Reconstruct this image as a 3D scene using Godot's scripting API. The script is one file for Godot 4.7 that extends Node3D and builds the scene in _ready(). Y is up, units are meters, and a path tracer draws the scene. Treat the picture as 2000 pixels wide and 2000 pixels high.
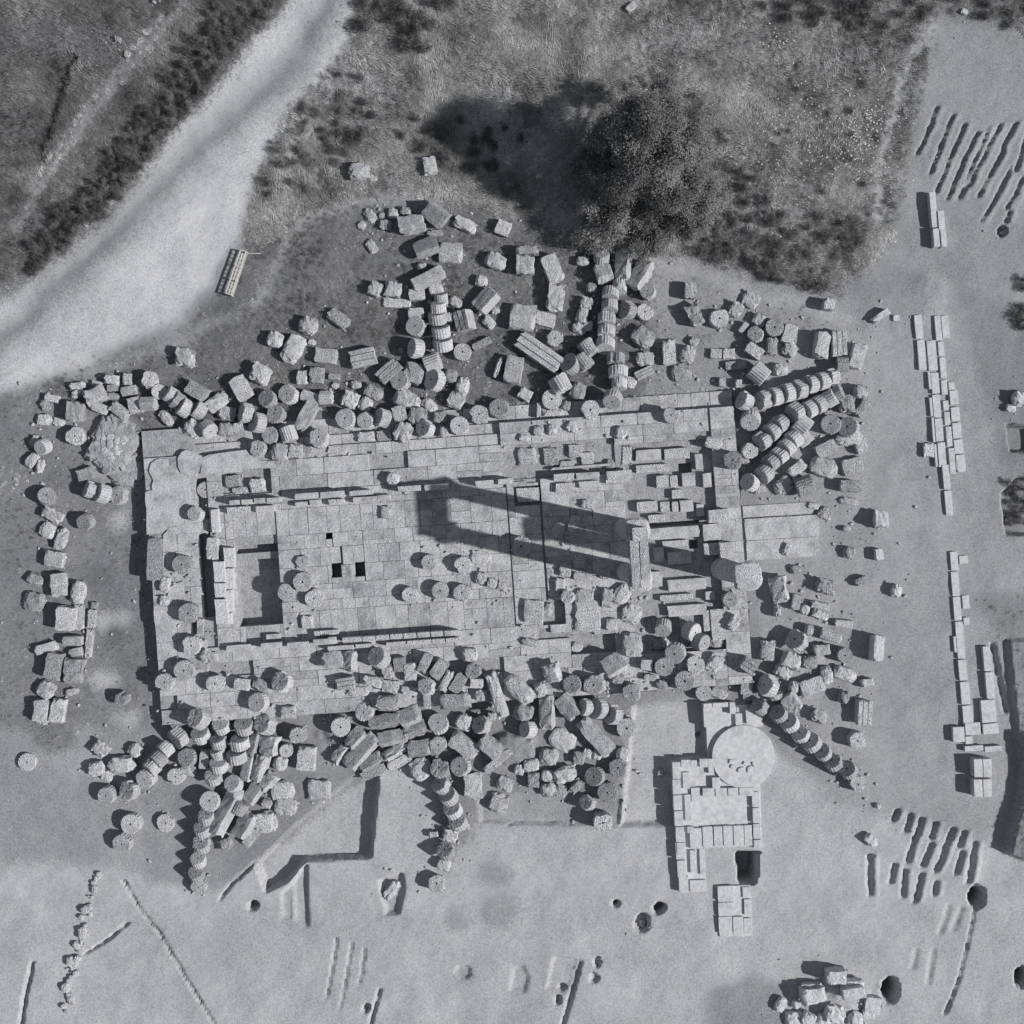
extends Node3D
# Aerial view of a ruined temple: everything is placed in metres, y up.
# Plan positions are surveyed as plan units (1 unit = 0.0382 m); surv() turns them into metres on the plane at a given height.
const K := 0.0382
const CAM_H := 92.0
const PLAT := 0.9          # height of the paved platform above the ground outside
const GN := 640            # terrain cells per side
const GC := 0.16           # terrain cell size
const TEX := 2048

var rng := RandomNumberGenerator.new()
var counts := {}
var hf := PackedFloat32Array()
var tone := PackedFloat32Array()
var dens := PackedFloat32Array()
const TN := 1024
var M := {}
var PLEV := []             # platform levels in platform units

func _ready() -> void:
	rng.seed = 4711
	# camera: hangs from a balloon, looking straight down
	var cam := Camera3D.new(); cam.name = "camera"; add_child(cam)
	cam.position = Vector3(0, CAM_H, 0); cam.rotation_degrees = Vector3(-90, 0, 0)
	cam.fov = 45.1; cam.near = 0.5; cam.far = 3000.0; cam.current = true
	var we := WorldEnvironment.new(); we.name = "world_environment"; add_child(we)
	var env := Environment.new(); we.environment = env
	env.background_mode = Environment.BG_SKY
	var sky := Sky.new(); var sm := ProceduralSkyMaterial.new(); sky.sky_material = sm; env.sky = sky
	sm.sky_top_color = Color(0.53, 0.55, 0.58); sm.sky_horizon_color = Color(0.70, 0.72, 0.75)
	sm.ground_bottom_color = Color(0.35, 0.35, 0.36); sm.ground_horizon_color = Color(0.6, 0.61, 0.63)
	sm.sun_angle_max = 1.0
	env.background_energy_multiplier = 0.68
	env.tonemap_mode = Environment.TONE_MAPPER_LINEAR
	env.tonemap_exposure = 1.07
	env.sdfgi_enabled = true; env.ssao_enabled = true; env.ssil_enabled = true
	var sun := DirectionalLight3D.new(); sun.name = "sun"; add_child(sun)
	var el := deg_to_rad(36.0)
	var sd := Vector3(-0.976 * cos(el), -sin(el), -0.216 * cos(el))
	sun.look_at_from_position(Vector3.ZERO, sd, Vector3.UP)
	sun.light_energy = 1.48; sun.light_angular_distance = 0.9; sun.light_color = Color(1.0, 0.99, 0.98)
	sun.shadow_enabled = true
	materials()
	terrain()
	print("terrain done")
	temple()
	print("temple done")
	columns()
	ramp()
	foundations()
	print("foundations done")
	stones()
	print("stones done")
	rubble_mound(); chips(); rubble_wall(); railing()
	vegetation()
	print("vegetation done")

# ---------------------------------------------------------------- helpers
func surv(x: float, y: float, h := 0.0) -> Vector3:
	var f := K * (1.0 - h / CAM_H)
	return Vector3((x - 1000.0) * f, h, (y - 1000.0) * f)
func numbered(n: String) -> String:
	if not counts.has(n):
		counts[n] = 0; return n
	counts[n] += 1
	return "%s_%03d" % [n, counts[n]]
func tag(o: Node, label: String, cat: String, group := "", kind := "") -> void:
	if label != "": o.set_meta("label", label)
	if cat != "": o.set_meta("category", cat)
	if group != "": o.set_meta("group", group)
	if kind != "": o.set_meta("kind", kind)
func thing(called: String, at: Vector3, label: String, cat: String, group := "") -> Node3D:
	var o := Node3D.new(); o.name = numbered(called); add_child(o); o.position = at
	tag(o, label, cat, group); return o
func mi(called: String, mesh: Mesh, mat: Material, parent: Node, xf: Transform3D) -> MeshInstance3D:
	var o := MeshInstance3D.new(); o.mesh = mesh; o.material_override = mat
	if parent == self: o.name = numbered(called)
	else: o.name = called
	parent.add_child(o, true); o.transform = xf
	return o
func basis_img(ang: float, s: Vector3) -> Basis:
	return Basis(Vector3.UP, -deg_to_rad(ang)).scaled_local(s)
func hash3(i: int, j: int, k: int, s: int) -> float:
	var n := (i * 73856093) ^ (j * 19349663) ^ (k * 83492791) ^ (s * 2654435)
	n = (n ^ (n >> 13)) * 1274126177
	return float((n ^ (n >> 16)) & 0xffff) / 65535.0 * 2.0 - 1.0

# ---------------------------------------------------------------- materials
func noise_bytes(size: int, freq: float, sd: int, oct := 3, type := FastNoiseLite.TYPE_SIMPLEX_SMOOTH, seamless := true) -> PackedByteArray:
	var n := FastNoiseLite.new(); n.noise_type = type; n.frequency = freq; n.seed = sd
	n.fractal_type = FastNoiseLite.FRACTAL_FBM; n.fractal_octaves = oct
	var im: Image = n.get_seamless_image(size, size) if seamless else n.get_image(size, size)
	im.convert(Image.FORMAT_L8)
	return im.get_data()
func lin2s(v: float) -> int:
	v = clampf(v, 0.0, 1.0)
	var s := v * 12.92 if v <= 0.0031308 else 1.055 * pow(v, 1.0 / 2.4) - 0.055
	return int(clampf(s * 255.0 + 0.5, 0, 255))
func stone_tex(base: float, patch: float, speck: float, sd: int) -> ImageTexture:
	var S := 512
	var a := noise_bytes(S, 0.012, sd, 4)
	var b := noise_bytes(S, 0.10, sd + 1, 3)
	var c := noise_bytes(S, 0.035, sd + 2, 3)
	var lut := PackedByteArray(); lut.resize(1024)
	for i in 1024: lut[i] = lin2s(i / 1023.0)
	var out := PackedByteArray(); out.resize(S * S * 3)
	for i in S * S:
		var v := base * (1.0 + patch * 1.5 * (a[i] / 127.5 - 1.0) + 0.22 * (c[i] / 127.5 - 1.0))
		var t := (b[i] - 152.0) / 24.0 + (c[i] - 128.0) / 45.0 + (a[i] - 132.0) / 45.0
		if t > 0.0: v *= 1.0 - speck * minf(t, 1.0)
		elif b[i] < 92: v *= 1.0 + speck * 0.25
		var q: int = lut[clampi(int(v * 1023.0), 0, 1023)]
		out[i * 3] = q; out[i * 3 + 1] = mini(q + 1, 255); out[i * 3 + 2] = mini(q + 4, 255)
	var im := Image.create_from_data(S, S, false, Image.FORMAT_RGB8, out)
	im.generate_mipmaps()
	return ImageTexture.create_from_image(im)
func bump_tex(freq: float, sd: int, strength: float) -> ImageTexture:
	var n := FastNoiseLite.new(); n.frequency = freq; n.seed = sd; n.fractal_octaves = 4
	var im := n.get_seamless_image(512, 512); im.convert(Image.FORMAT_RGBA8)
	im.bump_map_to_normal_map(strength)
	return ImageTexture.create_from_image(im)
func stone_mat(base: float, patch: float, speck: float, sd: int, scl: float, nrm: ImageTexture, bump := 0.4) -> StandardMaterial3D:
	var m := StandardMaterial3D.new()
	m.albedo_texture = stone_tex(base, patch, speck, sd)
	m.roughness = 0.95; m.metallic_specular = 0.2
	m.uv1_triplanar = true; m.uv1_world_triplanar = true; m.uv1_scale = Vector3.ONE * scl
	m.normal_enabled = true; m.normal_texture = nrm; m.normal_scale = bump
	return m
func plain(c: Color, rough := 0.9) -> StandardMaterial3D:
	var m := StandardMaterial3D.new(); m.albedo_color = c; m.roughness = rough; m.metallic_specular = 0.2
	return m
func materials() -> void:
	var nb := bump_tex(0.05, 5, 6.0)
	var pit := bump_tex(0.11, 6, 9.0)
	M.stone_a = stone_mat(0.46, 0.28, 0.62, 11, 0.16, pit, 0.45)
	M.stone_b = stone_mat(0.39, 0.32, 0.66, 21, 0.17, pit, 0.45)
	M.stone_c = stone_mat(0.31, 0.32, 0.68, 31, 0.15, pit, 0.45)
	M.stone_pale = stone_mat(0.52, 0.14, 0.4, 41, 0.14, nb)
	M.paving = stone_mat(0.42, 0.26, 0.30, 51, 0.13, nb, 0.25)
	M.paving_b = stone_mat(0.38, 0.28, 0.34, 56, 0.12, nb, 0.25)
	M.paving_c = stone_mat(0.34, 0.30, 0.38, 58, 0.11, nb, 0.25)
	M.ashlar = stone_mat(0.50, 0.12, 0.16, 61, 0.12, nb, 0.12)
	M.plaster = stone_mat(0.50, 0.10, 0.08, 65, 0.09, nb, 0.08)
	M.core = stone_mat(0.33, 0.30, 0.5, 71, 0.2, nb)
	M.wood = plain(Color(0.72, 0.72, 0.71))
	M.trunk = plain(Color(0.20, 0.19, 0.18))
	M.leaf = leaf_mat(); 

func leaf_mat() -> StandardMaterial3D:
	var m := StandardMaterial3D.new()
	m.vertex_color_use_as_albedo = true; m.roughness = 0.7; m.metallic_specular = 0.25
	m.cull_mode = BaseMaterial3D.CULL_DISABLED
	m.backlight_enabled = true; m.backlight = Color(0.06, 0.06, 0.06)
	return m

# ---------------------------------------------------------------- terrain
func fill_poly(arr: PackedFloat32Array, n: int, cell: float, poly: Array, val: float, add: bool) -> void:
	# scanline fill on an n x n grid whose centre is the origin; poly in plan units
	var pts := []
	var zmin := 1e9; var zmax := -1e9
	for p in poly:
		var gx: float = (p[0] - 1000.0) * K / cell + n * 0.5
		var gz: float = (p[1] - 1000.0) * K / cell + n * 0.5
		pts.append(Vector2(gx, gz)); zmin = minf(zmin, gz); zmax = maxf(zmax, gz)
	for j in range(maxi(0, int(ceil(zmin))), mini(n - 1, int(floor(zmax))) + 1):
		var xs := []
		for i in pts.size():
			var a: Vector2 = pts[i]; var b: Vector2 = pts[(i + 1) % pts.size()]
			if (a.y <= j and b.y > j) or (b.y <= j and a.y > j):
				xs.append(a.x + (j - a.y) / (b.y - a.y) * (b.x - a.x))
		xs.sort()
		for q in range(0, xs.size() - 1, 2):
			for i in range(maxi(0, int(ceil(xs[q]))), mini(n - 1, int(floor(xs[q + 1]))) + 1):
				if add: arr[j * n + i] += val
				else: arr[j * n + i] = val
func cut_poly(poly: Array, dh: float) -> void:
	# lower or raise the earth inside a polygon, with cells on its border moved in proportion
	var n := GN + 1
	var pts := []; var zmin := 1e9; var zmax := -1e9
	for p in poly:
		var q := Vector2((p[0] - 1000.0) * K / GC + GN * 0.5, (p[1] - 1000.0) * K / GC + GN * 0.5)
		pts.append(q); zmin = minf(zmin, q.y); zmax = maxf(zmax, q.y)
	for j in range(maxi(0, int(zmin) - 1), mini(GN, int(zmax) + 2) + 1):
		for sub in 5:
			var z := j + (sub - 2) * 0.2
			var xs := []
			for i in pts.size():
				var a: Vector2 = pts[i]; var b: Vector2 = pts[(i + 1) % pts.size()]
				if (a.y <= z and b.y > z) or (b.y <= z and a.y > z): xs.append(a.x + (z - a.y) / (b.y - a.y) * (b.x - a.x))
			xs.sort()
			for q in range(0, xs.size() - 1, 2):
				for i in range(maxi(0, int(xs[q])), mini(GN, int(xs[q + 1]) + 1) + 1):
					var cov := clampf(minf(i + 0.5, xs[q + 1]) - maxf(i - 0.5, xs[q]), 0.0, 1.0)
					hf[j * n + i] += dh * cov * 0.2
func line_strip(line: Array, w: float) -> Array:
	var l := []; var r := []
	for i in line.size():
		var p := Vector2(line[i][0], line[i][1])
		var a: Array = line[maxi(i - 1, 0)]; var b: Array = line[mini(i + 1, line.size() - 1)]
		var d := Vector2(b[0] - a[0], b[1] - a[1]).normalized()
		var nn := Vector2(-d.y, d.x) * w * 0.5
		l.append([p.x + nn.x, p.y + nn.y]); r.push_front([p.x - nn.x, p.y - nn.y])
	return l + r
var un2 := FastNoiseLite.new()
func dig_line(line: Array, w: float, depth: float) -> void:
	# a trough with sloping sides along a line (plan units)
	var n := GN + 1
	for s in line.size() - 1:
		var a := Vector2((line[s][0] - 1000.0) * K, (line[s][1] - 1000.0) * K)
		var b := Vector2((line[s + 1][0] - 1000.0) * K, (line[s + 1][1] - 1000.0) * K)
		var hw := w * K * 0.5
		var x0 := int((minf(a.x, b.x) - hw) / GC + GN * 0.5); var x1 := int((maxf(a.x, b.x) + hw) / GC + GN * 0.5) + 1
		var z0 := int((minf(a.y, b.y) - hw) / GC + GN * 0.5); var z1 := int((maxf(a.y, b.y) + hw) / GC + GN * 0.5) + 1
		for j in range(maxi(z0, 0), mini(z1, GN) + 1):
			for i in range(maxi(x0, 0), mini(x1, GN) + 1):
				var p := Vector2((i - GN * 0.5) * GC, (j - GN * 0.5) * GC)
				var q := Geometry2D.get_closest_point_to_segment(p, a, b)
				var d := p.distance_to(q) / (hw * (0.9 + 0.45 * un2.get_noise_2d(p.x * 0.7 + 40.0, p.y * 0.7)))
				if d < 1.0:
					var k := j * n + i
					var t := -depth * smoothstep(1.0, 0.3, d) * (0.75 + 0.5 * un2.get_noise_2d(p.x, p.y))
					if depth > 0.0: hf[k] = minf(hf[k], base_h[k] + t)
					else: hf[k] = maxf(hf[k], base_h[k] + t)
var base_h := PackedFloat32Array()
func dig_hole(x: float, y: float, rx: float, ry: float, depth: float) -> void:
	var n := GN + 1
	var c := Vector2((x - 1000.0) * K, (y - 1000.0) * K)
	var R := maxf(rx, ry) * K + 0.3
	for j in range(maxi(0, int((c.y - R) / GC + GN * 0.5)), mini(GN, int((c.y + R) / GC + GN * 0.5) + 1) + 1):
		for i in range(maxi(0, int((c.x - R) / GC + GN * 0.5)), mini(GN, int((c.x + R) / GC + GN * 0.5) + 1) + 1):
			var px := (i - GN * 0.5) * GC - c.x; var pz := (j - GN * 0.5) * GC - c.y
			var d := Vector2(px / (rx * K), pz / (ry * K)).length()
			if d < 1.0: hf[j * n + i] -= depth
			elif d < 1.0 + 0.25: hf[j * n + i] -= depth * 0.12
func ground_h(x: float, z: float) -> float:
	var fx := clampf(x / GC + GN * 0.5, 0, GN - 0.001); var fz := clampf(z / GC + GN * 0.5, 0, GN - 0.001)
	var i := int(fx); var j := int(fz); var n := GN + 1
	var a := fx - i; var b := fz - j
	return lerpf(lerpf(hf[j * n + i], hf[j * n + i + 1], a), lerpf(hf[(j + 1) * n + i], hf[(j + 1) * n + i + 1], a), b)
func blur(arr: PackedFloat32Array, n: int, r: int) -> PackedFloat32Array:
	var t := PackedFloat32Array(); t.resize(n * n)
	var w := 1.0 / (2 * r + 1)
	for j in n:
		var s := 0.0; var o := j * n
		for i in range(-r, r + 1): s += arr[o + clampi(i, 0, n - 1)]
		for i in n:
			t[o + i] = s * w
			s += arr[o + mini(i + r + 1, n - 1)] - arr[o + maxi(i - r, 0)]
	var u := PackedFloat32Array(); u.resize(n * n)
	for i in n:
		var s := 0.0
		for j in range(-r, r + 1): s += t[clampi(j, 0, n - 1) * n + i]
		for j in n:
			u[j * n + i] = s * w
			s += t[mini(j + r + 1, n - 1) * n + i] - t[maxi(j - r, 0) * n + i]
	return u
func terrain() -> void:
	var n := GN + 1
	hf.resize(n * n); hf.fill(0.0)
	var un := FastNoiseLite.new(); un.seed = 3; un.frequency = 0.035; un.fractal_octaves = 5
	for j in n:
		for i in n:
			hf[j * n + i] = un.get_noise_2d(i, j) * 0.10
	for f in RAISE: cut_poly(f[1], f[0])
	# the pale mound at the north-west corner of the temple
	for m in MOUNDS:
		var c := Vector2((m[0] - 1000.0) * K, (m[1] - 1000.0) * K)
		for j in range(maxi(0, int((c.y - 6) / GC + GN * 0.5)), mini(GN, int((c.y + 6) / GC + GN * 0.5))):
			for i in range(maxi(0, int((c.x - 6) / GC + GN * 0.5)), mini(GN, int((c.x + 6) / GC + GN * 0.5))):
				var px: float = ((i - GN * 0.5) * GC - c.x) / (m[2] * K); var pz: float = ((j - GN * 0.5) * GC - c.y) / (m[3] * K)
				var d := sqrt(px * px + pz * pz) + 0.25 * un.get_noise_2d(i * 4, j * 4)
				if d < 1.0: hf[j * n + i] += m[4] * smoothstep(1.0, 0.5, d) * (1.0 + 0.5 * un.get_noise_2d(i * 2.5, j * 2.5))
	base_h = hf.duplicate(); un2.seed = 77; un2.frequency = 1.1
	for t in TROUGHS: dig_line(t[2], t[0], t[1])
	for h in HOLES: dig_hole(h[0], h[1], h[2], h[3], h[4])
	# keep the earth out of the hollow temple foundations
	fill_poly(hf, n, GC, plat_poly(8.0), -3.2, false)
	fill_poly(hf, n, GC, [[1436, 1664], [1480, 1660], [1474, 1726], [1440, 1722]], -3.0, false)
	# ---- tone of the soil, plan units
	tone.resize(TN * TN); dens.resize(TN * TN)
	tone.fill(0.24); dens.fill(0.0)
	for p in SOIL:
		if p[0] >= 0.0: fill_poly(tone, TN, 0.1, p[2], p[0], false)
		if p[1] >= 0.0: fill_poly(dens, TN, 0.1, p[2], p[1], false)
	for p in TRACKS:
		fill_poly(tone, TN, 0.1, line_strip(p[2], p[1]), p[0], false)
		fill_poly(dens, TN, 0.1, line_strip(p[2], p[1]), 0.0, false)
	var soft := blur(tone, TN, 4)
	dens = blur(dens, TN, 4)
	var w1 := noise_bytes(1024, 0.02, 101, 4); var w2 := noise_bytes(1024, 0.02, 102, 4)
	var n1 := noise_bytes(1024, 0.010, 103, 4); var n2 := noise_bytes(1024, 0.10, 104, 3)
	var n3 := noise_bytes(1024, 0.35, 105, 2); var n4 := noise_bytes(1024, 0.03, 106, 3)
	var lut := PackedByteArray(); lut.resize(1024)
	for i in 1024: lut[i] = lin2s(i / 1023.0)
	var out := PackedByteArray(); out.resize(TEX * TEX * 3)
	var k := 0
	for j in TEX:
		var jm := (j & 1023) * 1024
		var jh := (j >> 1) * 1024
		for i in TEX:
			var q := jm + (i & 1023)
			var h := jh + (i >> 1)
			var sx := clampi((i >> 1) + ((w1[h] - 128) >> 5) + ((n2[q] - 128) >> 5), 0, 1023)
			var sz := clampi((j >> 1) + ((w2[h] - 128) >> 5) + ((n3[q] - 128) >> 5), 0, 1023)
			var v := soft[sz * 1024 + sx]
			var dn := dens[sz * 1024 + sx]
			var e := (n1[h] - 128) * 0.0009 + (n2[q] - 128) * 0.0014 + (n3[q] - 128) * 0.0026 + (n4[h] - 128) * 0.0007
			v *= 1.0 + e * (1.0 + dn)
			if n2[q] > 186: v *= 0.78
			var c: int = lut[clampi(int(v * 1023.0), 0, 1023)]
			out[k] = c; out[k + 1] = mini(c + 1, 255); out[k + 2] = mini(c + 4, 255)
			k += 3
	var im := Image.create_from_data(TEX, TEX, false, Image.FORMAT_RGB8, out)
	im.generate_mipmaps()
	var gm := StandardMaterial3D.new(); gm.albedo_texture = ImageTexture.create_from_image(im)
	gm.roughness = 1.0; gm.metallic_specular = 0.1
	# mesh
	var vs := PackedVector3Array(); var ns := PackedVector3Array(); var uv := PackedVector2Array(); var ix := PackedInt32Array()
	vs.resize(n * n); ns.resize(n * n); uv.resize(n * n); ix.resize(GN * GN * 6)
	k = 0
	for j in n:
		for i in n:
			var o := j * n + i
			vs[o] = Vector3((i - GN * 0.5) * GC, hf[o], (j - GN * 0.5) * GC)
			uv[o] = Vector2(float(i) / GN, float(j) / GN)
			var xl := hf[j * n + maxi(i - 1, 0)]; var xr := hf[j * n + mini(i + 1, GN)]
			var zl := hf[maxi(j - 1, 0) * n + i]; var zr := hf[mini(j + 1, GN) * n + i]
			ns[o] = Vector3(xl - xr, 2.0 * GC, zl - zr).normalized()
			if i < GN and j < GN:
				ix[k] = o; ix[k + 1] = o + 1; ix[k + 2] = o + n
				ix[k + 3] = o + 1; ix[k + 4] = o + n + 1; ix[k + 5] = o + n
				k += 6
	var arr := []; arr.resize(Mesh.ARRAY_MAX)
	arr[Mesh.ARRAY_VERTEX] = vs; arr[Mesh.ARRAY_NORMAL] = ns; arr[Mesh.ARRAY_TEX_UV] = uv; arr[Mesh.ARRAY_INDEX] = ix
	var me := ArrayMesh.new(); me.add_surface_from_arrays(Mesh.PRIMITIVE_TRIANGLES, arr)
	var g := mi("ground", me, gm, self, Transform3D.IDENTITY); tag(g, "", "", "", "structure")
	# the land beyond the surveyed square
	var far := plain(Color(0.44, 0.44, 0.45), 1.0)
	var e := GN * GC * 0.5
	var st := SurfaceTool.new(); st.begin(Mesh.PRIMITIVE_TRIANGLES)
	for r in [[-900, -900, 900, -e], [-900, e, 900, 900], [-900, -e, -e, e], [e, -e, 900, e]]:
		var c := [Vector3(r[0], -0.12, r[1]), Vector3(r[2], -0.12, r[1]), Vector3(r[2], -0.12, r[3]), Vector3(r[0], -0.12, r[3])]
		for t in [0, 1, 2, 0, 2, 3]:
			st.set_normal(Vector3.UP); st.add_vertex(c[t])
	var fo := mi("ground_beyond", st.commit(), far, self, Transform3D.IDENTITY); tag(fo, "", "", "", "structure")

# ---------------------------------------------------------------- shape makers
func lattice_box(sd: int, nx: int, ny: int, nz: int, chip: float, rnd: float) -> ArrayMesh:
	# a unit block, base at y 0, with knocked edges; rnd 0 = block, 1 = boulder
	var pos := func(i: int, j: int, k: int) -> Vector3:
		var p := Vector3(float(i) / nx - 0.5, float(j) / ny - 0.5, float(k) / nz - 0.5)
		var ex := 1 if (i == 0 or i == nx) else 0
		var ey := 1 if (j == 0 or j == ny) else 0
		var ez := 1 if (k == 0 or k == nz) else 0
		var edge := ex + ey + ez
		if rnd > 0.0:
			var q := p / maxf(p.length(), 0.001) * 0.56
			p = p.lerp(q, rnd)
		var a := chip * (0.25 if edge == 1 else (0.8 if edge == 2 else 1.4))
		var inward := absf(hash3(i, j, k, sd + 9)) * a
		p -= p * inward
		p += Vector3(hash3(i, j, k, sd), hash3(i, j, k, sd + 1) * (0.6 if j > 0 else 0.1), hash3(i, j, k, sd + 2)) * chip * 0.22
		return p + Vector3(0, 0.5, 0)
	var st := SurfaceTool.new(); st.begin(Mesh.PRIMITIVE_TRIANGLES); st.set_smooth_group(-1)
	var quad := func(a: Vector3, b: Vector3, c: Vector3, d: Vector3) -> void:
		for v in [a, b, c, a, c, d]: st.add_vertex(v)
	for i in nx:
		for k in nz:
			quad.call(pos.call(i, ny, k), pos.call(i + 1, ny, k), pos.call(i + 1, ny, k + 1), pos.call(i, ny, k + 1))
			quad.call(pos.call(i, 0, k), pos.call(i, 0, k + 1), pos.call(i + 1, 0, k + 1), pos.call(i + 1, 0, k))
	for i in nx:
		for j in ny:
			quad.call(pos.call(i, j, nz), pos.call(i, j + 1, nz), pos.call(i + 1, j + 1, nz), pos.call(i + 1, j, nz))
			quad.call(pos.call(i, j, 0), pos.call(i + 1, j, 0), pos.call(i + 1, j + 1, 0), pos.call(i, j + 1, 0))
	for k in nz:
		for j in ny:
			quad.call(pos.call(0, j, k), pos.call(0, j + 1, k), pos.call(0, j + 1, k + 1), pos.call(0, j, k + 1))
			quad.call(pos.call(nx, j, k), pos.call(nx, j, k + 1), pos.call(nx, j + 1, k + 1), pos.call(nx, j + 1, k))
	st.generate_normals()
	return st.commit()
func fix_winding(st: SurfaceTool) -> ArrayMesh:
	st.generate_normals(); return st.commit()
func drum_mesh(sd: int, wear: float, hole := true, taper := 0.0) -> ArrayMesh:
	# fluted drum: radius 1, height 1, centred on the origin; square dowel hole in the top bed
	var N := 40
	var cut := hash3(sd, 1, 2, 3) * PI
	var ring := func(r: float, y: float, i: int, lev: int, flut: float) -> Vector3:
		i = i % N
		var a := TAU * i / N
		var rr := r * (1.0 - (flut if i % 2 == 1 else 0.0))
		rr *= 1.0 - wear * absf(hash3(i / 3, lev, 5, sd)) * (1.0 if r > 0.8 else 0.3)
		var gap := absf(wrapf(a - cut, -PI, PI))
		if wear > 0.11 and gap < 0.5: rr *= 1.0 - 0.20 * (1.0 - gap / 0.5)
		var yy := y + wear * 0.16 * hash3(i / 2, lev, 7, sd) * (0.0 if r < 0.2 else 1.0)
		return Vector3(cos(a) * rr, yy, sin(a) * rr)
	var st := SurfaceTool.new(); st.begin(Mesh.PRIMITIVE_TRIANGLES); st.set_smooth_group(-1)
	var rings := [[0.02, -0.5, 0.0], [0.93, -0.5, 0.03], [1.0, -0.44, 0.05], [1.0 - taper, 0.43, 0.05], [0.94 - taper, 0.5, 0.03], [0.55, 0.5, 0.0], [0.105, 0.495, 0.0]]
	if hole: rings.append([0.10, 0.1, 0.0]); rings.append([0.005, 0.1, 0.0])
	else: rings.append([0.005, 0.5, 0.0])
	for q in rings.size() - 1:
		var A: Array = rings[q]; var B: Array = rings[q + 1]
		var step := 1 if (A[0] > 0.3 or B[0] > 0.3) else 5
		if q >= 6: step = 5
		for i in range(0, N, step):
			var a: Vector3 = ring.call(A[0], A[1], i, q, A[2]); var b: Vector3 = ring.call(B[0], B[1], i, q + 1, B[2])
			var c: Vector3 = ring.call(B[0], B[1], i + step, q + 1, B[2]); var d: Vector3 = ring.call(A[0], A[1], i + step, q, A[2])
			for v in [a, c, b, a, d, c]: st.add_vertex(v)
	st.generate_normals(); return st.commit()
func groove_mesh(sd: int) -> ArrayMesh:
	# block with two channels along its length, unit size, base at y 0
	var w := 0.07 + 0.02 * hash3(sd, 0, 0, 1)
	var z1 := -0.17 + 0.04 * hash3(sd, 0, 0, 2); var z2 := 0.17 + 0.04 * hash3(sd, 0, 0, 3)
	var prof := [Vector2(-0.5, 0.03), Vector2(-0.5, 0.9), Vector2(-0.45, 1.0), Vector2(z1 - w * 0.5, 0.99), Vector2(z1, 0.84), Vector2(z1 + w * 0.5, 0.99), Vector2(z2 - w * 0.5, 1.0), Vector2(z2, 0.85), Vector2(z2 + w * 0.5, 0.98), Vector2(0.46, 0.99), Vector2(0.5, 0.88), Vector2(0.5, 0.03)]
	var st := SurfaceTool.new(); st.begin(Mesh.PRIMITIVE_TRIANGLES); st.set_smooth_group(-1)
	var S := 5
	var pt := func(s: int, i: int) -> Vector3:
		var p: Vector2 = prof[i]
		var x := float(s) / S - 0.5
		var e := 0.05 if (s == 0 or s == S) else 0.015
		return Vector3(x + e * hash3(s, i, 1, sd), p.y * (1.0 + 0.03 * hash3(s, i, 2, sd)), p.x * (1.0 - e * absf(hash3(s, i, 3, sd))))
	var n := prof.size()
	for s in S:
		for i in n:
			var a: Vector3 = pt.call(s, i); var b: Vector3 = pt.call(s, (i + 1) % n); var c: Vector3 = pt.call(s + 1, (i + 1) % n); var d: Vector3 = pt.call(s + 1, i)
			for v in [a, c, b, a, d, c]: st.add_vertex(v)
	var poly := PackedVector2Array(prof)
	var tri := Geometry2D.triangulate_polygon(poly)
	for t in range(0, tri.size(), 3):
		for v in [tri[t], tri[t + 1], tri[t + 2]]: st.add_vertex(pt.call(0, v))
		for v in [tri[t], tri[t + 2], tri[t + 1]]: st.add_vertex(pt.call(S, v))
	st.generate_normals(); return st.commit()

# ---------------------------------------------------------------- temple
# platform frame: u runs along the long side, v across, both in plan units from the north-west corner
const UO := Vector2(274, 842)
const UX := Vector2(0.9975, -0.0705)
const UY := Vector2(0.0705, 0.9975)
const PU := 1161.0
const PV := 577.0
func uv_plan(u: float, v: float) -> Vector2: return UO + UX * u + UY * v
func plan_uv(x: float, y: float) -> Vector2:
	var d := Vector2(x, y) - UO
	return Vector2(d.dot(UX), d.dot(UY))
func plat_poly(inset: float) -> Array:
	var r := []
	for c in [[inset, inset], [PU - inset, inset], [PU - inset, PV - inset], [inset, PV - inset]]:
		var p := uv_plan(c[0], c[1]); r.append([p.x, p.y])
	return r
func plat_level(x: float, y: float) -> float:
	# height of the standing surface at a plan position; -99 off the platform
	var q := plan_uv(x, y)
	if q.x < 0 or q.y < 0 or q.x > PU or q.y > PV: return -99.0
	var lev := PLAT
	for r in CORE:
		if q.x >= r[0] and q.x <= r[2] and q.y >= r[1] and q.y <= r[3]: lev = r[5]
	return lev
func plat_xf(u: float, v: float, y: float, su: float, sv: float, sy: float, jit := 0.0) -> Transform3D:
	# centre (u, v), base at y; sizes in plan units except sy
	var c := uv_plan(u, v)
	var f := 1.0 - PLAT / CAM_H
	return Transform3D(basis_img(-4.04 + jit, Vector3(su * K * f, sy, sv * K * f)), Vector3((c.x - 1000) * K * f, y, (c.y - 1000) * K * f))
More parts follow.
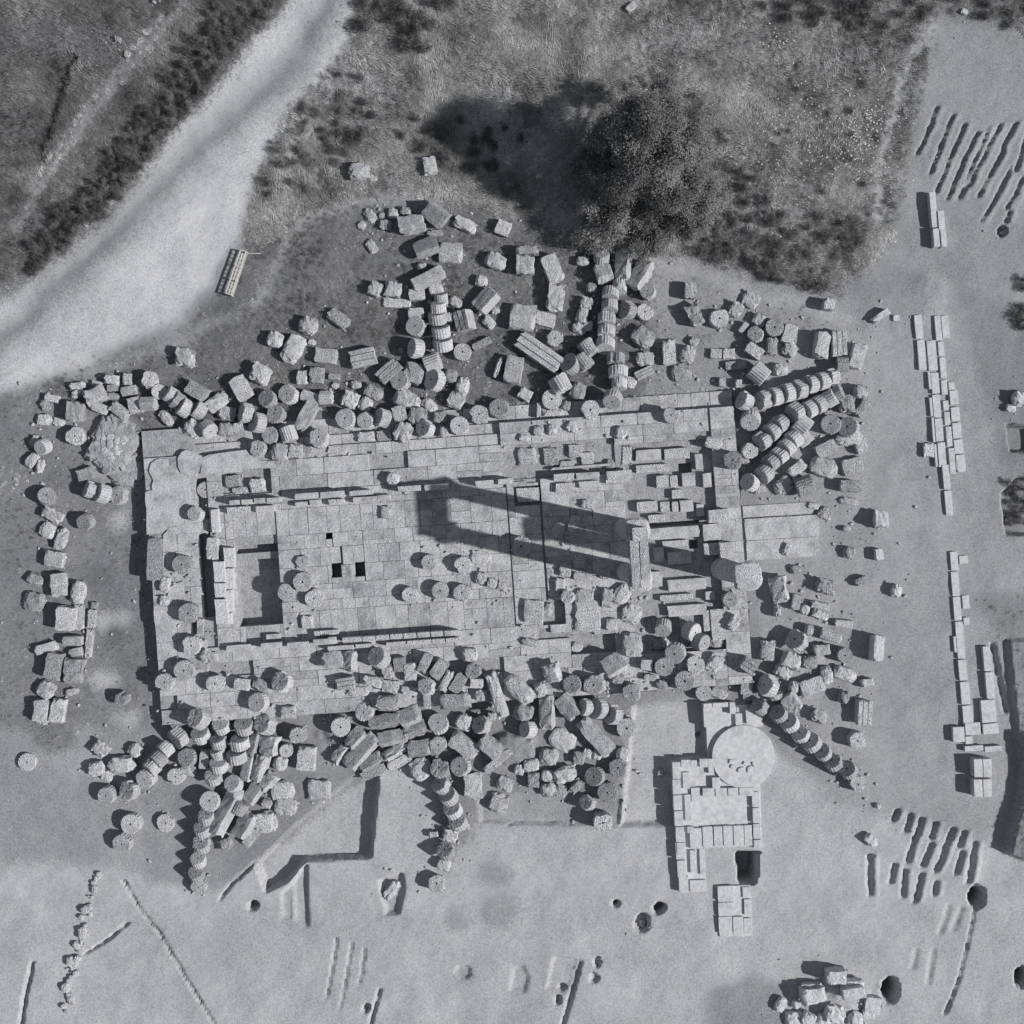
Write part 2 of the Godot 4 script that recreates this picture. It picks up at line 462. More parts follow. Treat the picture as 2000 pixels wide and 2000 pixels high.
func temple() -> void:
	var rough := []
	for i in 6: rough.append(lattice_box(200 + i, 3, 1, 2, 0.016, 0.0))
	var corebox := BoxMesh.new(); corebox.size = Vector3.ONE
	var c0 := uv_plan(PU * 0.5, PV * 0.5)
	var plat := thing("temple_platform", Vector3.ZERO, "large rectangular stepped stone platform of the ruined temple", "platform")
	# core: split the platform into cells at every level's borders, join cells of a row that share a level
	var us := [0.0, PU]; var vs := [0.0, PV]
	for r in CORE:
		for a in [r[0], r[2]]: if not us.has(a): us.append(a)
		for a in [r[1], r[3]]: if not vs.has(a): vs.append(a)
	us.sort(); vs.sort()
	for j in vs.size() - 1:
		var run0 := 0; var cur := -99.0
		for i in us.size():
			var lv := -98.0
			if i < us.size() - 1:
				lv = 0.62
				var mu: float = (us[i] + us[i + 1]) * 0.5; var mv: float = (vs[j] + vs[j + 1]) * 0.5
				for r in CORE:
					if mu > r[0] and mu < r[2] and mv > r[1] and mv < r[3]: lv = r[4]
			if lv != cur:
				if i > 0:
					var hh: float = cur + 3.0
					var u0: float = us[run0]; var u1: float = us[i]
					mi("foundation_course", corebox, M.core, plat, plat_xf((u0 + u1) * 0.5, (vs[j] + vs[j + 1]) * 0.5, -3.0 + hh * 0.5, u1 - u0, vs[j + 1] - vs[j], hh))
				run0 = i; cur = lv
	# north steps and edge courses
	for s in STEPS:
		var u: float = s[0]
		while u < s[2] - 8.0:
			var w := minf(rng.randf_range(26, 44), s[2] - u)
			if s[2] - u - w < 14.0: w = s[2] - u
			mi("step_block", rough[rng.randi() % 6], [M.paving, M.paving, M.paving_b, M.paving_c][rng.randi() % 4], plat, plat_xf(u + w * 0.5, (s[1] + s[3]) * 0.5, s[4], w - 0.4, s[3] - s[1] - 0.4, s[5] - s[4] + rng.randf_range(-0.02, 0.02), rng.randf_range(-0.3, 0.3)))
			u += w
	# paved floors
	for f in FLOORS:
		var o := thing(f.n, Vector3.ZERO, f.l, "floor")
		var rows: Array = f.rows
		for q in rows.size() - 1:
			var u: float = f.u0
			while u < f.u1 - 4.0:
				var w := minf(rng.randf_range(f.w0, f.w1), f.u1 - u)
				if f.u1 - u - w < f.w0 * 0.5: w = f.u1 - u
				var cu := u + w * 0.5; var cv: float = (rows[q] + rows[q + 1]) * 0.5
				var parts := [[u, float(rows[q]), u + w, float(rows[q + 1])]]
				for r in CORE:
					if r[6] != 1: continue
					var nxt := []
					for p in parts:
						if p[2] <= r[0] or p[0] >= r[2] or p[3] <= r[1] or p[1] >= r[3]:
							nxt.append(p); continue
						if p[0] < r[0]: nxt.append([p[0], p[1], r[0], p[3]])
						if p[2] > r[2]: nxt.append([r[2], p[1], p[2], p[3]])
						var a := maxf(p[0], r[0]); var b := minf(p[2], r[2])
						if p[1] < r[1]: nxt.append([a, p[1], b, r[1]])
						if p[3] > r[3]: nxt.append([a, r[3], b, p[3]])
					parts = nxt
				if parts.size() == 1 and rng.randf() < 0.2:
					var p: Array = parts[0]
					if p[3] - p[1] > 26.0 or rng.randf() < 0.5:
						var m := lerpf(p[1], p[3], rng.randf_range(0.3, 0.7)); parts = [[p[0], p[1], p[2], m], [p[0], m, p[2], p[3]]]
					else:
						var m := lerpf(p[0], p[2], rng.randf_range(0.3, 0.7)); parts = [[p[0], p[1], m, p[3]], [m, p[1], p[2], p[3]]]
				if rng.randf() >= f.miss:
					for p in parts:
						if p[2] - p[0] < 5.0 or p[3] - p[1] < 5.0: continue
						var th: float = PLAT - 0.62 + rng.randf_range(-0.03, 0.012) + f.dy
						mi("paving_slab", rough[rng.randi() % 6], [M.paving, M.paving, M.paving_b, M.paving_c][rng.randi() % 4], o, plat_xf((p[0] + p[2]) * 0.5, (p[1] + p[3]) * 0.5, 0.61, p[2] - p[0] - rng.randf_range(0.15, 0.6), p[3] - p[1] - rng.randf_range(0.1, 0.6), th, rng.randf_range(-0.3, 0.3)))
				u += w
	# remains of an upper paving layer with worn, curving edges
	for w in WORN:
		var st := SurfaceTool.new(); st.begin(Mesh.PRIMITIVE_TRIANGLES); st.set_smooth_group(-1)
		var pg := PackedVector2Array()
		for p in w:
			var g := surv(p[0], p[1], PLAT + 0.1); pg.append(Vector2(g.x, g.z))
		var tri := Geometry2D.triangulate_polygon(pg)
		var y1 := PLAT + 0.12; var y0 := PLAT - 0.1
		for i in range(0, tri.size(), 3):
			var a := pg[tri[i]]; var b := pg[tri[i + 1]]; var cc := pg[tri[i + 2]]
			if (b - a).cross(cc - a) < 0.0:
				var sw := b; b = cc; cc = sw
			for v in [a, b, cc]: st.add_vertex(Vector3(v.x, y1, v.y))
		for i in pg.size():
			var a := pg[i]; var b := pg[(i + 1) % pg.size()]
			for v in [Vector3(a.x, y0, a.y), Vector3(a.x, y1, a.y), Vector3(b.x, y1, b.y), Vector3(a.x, y0, a.y), Vector3(b.x, y1, b.y), Vector3(b.x, y0, b.y)]: st.add_vertex(v)
		st.generate_normals()
		mi("worn_slab", st.commit(), M.paving, get_node("west_colonnade_floor"), Transform3D.IDENTITY)
	# patches of slab cut round the openings
	for p in PATCH:
		var host: Node = get_node("cella_floor")
		mi("paving_slab", rough[rng.randi() % 6], M.paving, host, plat_xf((p[0] + p[2]) * 0.5, (p[1] + p[3]) * 0.5, 0.61, p[2] - p[0] - 0.7, p[3] - p[1] - 0.7, 0.285))

func foundations() -> void:
	var rough := []
	for i in 6: rough.append(lattice_box(300 + i, 4, 2, 2, 0.06, 0.0))
	var crisp := []
	for i in 4: crisp.append(lattice_box(340 + i, 3, 1, 3, 0.018, 0.0))
	var made := {}
	for b in BLOCKS:
		var info: Array = PARTS[b[0]]
		if not made.has(b[0]): made[b[0]] = thing(info[0], Vector3.ZERO, info[1], info[2])
		var lv := plat_level(b[1], b[2])
		var base := lv - 0.05
		var g := surv(b[1], b[2], 0.0)
		if lv < -50.0: base = ground_h(g.x, g.z) - 0.25
		var hh: float = b[5] + (0.05 if lv > -50.0 else 0.25)
		var p := surv(b[1], b[2], base + hh)
		p.y = base
		var mat: Material = M[info[3]]
		if info[3] == "paving" and rng.randf() < 0.4: mat = M.stone_a
		var mesh: Mesh = crisp[rng.randi() % 4] if info[3] == "ashlar" else rough[rng.randi() % 6]
		var gap := 0.014 if info[3] == "ashlar" else 0.028
		mi(info[4], mesh, mat, made[b[0]], Transform3D(basis_img(b[6] + rng.randf_range(-0.5, 0.5), Vector3(b[3] * K - gap, hh + rng.randf_range(-0.015, 0.015), b[4] * K - gap)), p))
	# the round plastered floor
	var rb: Node3D = made["round_building"]
	var c := surv(1452.5, 1478, 0.35)
	var cyl := CylinderMesh.new(); cyl.top_radius = 2.34; cyl.bottom_radius = 2.36; cyl.height = 0.75; cyl.radial_segments = 48
	mi("round_floor", cyl, M.plaster, rb, Transform3D(Basis(), c - Vector3(0, 0.375 - 0.02, 0)))
	# floors of the little building, a hand lower than its walls
	for q in [[1322, 1486, 1486, 1655, 0.16], [1334, 1655, 1378, 1742, 0.1], [1404, 1730, 1468, 1829, 0.14], [1380, 1376, 1440, 1484, 0.1], [1440, 1376, 1490, 1420, 0.12], [1430, 1536, 1480, 1549, 0.1]]:
		var fc := surv((q[0] + q[2]) * 0.5, (q[1] + q[3]) * 0.5, q[4])
		mi("plaster_floor", lattice_box(395 + int(q[0]), 5, 1, 5, 0.01, 0.0), M.plaster, rb, Transform3D(basis_img(-2.0, Vector3((q[2] - q[0]) * K, q[4] + 0.8, (q[3] - q[1]) * K)), Vector3(fc.x, -0.8, fc.z)))
	for q in [[-0.75, 0.75, 0.5, 0.3, 20], [-0.2, 0.95, 0.55, 0.35, -10], [0.45, 0.85, 0.6, 0.3, -40], [-0.9, 0.35, 0.35, 0.3, 5], [0.1, 0.5, 0.3, 0.25, 30], [0.75, 0.55, 0.35, 0.2, 60]]:
		mi("broken_kerb", lattice_box(391 + int(q[4]), 3, 1, 2, 0.25, 0.05), M.ashlar, rb, Transform3D(basis_img(q[4], Vector3(q[2], 0.16, q[3])), c + Vector3(q[0], -0.03, q[1])))

func ramp() -> void:
	# low paved ramp in front of the platform's right edge
	var o := thing("entrance_ramp", Vector3.ZERO, "low pale ramp on the ground right of the lone column's edge", "ramp")
	for q in [[1455, 1009, 1600, 1052, 0.2], [1458, 1052, 1600, 1091, 0.18], [1450, 984, 1590, 1007, 0.07]]:
		var w: float = q[2] - q[0]; var h: float = q[3] - q[1]
		var p := surv((q[0] + q[2]) * 0.5, (q[1] + q[3]) * 0.5, q[4]); var g := ground_h(p.x, p.z) - 0.2
		mi("ramp_surface", lattice_box(410 + int(q[0]), 6, 1, 3, 0.02, 0.0), M.paving, o, Transform3D(basis_img(-3.5, Vector3(w * K, q[4] + 0.2, h * K - 0.02)), Vector3(p.x, g, p.z)))

func columns() -> void:
	# three standing Doric columns; drums, echinus and abacus are parts
	var mats := [M.stone_a, M.stone_b, M.paving]
	for c in COLS:
		var p := surv(c.x, c.y, PLAT)
		var o := thing("standing_column", p, c.l, "column", "standing temple columns")
		var n := 12
		var hs: float = c.h - 0.85
		for i in n:
			var r0 := lerpf(c.r, c.r * 0.80, float(i) / n); var r1 := lerpf(c.r, c.r * 0.80, float(i + 1) / n)
			var dm := drum_mesh(500 + i + int(c.x), 0.018, false, (r0 - r1) / r0)
			mi("shaft_drum", dm, mats[i % 2 if i % 5 != 3 else 2], o, Transform3D(Basis(Vector3.UP, 0.0).scaled(Vector3(r0, hs / n - 0.012, r0)), Vector3(0, (i + 0.5) * hs / n, 0)))
		var cap := CylinderMesh.new(); cap.bottom_radius = c.r * 0.79; cap.top_radius = c.r * 1.10; cap.height = 0.42; cap.radial_segments = 40
		var capital := mi("capital", cap, M.stone_a, o, Transform3D(Basis(), Vector3(0, hs + 0.21, 0)))
		mi("abacus", lattice_box(520 + int(c.y), 6, 2, 6, 0.12, 0.52), M.stone_a, capital, Transform3D(basis_img(-4, Vector3(c.r * 2.3, 0.46, c.r * 2.3)), Vector3(0, 0.2, 0)))
	# the beam that still joins the two porch columns
	var a := surv(COLS[0].x, COLS[0].y, PLAT); var b := surv(COLS[1].x, COLS[1].y, PLAT)
	var top: float = COLS[0].h
	var mid := (a + b) * 0.5
	var ar := thing("architrave", mid + Vector3(0, top, 0), "weathered stone beam resting across the two porch columns", "beam")
	var len := a.distance_to(b)
	var dir := rad_to_deg(atan2(b.z - a.z, b.x - a.x))
	var ax := Vector3(b.x - a.x, 0, b.z - a.z).normalized(); var nx := Vector3(-ax.z, 0, ax.x)
	for s in [-1, 1]:
		mi("beam_block", lattice_box(540 + s, 7, 2, 3, 0.07, 0.0), M.stone_b, ar, Transform3D(basis_img(dir, Vector3(len + 0.5 + 0.3 * s, 0.95, 0.58)), nx * 0.31 * s + ax * 0.12 * s))
	mi("beam_block", lattice_box(549, 3, 2, 3, 0.09, 0.0), M.stone_a, ar, Transform3D(basis_img(dir, Vector3(0.9, 0.3, 0.9)), Vector3(0, 0.94, 0) - ax * len * 0.42))

# ---------------------------------------------------------------- stones
func stones() -> void:
	var drums := []
	for i in 8: drums.append(drum_mesh(600 + i * 7, [0.05, 0.08, 0.12, 0.17, 0.06, 0.20, 0.10, 0.15][i]))
	var blocks := []
	for i in 10: blocks.append(lattice_box(700 + i, 6, 3, 4, [0.10, 0.16, 0.22, 0.13, 0.28, 0.18, 0.12, 0.25, 0.16, 0.32][i], 0.0))
	var rubble := []
	for i in 12: rubble.append(lattice_box(800 + i, 5, 4, 4, [0.30, 0.36, 0.26, 0.34][i % 4], [0.15, 0.35, 0.5, 0.25, 0.55, 0.42][i % 6]))
	var grooved := []
	for i in 4: grooved.append(groove_mesh(900 + i))
	var mats := [M.stone_a, M.stone_a, M.stone_b, M.stone_b, M.stone_c]
	var idx := 0
	for s in STONES:
		idx += 1
		var x: float = s[1]; var y: float = s[2]
		var lv := plat_level(x, y)
		var g := surv(x, y, 0.0)
		var base := lv
		if lv < -50.0: base = ground_h(g.x, g.z)
		var mat: Material = mats[int(absf(hash3(idx, 3, 1, 8)) * 4.99)]
		if x > 1700.0 or y > 1880.0: mat = M.stone_pale
		var o: MeshInstance3D
		match s[0]:
			"d":
				var p := surv(x, y, base + s[7]); var r: float = s[3] * K; var h: float = s[7] + 0.05
				o = mi("column_drum", drums[idx % 8], mat, self, Transform3D(Basis(Vector3.UP, idx * 1.3).scaled_local(Vector3(r, h, r)), Vector3(p.x, base - 0.05 + h * 0.5, p.z)))
			"t":
				var r: float = s[3] * K; var hd := deg_to_rad(s[4]); var ti := deg_to_rad(s[5]); var h: float = s[7]
				var ax := Vector3(sin(ti) * cos(hd), cos(ti), sin(ti) * sin(hd))
				var sx := ax.cross(Vector3(0.3, 0.1, 1).normalized()).normalized(); var sz := sx.cross(ax)
				var cy := r * sin(ti) + h * 0.5 * cos(ti) - 0.06
				var p := surv(x, y, base + cy)
				o = mi("fallen_drum", drums[idx % 8], mat, self, Transform3D(Basis(sx * r, ax * h, sz * r), Vector3(p.x, base + cy, p.z)))
			"b", "g":
				# blocks that lie askew are rolled about their long axis
				var rl: float = deg_to_rad(s[6] + 5.0 * hash3(idx, 5, 2, 4)); var pt: float = deg_to_rad(4.0 * hash3(idx, 6, 2, 4))
				if s[7] < 0.45 and s[6] == 0: rl = 0.0; pt = 0.0
				var p := surv(x, y, base + s[7])
				var lift: float = s[4] * K * 0.5 * absf(sin(rl)) * (0.8 if absf(s[6]) > 10 else 0.5)
				var bs := Basis(Vector3.UP, -deg_to_rad(s[5])) * Basis(Vector3.RIGHT, rl) * Basis(Vector3.BACK, pt)
				var lean := bs * Vector3(0, s[7] * 0.5, 0)
				var called := "stone_block" if s[0] == "b" else "grooved_block"
				var shp: Mesh = blocks[idx % 10] if s[0] == "b" else grooved[idx % 4]
				o = mi(called, shp, mat, self, Transform3D(bs.scaled_local(Vector3(s[3] * K, s[7] + 0.05, s[4] * K)), Vector3(p.x - lean.x, base - 0.07 + lift, p.z - lean.z)))
			_:
				var p := surv(x, y, base + s[7] * 0.8)
				o = mi("rubble_stone", rubble[idx % 12], mat, self, Transform3D(basis_img(s[5] + (idx % 5) * 7, Vector3(s[3] * K * 1.04, s[7] + 0.08, s[4] * K * 1.04)), Vector3(p.x, base - 0.08, p.z)))
		# label: kind, place, and which one of that kind it is there
		var suf: String = s[10]; var zn: String = ZONES[s[9]]; var kw: String = KIND_WORDS[s[8]]
		var lab := kw + " " + zn
		if suf == "only": lab = "only " + lab
		elif suf.contains(" "): lab += ", %s such from %s" % [suf.split(" ")[0], suf.split(" ")[1]]
		else: lab += ", %s such" % suf
		var grp: String = {"d": "upright column drums", "t": "fallen column drums", "b": "fallen wall blocks", "g": "channelled blocks", "s": "broken stones"}[s[0]]
		tag(o, lab, {"d": "drum", "t": "drum", "b": "block", "g": "block", "s": "stone"}[s[0]], grp + " " + zn)

func rubble_mound() -> void:
	# big weathered lump of packed rubble at the platform's upper left corner
	var p := surv(222, 868, 0.3); p.y = ground_h(p.x, p.z)
	var o := thing("rubble_mound", p, "broad pale mound of packed rubble beside the platform's upper left corner", "mound")
	mi("mound_body", lattice_box(881, 12, 3, 14, 0.34, 0.42), M.core, o, Transform3D(basis_img(24, Vector3(3.3, 0.75, 4.0)), Vector3(0, -0.12, 0)))
	mi("mound_body", lattice_box(882, 10, 3, 10, 0.34, 0.4), M.core, o, Transform3D(basis_img(-30, Vector3(2.6, 0.45, 2.2)), Vector3(0.9, -0.1, 1.9)))
	var r := RandomNumberGenerator.new(); r.seed = 5
	var sm := [lattice_box(883, 3, 2, 3, 0.25, 0.4), lattice_box(884, 3, 2, 3, 0.25, 0.4)]
	for i in 150:
		var a := r.randf() * TAU; var d := sqrt(r.randf()) * 1.8; var z := r.randf_range(0.12, 0.55) * r.randf_range(0.5, 1.0)
		var hh := 0.54 * (1.0 - pow(d / 1.95, 3.0))
		mi("packed_stone", sm[i % 2], M.stone_a if i % 4 else M.stone_pale, o, Transform3D(basis_img(r.randf() * 90, Vector3(z * 1.2, z * 0.5, z)), Vector3(cos(a) * d * 0.85 - sin(a) * d * 0.2, hh - 0.04, sin(a) * d * 1.08)))
func chips() -> void:
	# small broken bits lying about the heaps
	var r := RandomNumberGenerator.new(); r.seed = 17
	var mm := MultiMesh.new(); mm.transform_format = MultiMesh.TRANSFORM_3D; mm.mesh = lattice_box(870, 2, 2, 2, 0.3, 0.4)
	var xs := []
	for s in STONES:
		for q in 5:
			var x: float = s[1] + r.randfn() * 26.0; var y: float = s[2] + r.randfn() * 26.0
			var lv := plat_level(x, y); var p := surv(x, y, 0.1)
			if lv < -50.0: lv = ground_h(p.x, p.z)
			var z := 0.07 + 0.16 * pow(r.randf(), 3.0)
			xs.append(Transform3D(Basis(Vector3.UP, r.randf() * TAU).scaled_local(Vector3(z * 1.3, z * 0.8, z)), Vector3(p.x, lv - 0.01, p.z)))
	mm.instance_count = xs.size()
	for i in xs.size(): mm.set_instance_transform(i, xs[i])
	var o := MultiMeshInstance3D.new(); o.name = "stone_chips"; o.multimesh = mm; o.material_override = M.stone_a
	add_child(o); tag(o, "small broken chips strewn around the fallen stones", "chips", "", "stuff")
func rubble_wall() -> void:
	var rub := []
	for i in 6: rub.append(lattice_box(850 + i, 4, 3, 3, 0.2, 0.4))
	var o := thing("rubble_wall", Vector3.ZERO, "low broken rubble wall running down the pale ground at lower left", "wall")
	var line := [[193, 1700], [183, 1735], [171, 1775], [168, 1790], [160, 1830], [146, 1865], [138, 1905], [132, 1935], [122, 1975]]
	for s in line.size() - 1:
		for q in 11:
			if rng.randf() < 0.25: continue
			var t := (q + rng.randf() * 1.6) / 11.0
			var x := lerpf(line[s][0], line[s + 1][0], t) + rng.randfn() * 5.0 + 3.0 * sin(s * 2.1); var y := lerpf(line[s][1], line[s + 1][1], t)
			var p := surv(x, y, 0.2); var z := 0.14 + 0.5 * pow(rng.randf(), 1.8)
			mi("wall_stone", rub[rng.randi() % 6], M.stone_a if rng.randf() < 0.7 else M.stone_b, o, Transform3D(basis_img(rng.randf() * 90, Vector3(z * rng.randf_range(0.8, 1.5), z * 0.5 + 0.15, z)), Vector3(p.x, ground_h(p.x, p.z) - 0.06, p.z)))
func bar(st: SurfaceTool, a: Vector3, b: Vector3, w: float, h: float) -> void:
	var d := b - a; var ax := d.normalized(); var up := Vector3.UP
	if absf(ax.y) > 0.9: up = Vector3(0, 0, 1)
	var side := ax.cross(up).normalized(); up = side.cross(ax)
	var bm := BoxMesh.new(); bm.size = Vector3(w, h, d.length())
	st.append_from(bm, 0, Transform3D(Basis(side, up, -ax), (a + b) * 0.5))
func barmesh(a: Vector3, b: Vector3, w: float, h: float) -> ArrayMesh:
	var st := SurfaceTool.new(); st.begin(Mesh.PRIMITIVE_TRIANGLES); bar(st, a, b, w, h); return st.commit()
func railing() -> void:
	# pale slatted bench on the verge of the road
	var a := surv(484, 495, 0.0); var b := surv(455, 579, 0.0)
	var ax := (b - a).normalized(); var nx := Vector3(-ax.z, 0, ax.x)
	var gy := minf(ground_h(a.x, a.z), ground_h(b.x, b.z))
	a.y = gy; b.y = gy
	var o := thing("slatted_frame", (a + b) * 0.5, "long pale wooden ladder-like frame standing on the road verge", "frame")
	var c := (a + b) * 0.5
	var L := a.distance_to(b)
	for s in [[0.0, 0.62], [0.42, 0.62], [0.05, 0.05], [0.37, 0.05]]:
		mi("rail", barmesh(a - c + nx * s[0] + Vector3(0, s[1], 0), b - c + nx * s[0] + Vector3(0, s[1], 0), 0.11, 0.07), M.wood, o, Transform3D.IDENTITY)
	for i in 12:
		var q := a - c + ax * (L * i / 11.0)
		mi("rung", barmesh(q + Vector3(0, 0.66, 0) - nx * 0.03, q + Vector3(0, 0.66, 0) + nx * 0.45, 0.06, 0.03), M.wood, o, Transform3D.IDENTITY)
	for i in 4:
		var q := a - c + ax * (L * i / 3.0)
		for w in [0.0, 0.42]:
			mi("post", barmesh(q + nx * w + Vector3(0, -0.1, 0), q + nx * w + Vector3(0, 0.64, 0), 0.08, 0.08), M.wood, o, Transform3D.IDENTITY)
	mi("pole", barmesh(a - c + Vector3(0, 0.08, 0), a - c + Vector3(1.0, 0.08, 0.02), 0.06, 0.06), M.wood, o, Transform3D.IDENTITY)

# ---------------------------------------------------------------- vegetation
func leaf_cloud(sd: int, clumps: Array, leaf: float, tone0: float, tone1: float, loose := 0.15) -> ArrayMesh:
	# clumps: [centre, radius, leaves]; many small leaf faces spread through each clump
	var r := RandomNumberGenerator.new(); r.seed = sd
	var vs := PackedVector3Array(); var cs := PackedColorArray(); var ns := PackedVector3Array()
	for c in clumps:
		var ctr: Vector3 = c[0]; var rad: Vector3 = c[1]
		var tw := r.randf_range(tone0, tone1)
		# twigs: little sprays inside the clump
		var per := 9 if loose < 0.2 else 24
		var sprays := maxi(int(c[2] / per), 1)
		for s in sprays:
			var d := Vector3(r.randfn(), r.randfn() * 0.9 + 0.15, r.randfn()).normalized()
			var q := ctr + d * rad * (pow(r.randf_range(0.05, 1.0), 0.5) + maxf(0.0, r.randfn()) * loose)
			var tq := r.randf_range(0.8, 1.25)
			for l in per:
				var p := q + Vector3(r.randfn(), r.randfn() * 0.8, r.randfn()) * leaf * (1.1 if loose < 0.2 else 1.25)
				var a := Vector3(r.randfn(), r.randfn() * 0.6, r.randfn()).normalized() * leaf * r.randf_range(0.6, 1.2)
				var nrm := (d + Vector3(r.randfn(), r.randfn() + 0.6, r.randfn()) * 0.7).normalized()
				var b := nrm.cross(a).normalized() * leaf * 0.42
				var v := tw * tq * r.randf_range(0.85, 1.15)
				var col := Color(v, v, v * 1.02)
				var gn := a.cross(b).normalized()
				if gn.y < 0.0: gn = -gn; b = -b
				var sn := (gn * 0.75 + Vector3(d.x, maxf(d.y, 0.2), d.z) * 0.45).normalized()
				for t in [p - a * 0.5, p + b * 0.5, p + a * 0.5, p - a * 0.5, p + a * 0.5, p - b * 0.5]:
					vs.append(t); cs.append(col); ns.append(sn)
	var arr := []; arr.resize(Mesh.ARRAY_MAX)
	arr[Mesh.ARRAY_VERTEX] = vs; arr[Mesh.ARRAY_COLOR] = cs; arr[Mesh.ARRAY_NORMAL] = ns
	var me := ArrayMesh.new(); me.add_surface_from_arrays(Mesh.PRIMITIVE_TRIANGLES, arr)
	return me
func limb(st: SurfaceTool, a: Vector3, b: Vector3, r0: float, r1: float) -> void:
	var cm := CylinderMesh.new(); cm.bottom_radius = r0; cm.top_radius = r1; cm.height = a.distance_to(b); cm.radial_segments = 7; cm.rings = 1
	var y := (b - a).normalized(); var x := y.cross(Vector3(0.31, 0.2, 0.93)).normalized(); var z := x.cross(y)
	st.append_from(cm, 0, Transform3D(Basis(x, y, z), (a + b) * 0.5))
func tree(called: String, px: float, py: float, hgt: float, rad: float, nclump: int, sd: int, label: String, t0: float, t1: float) -> void:
	var r := RandomNumberGenerator.new(); r.seed = sd
	var p := surv(px, py, hgt * 0.6); p.y = ground_h(p.x, p.z) - 0.1
	var o := thing(called, p, label, "tree", "trees above the ruins")
	var st := SurfaceTool.new(); st.begin(Mesh.PRIMITIVE_TRIANGLES)
	var fork := Vector3(0.2, hgt * 0.3, 0.1)
	limb(st, Vector3.ZERO, fork, rad * 0.09, rad * 0.07)
	var clumps := []
	for i in nclump:
		var a := TAU * i * 0.618 + r.randf() * 0.5
		var rr := rad * sqrt(r.randf_range(0.02, 1.0)) * 0.82
		rr *= 1.0 + 0.28 * sin(a * 3.0 + sd) + 0.15 * sin(a * 7.0 + sd * 2)
		var yy := hgt * lerpf(0.92, 0.40, pow(minf(rr / rad, 1.0), 1.5)) * r.randf_range(0.66, 1.06)
		var c := Vector3(cos(a) * rr, yy, sin(a) * rr)
		limb(st, fork + Vector3(0, hgt * 0.1 * r.randf(), 0), c - Vector3(0, 0.2, 0), rad * 0.035, rad * 0.01)
		var cr := rad * r.randf_range(0.08, 0.26)
		clumps.append([c, Vector3(cr, cr * 0.75, cr), int(1500 * cr * cr + 200)])
	mi("trunk", st.commit(), M.trunk, o, Transform3D.IDENTITY)
	mi("crown", leaf_cloud(sd + 1, clumps, 0.17, t0, t1, 0.22), M.leaf, o, Transform3D.IDENTITY)
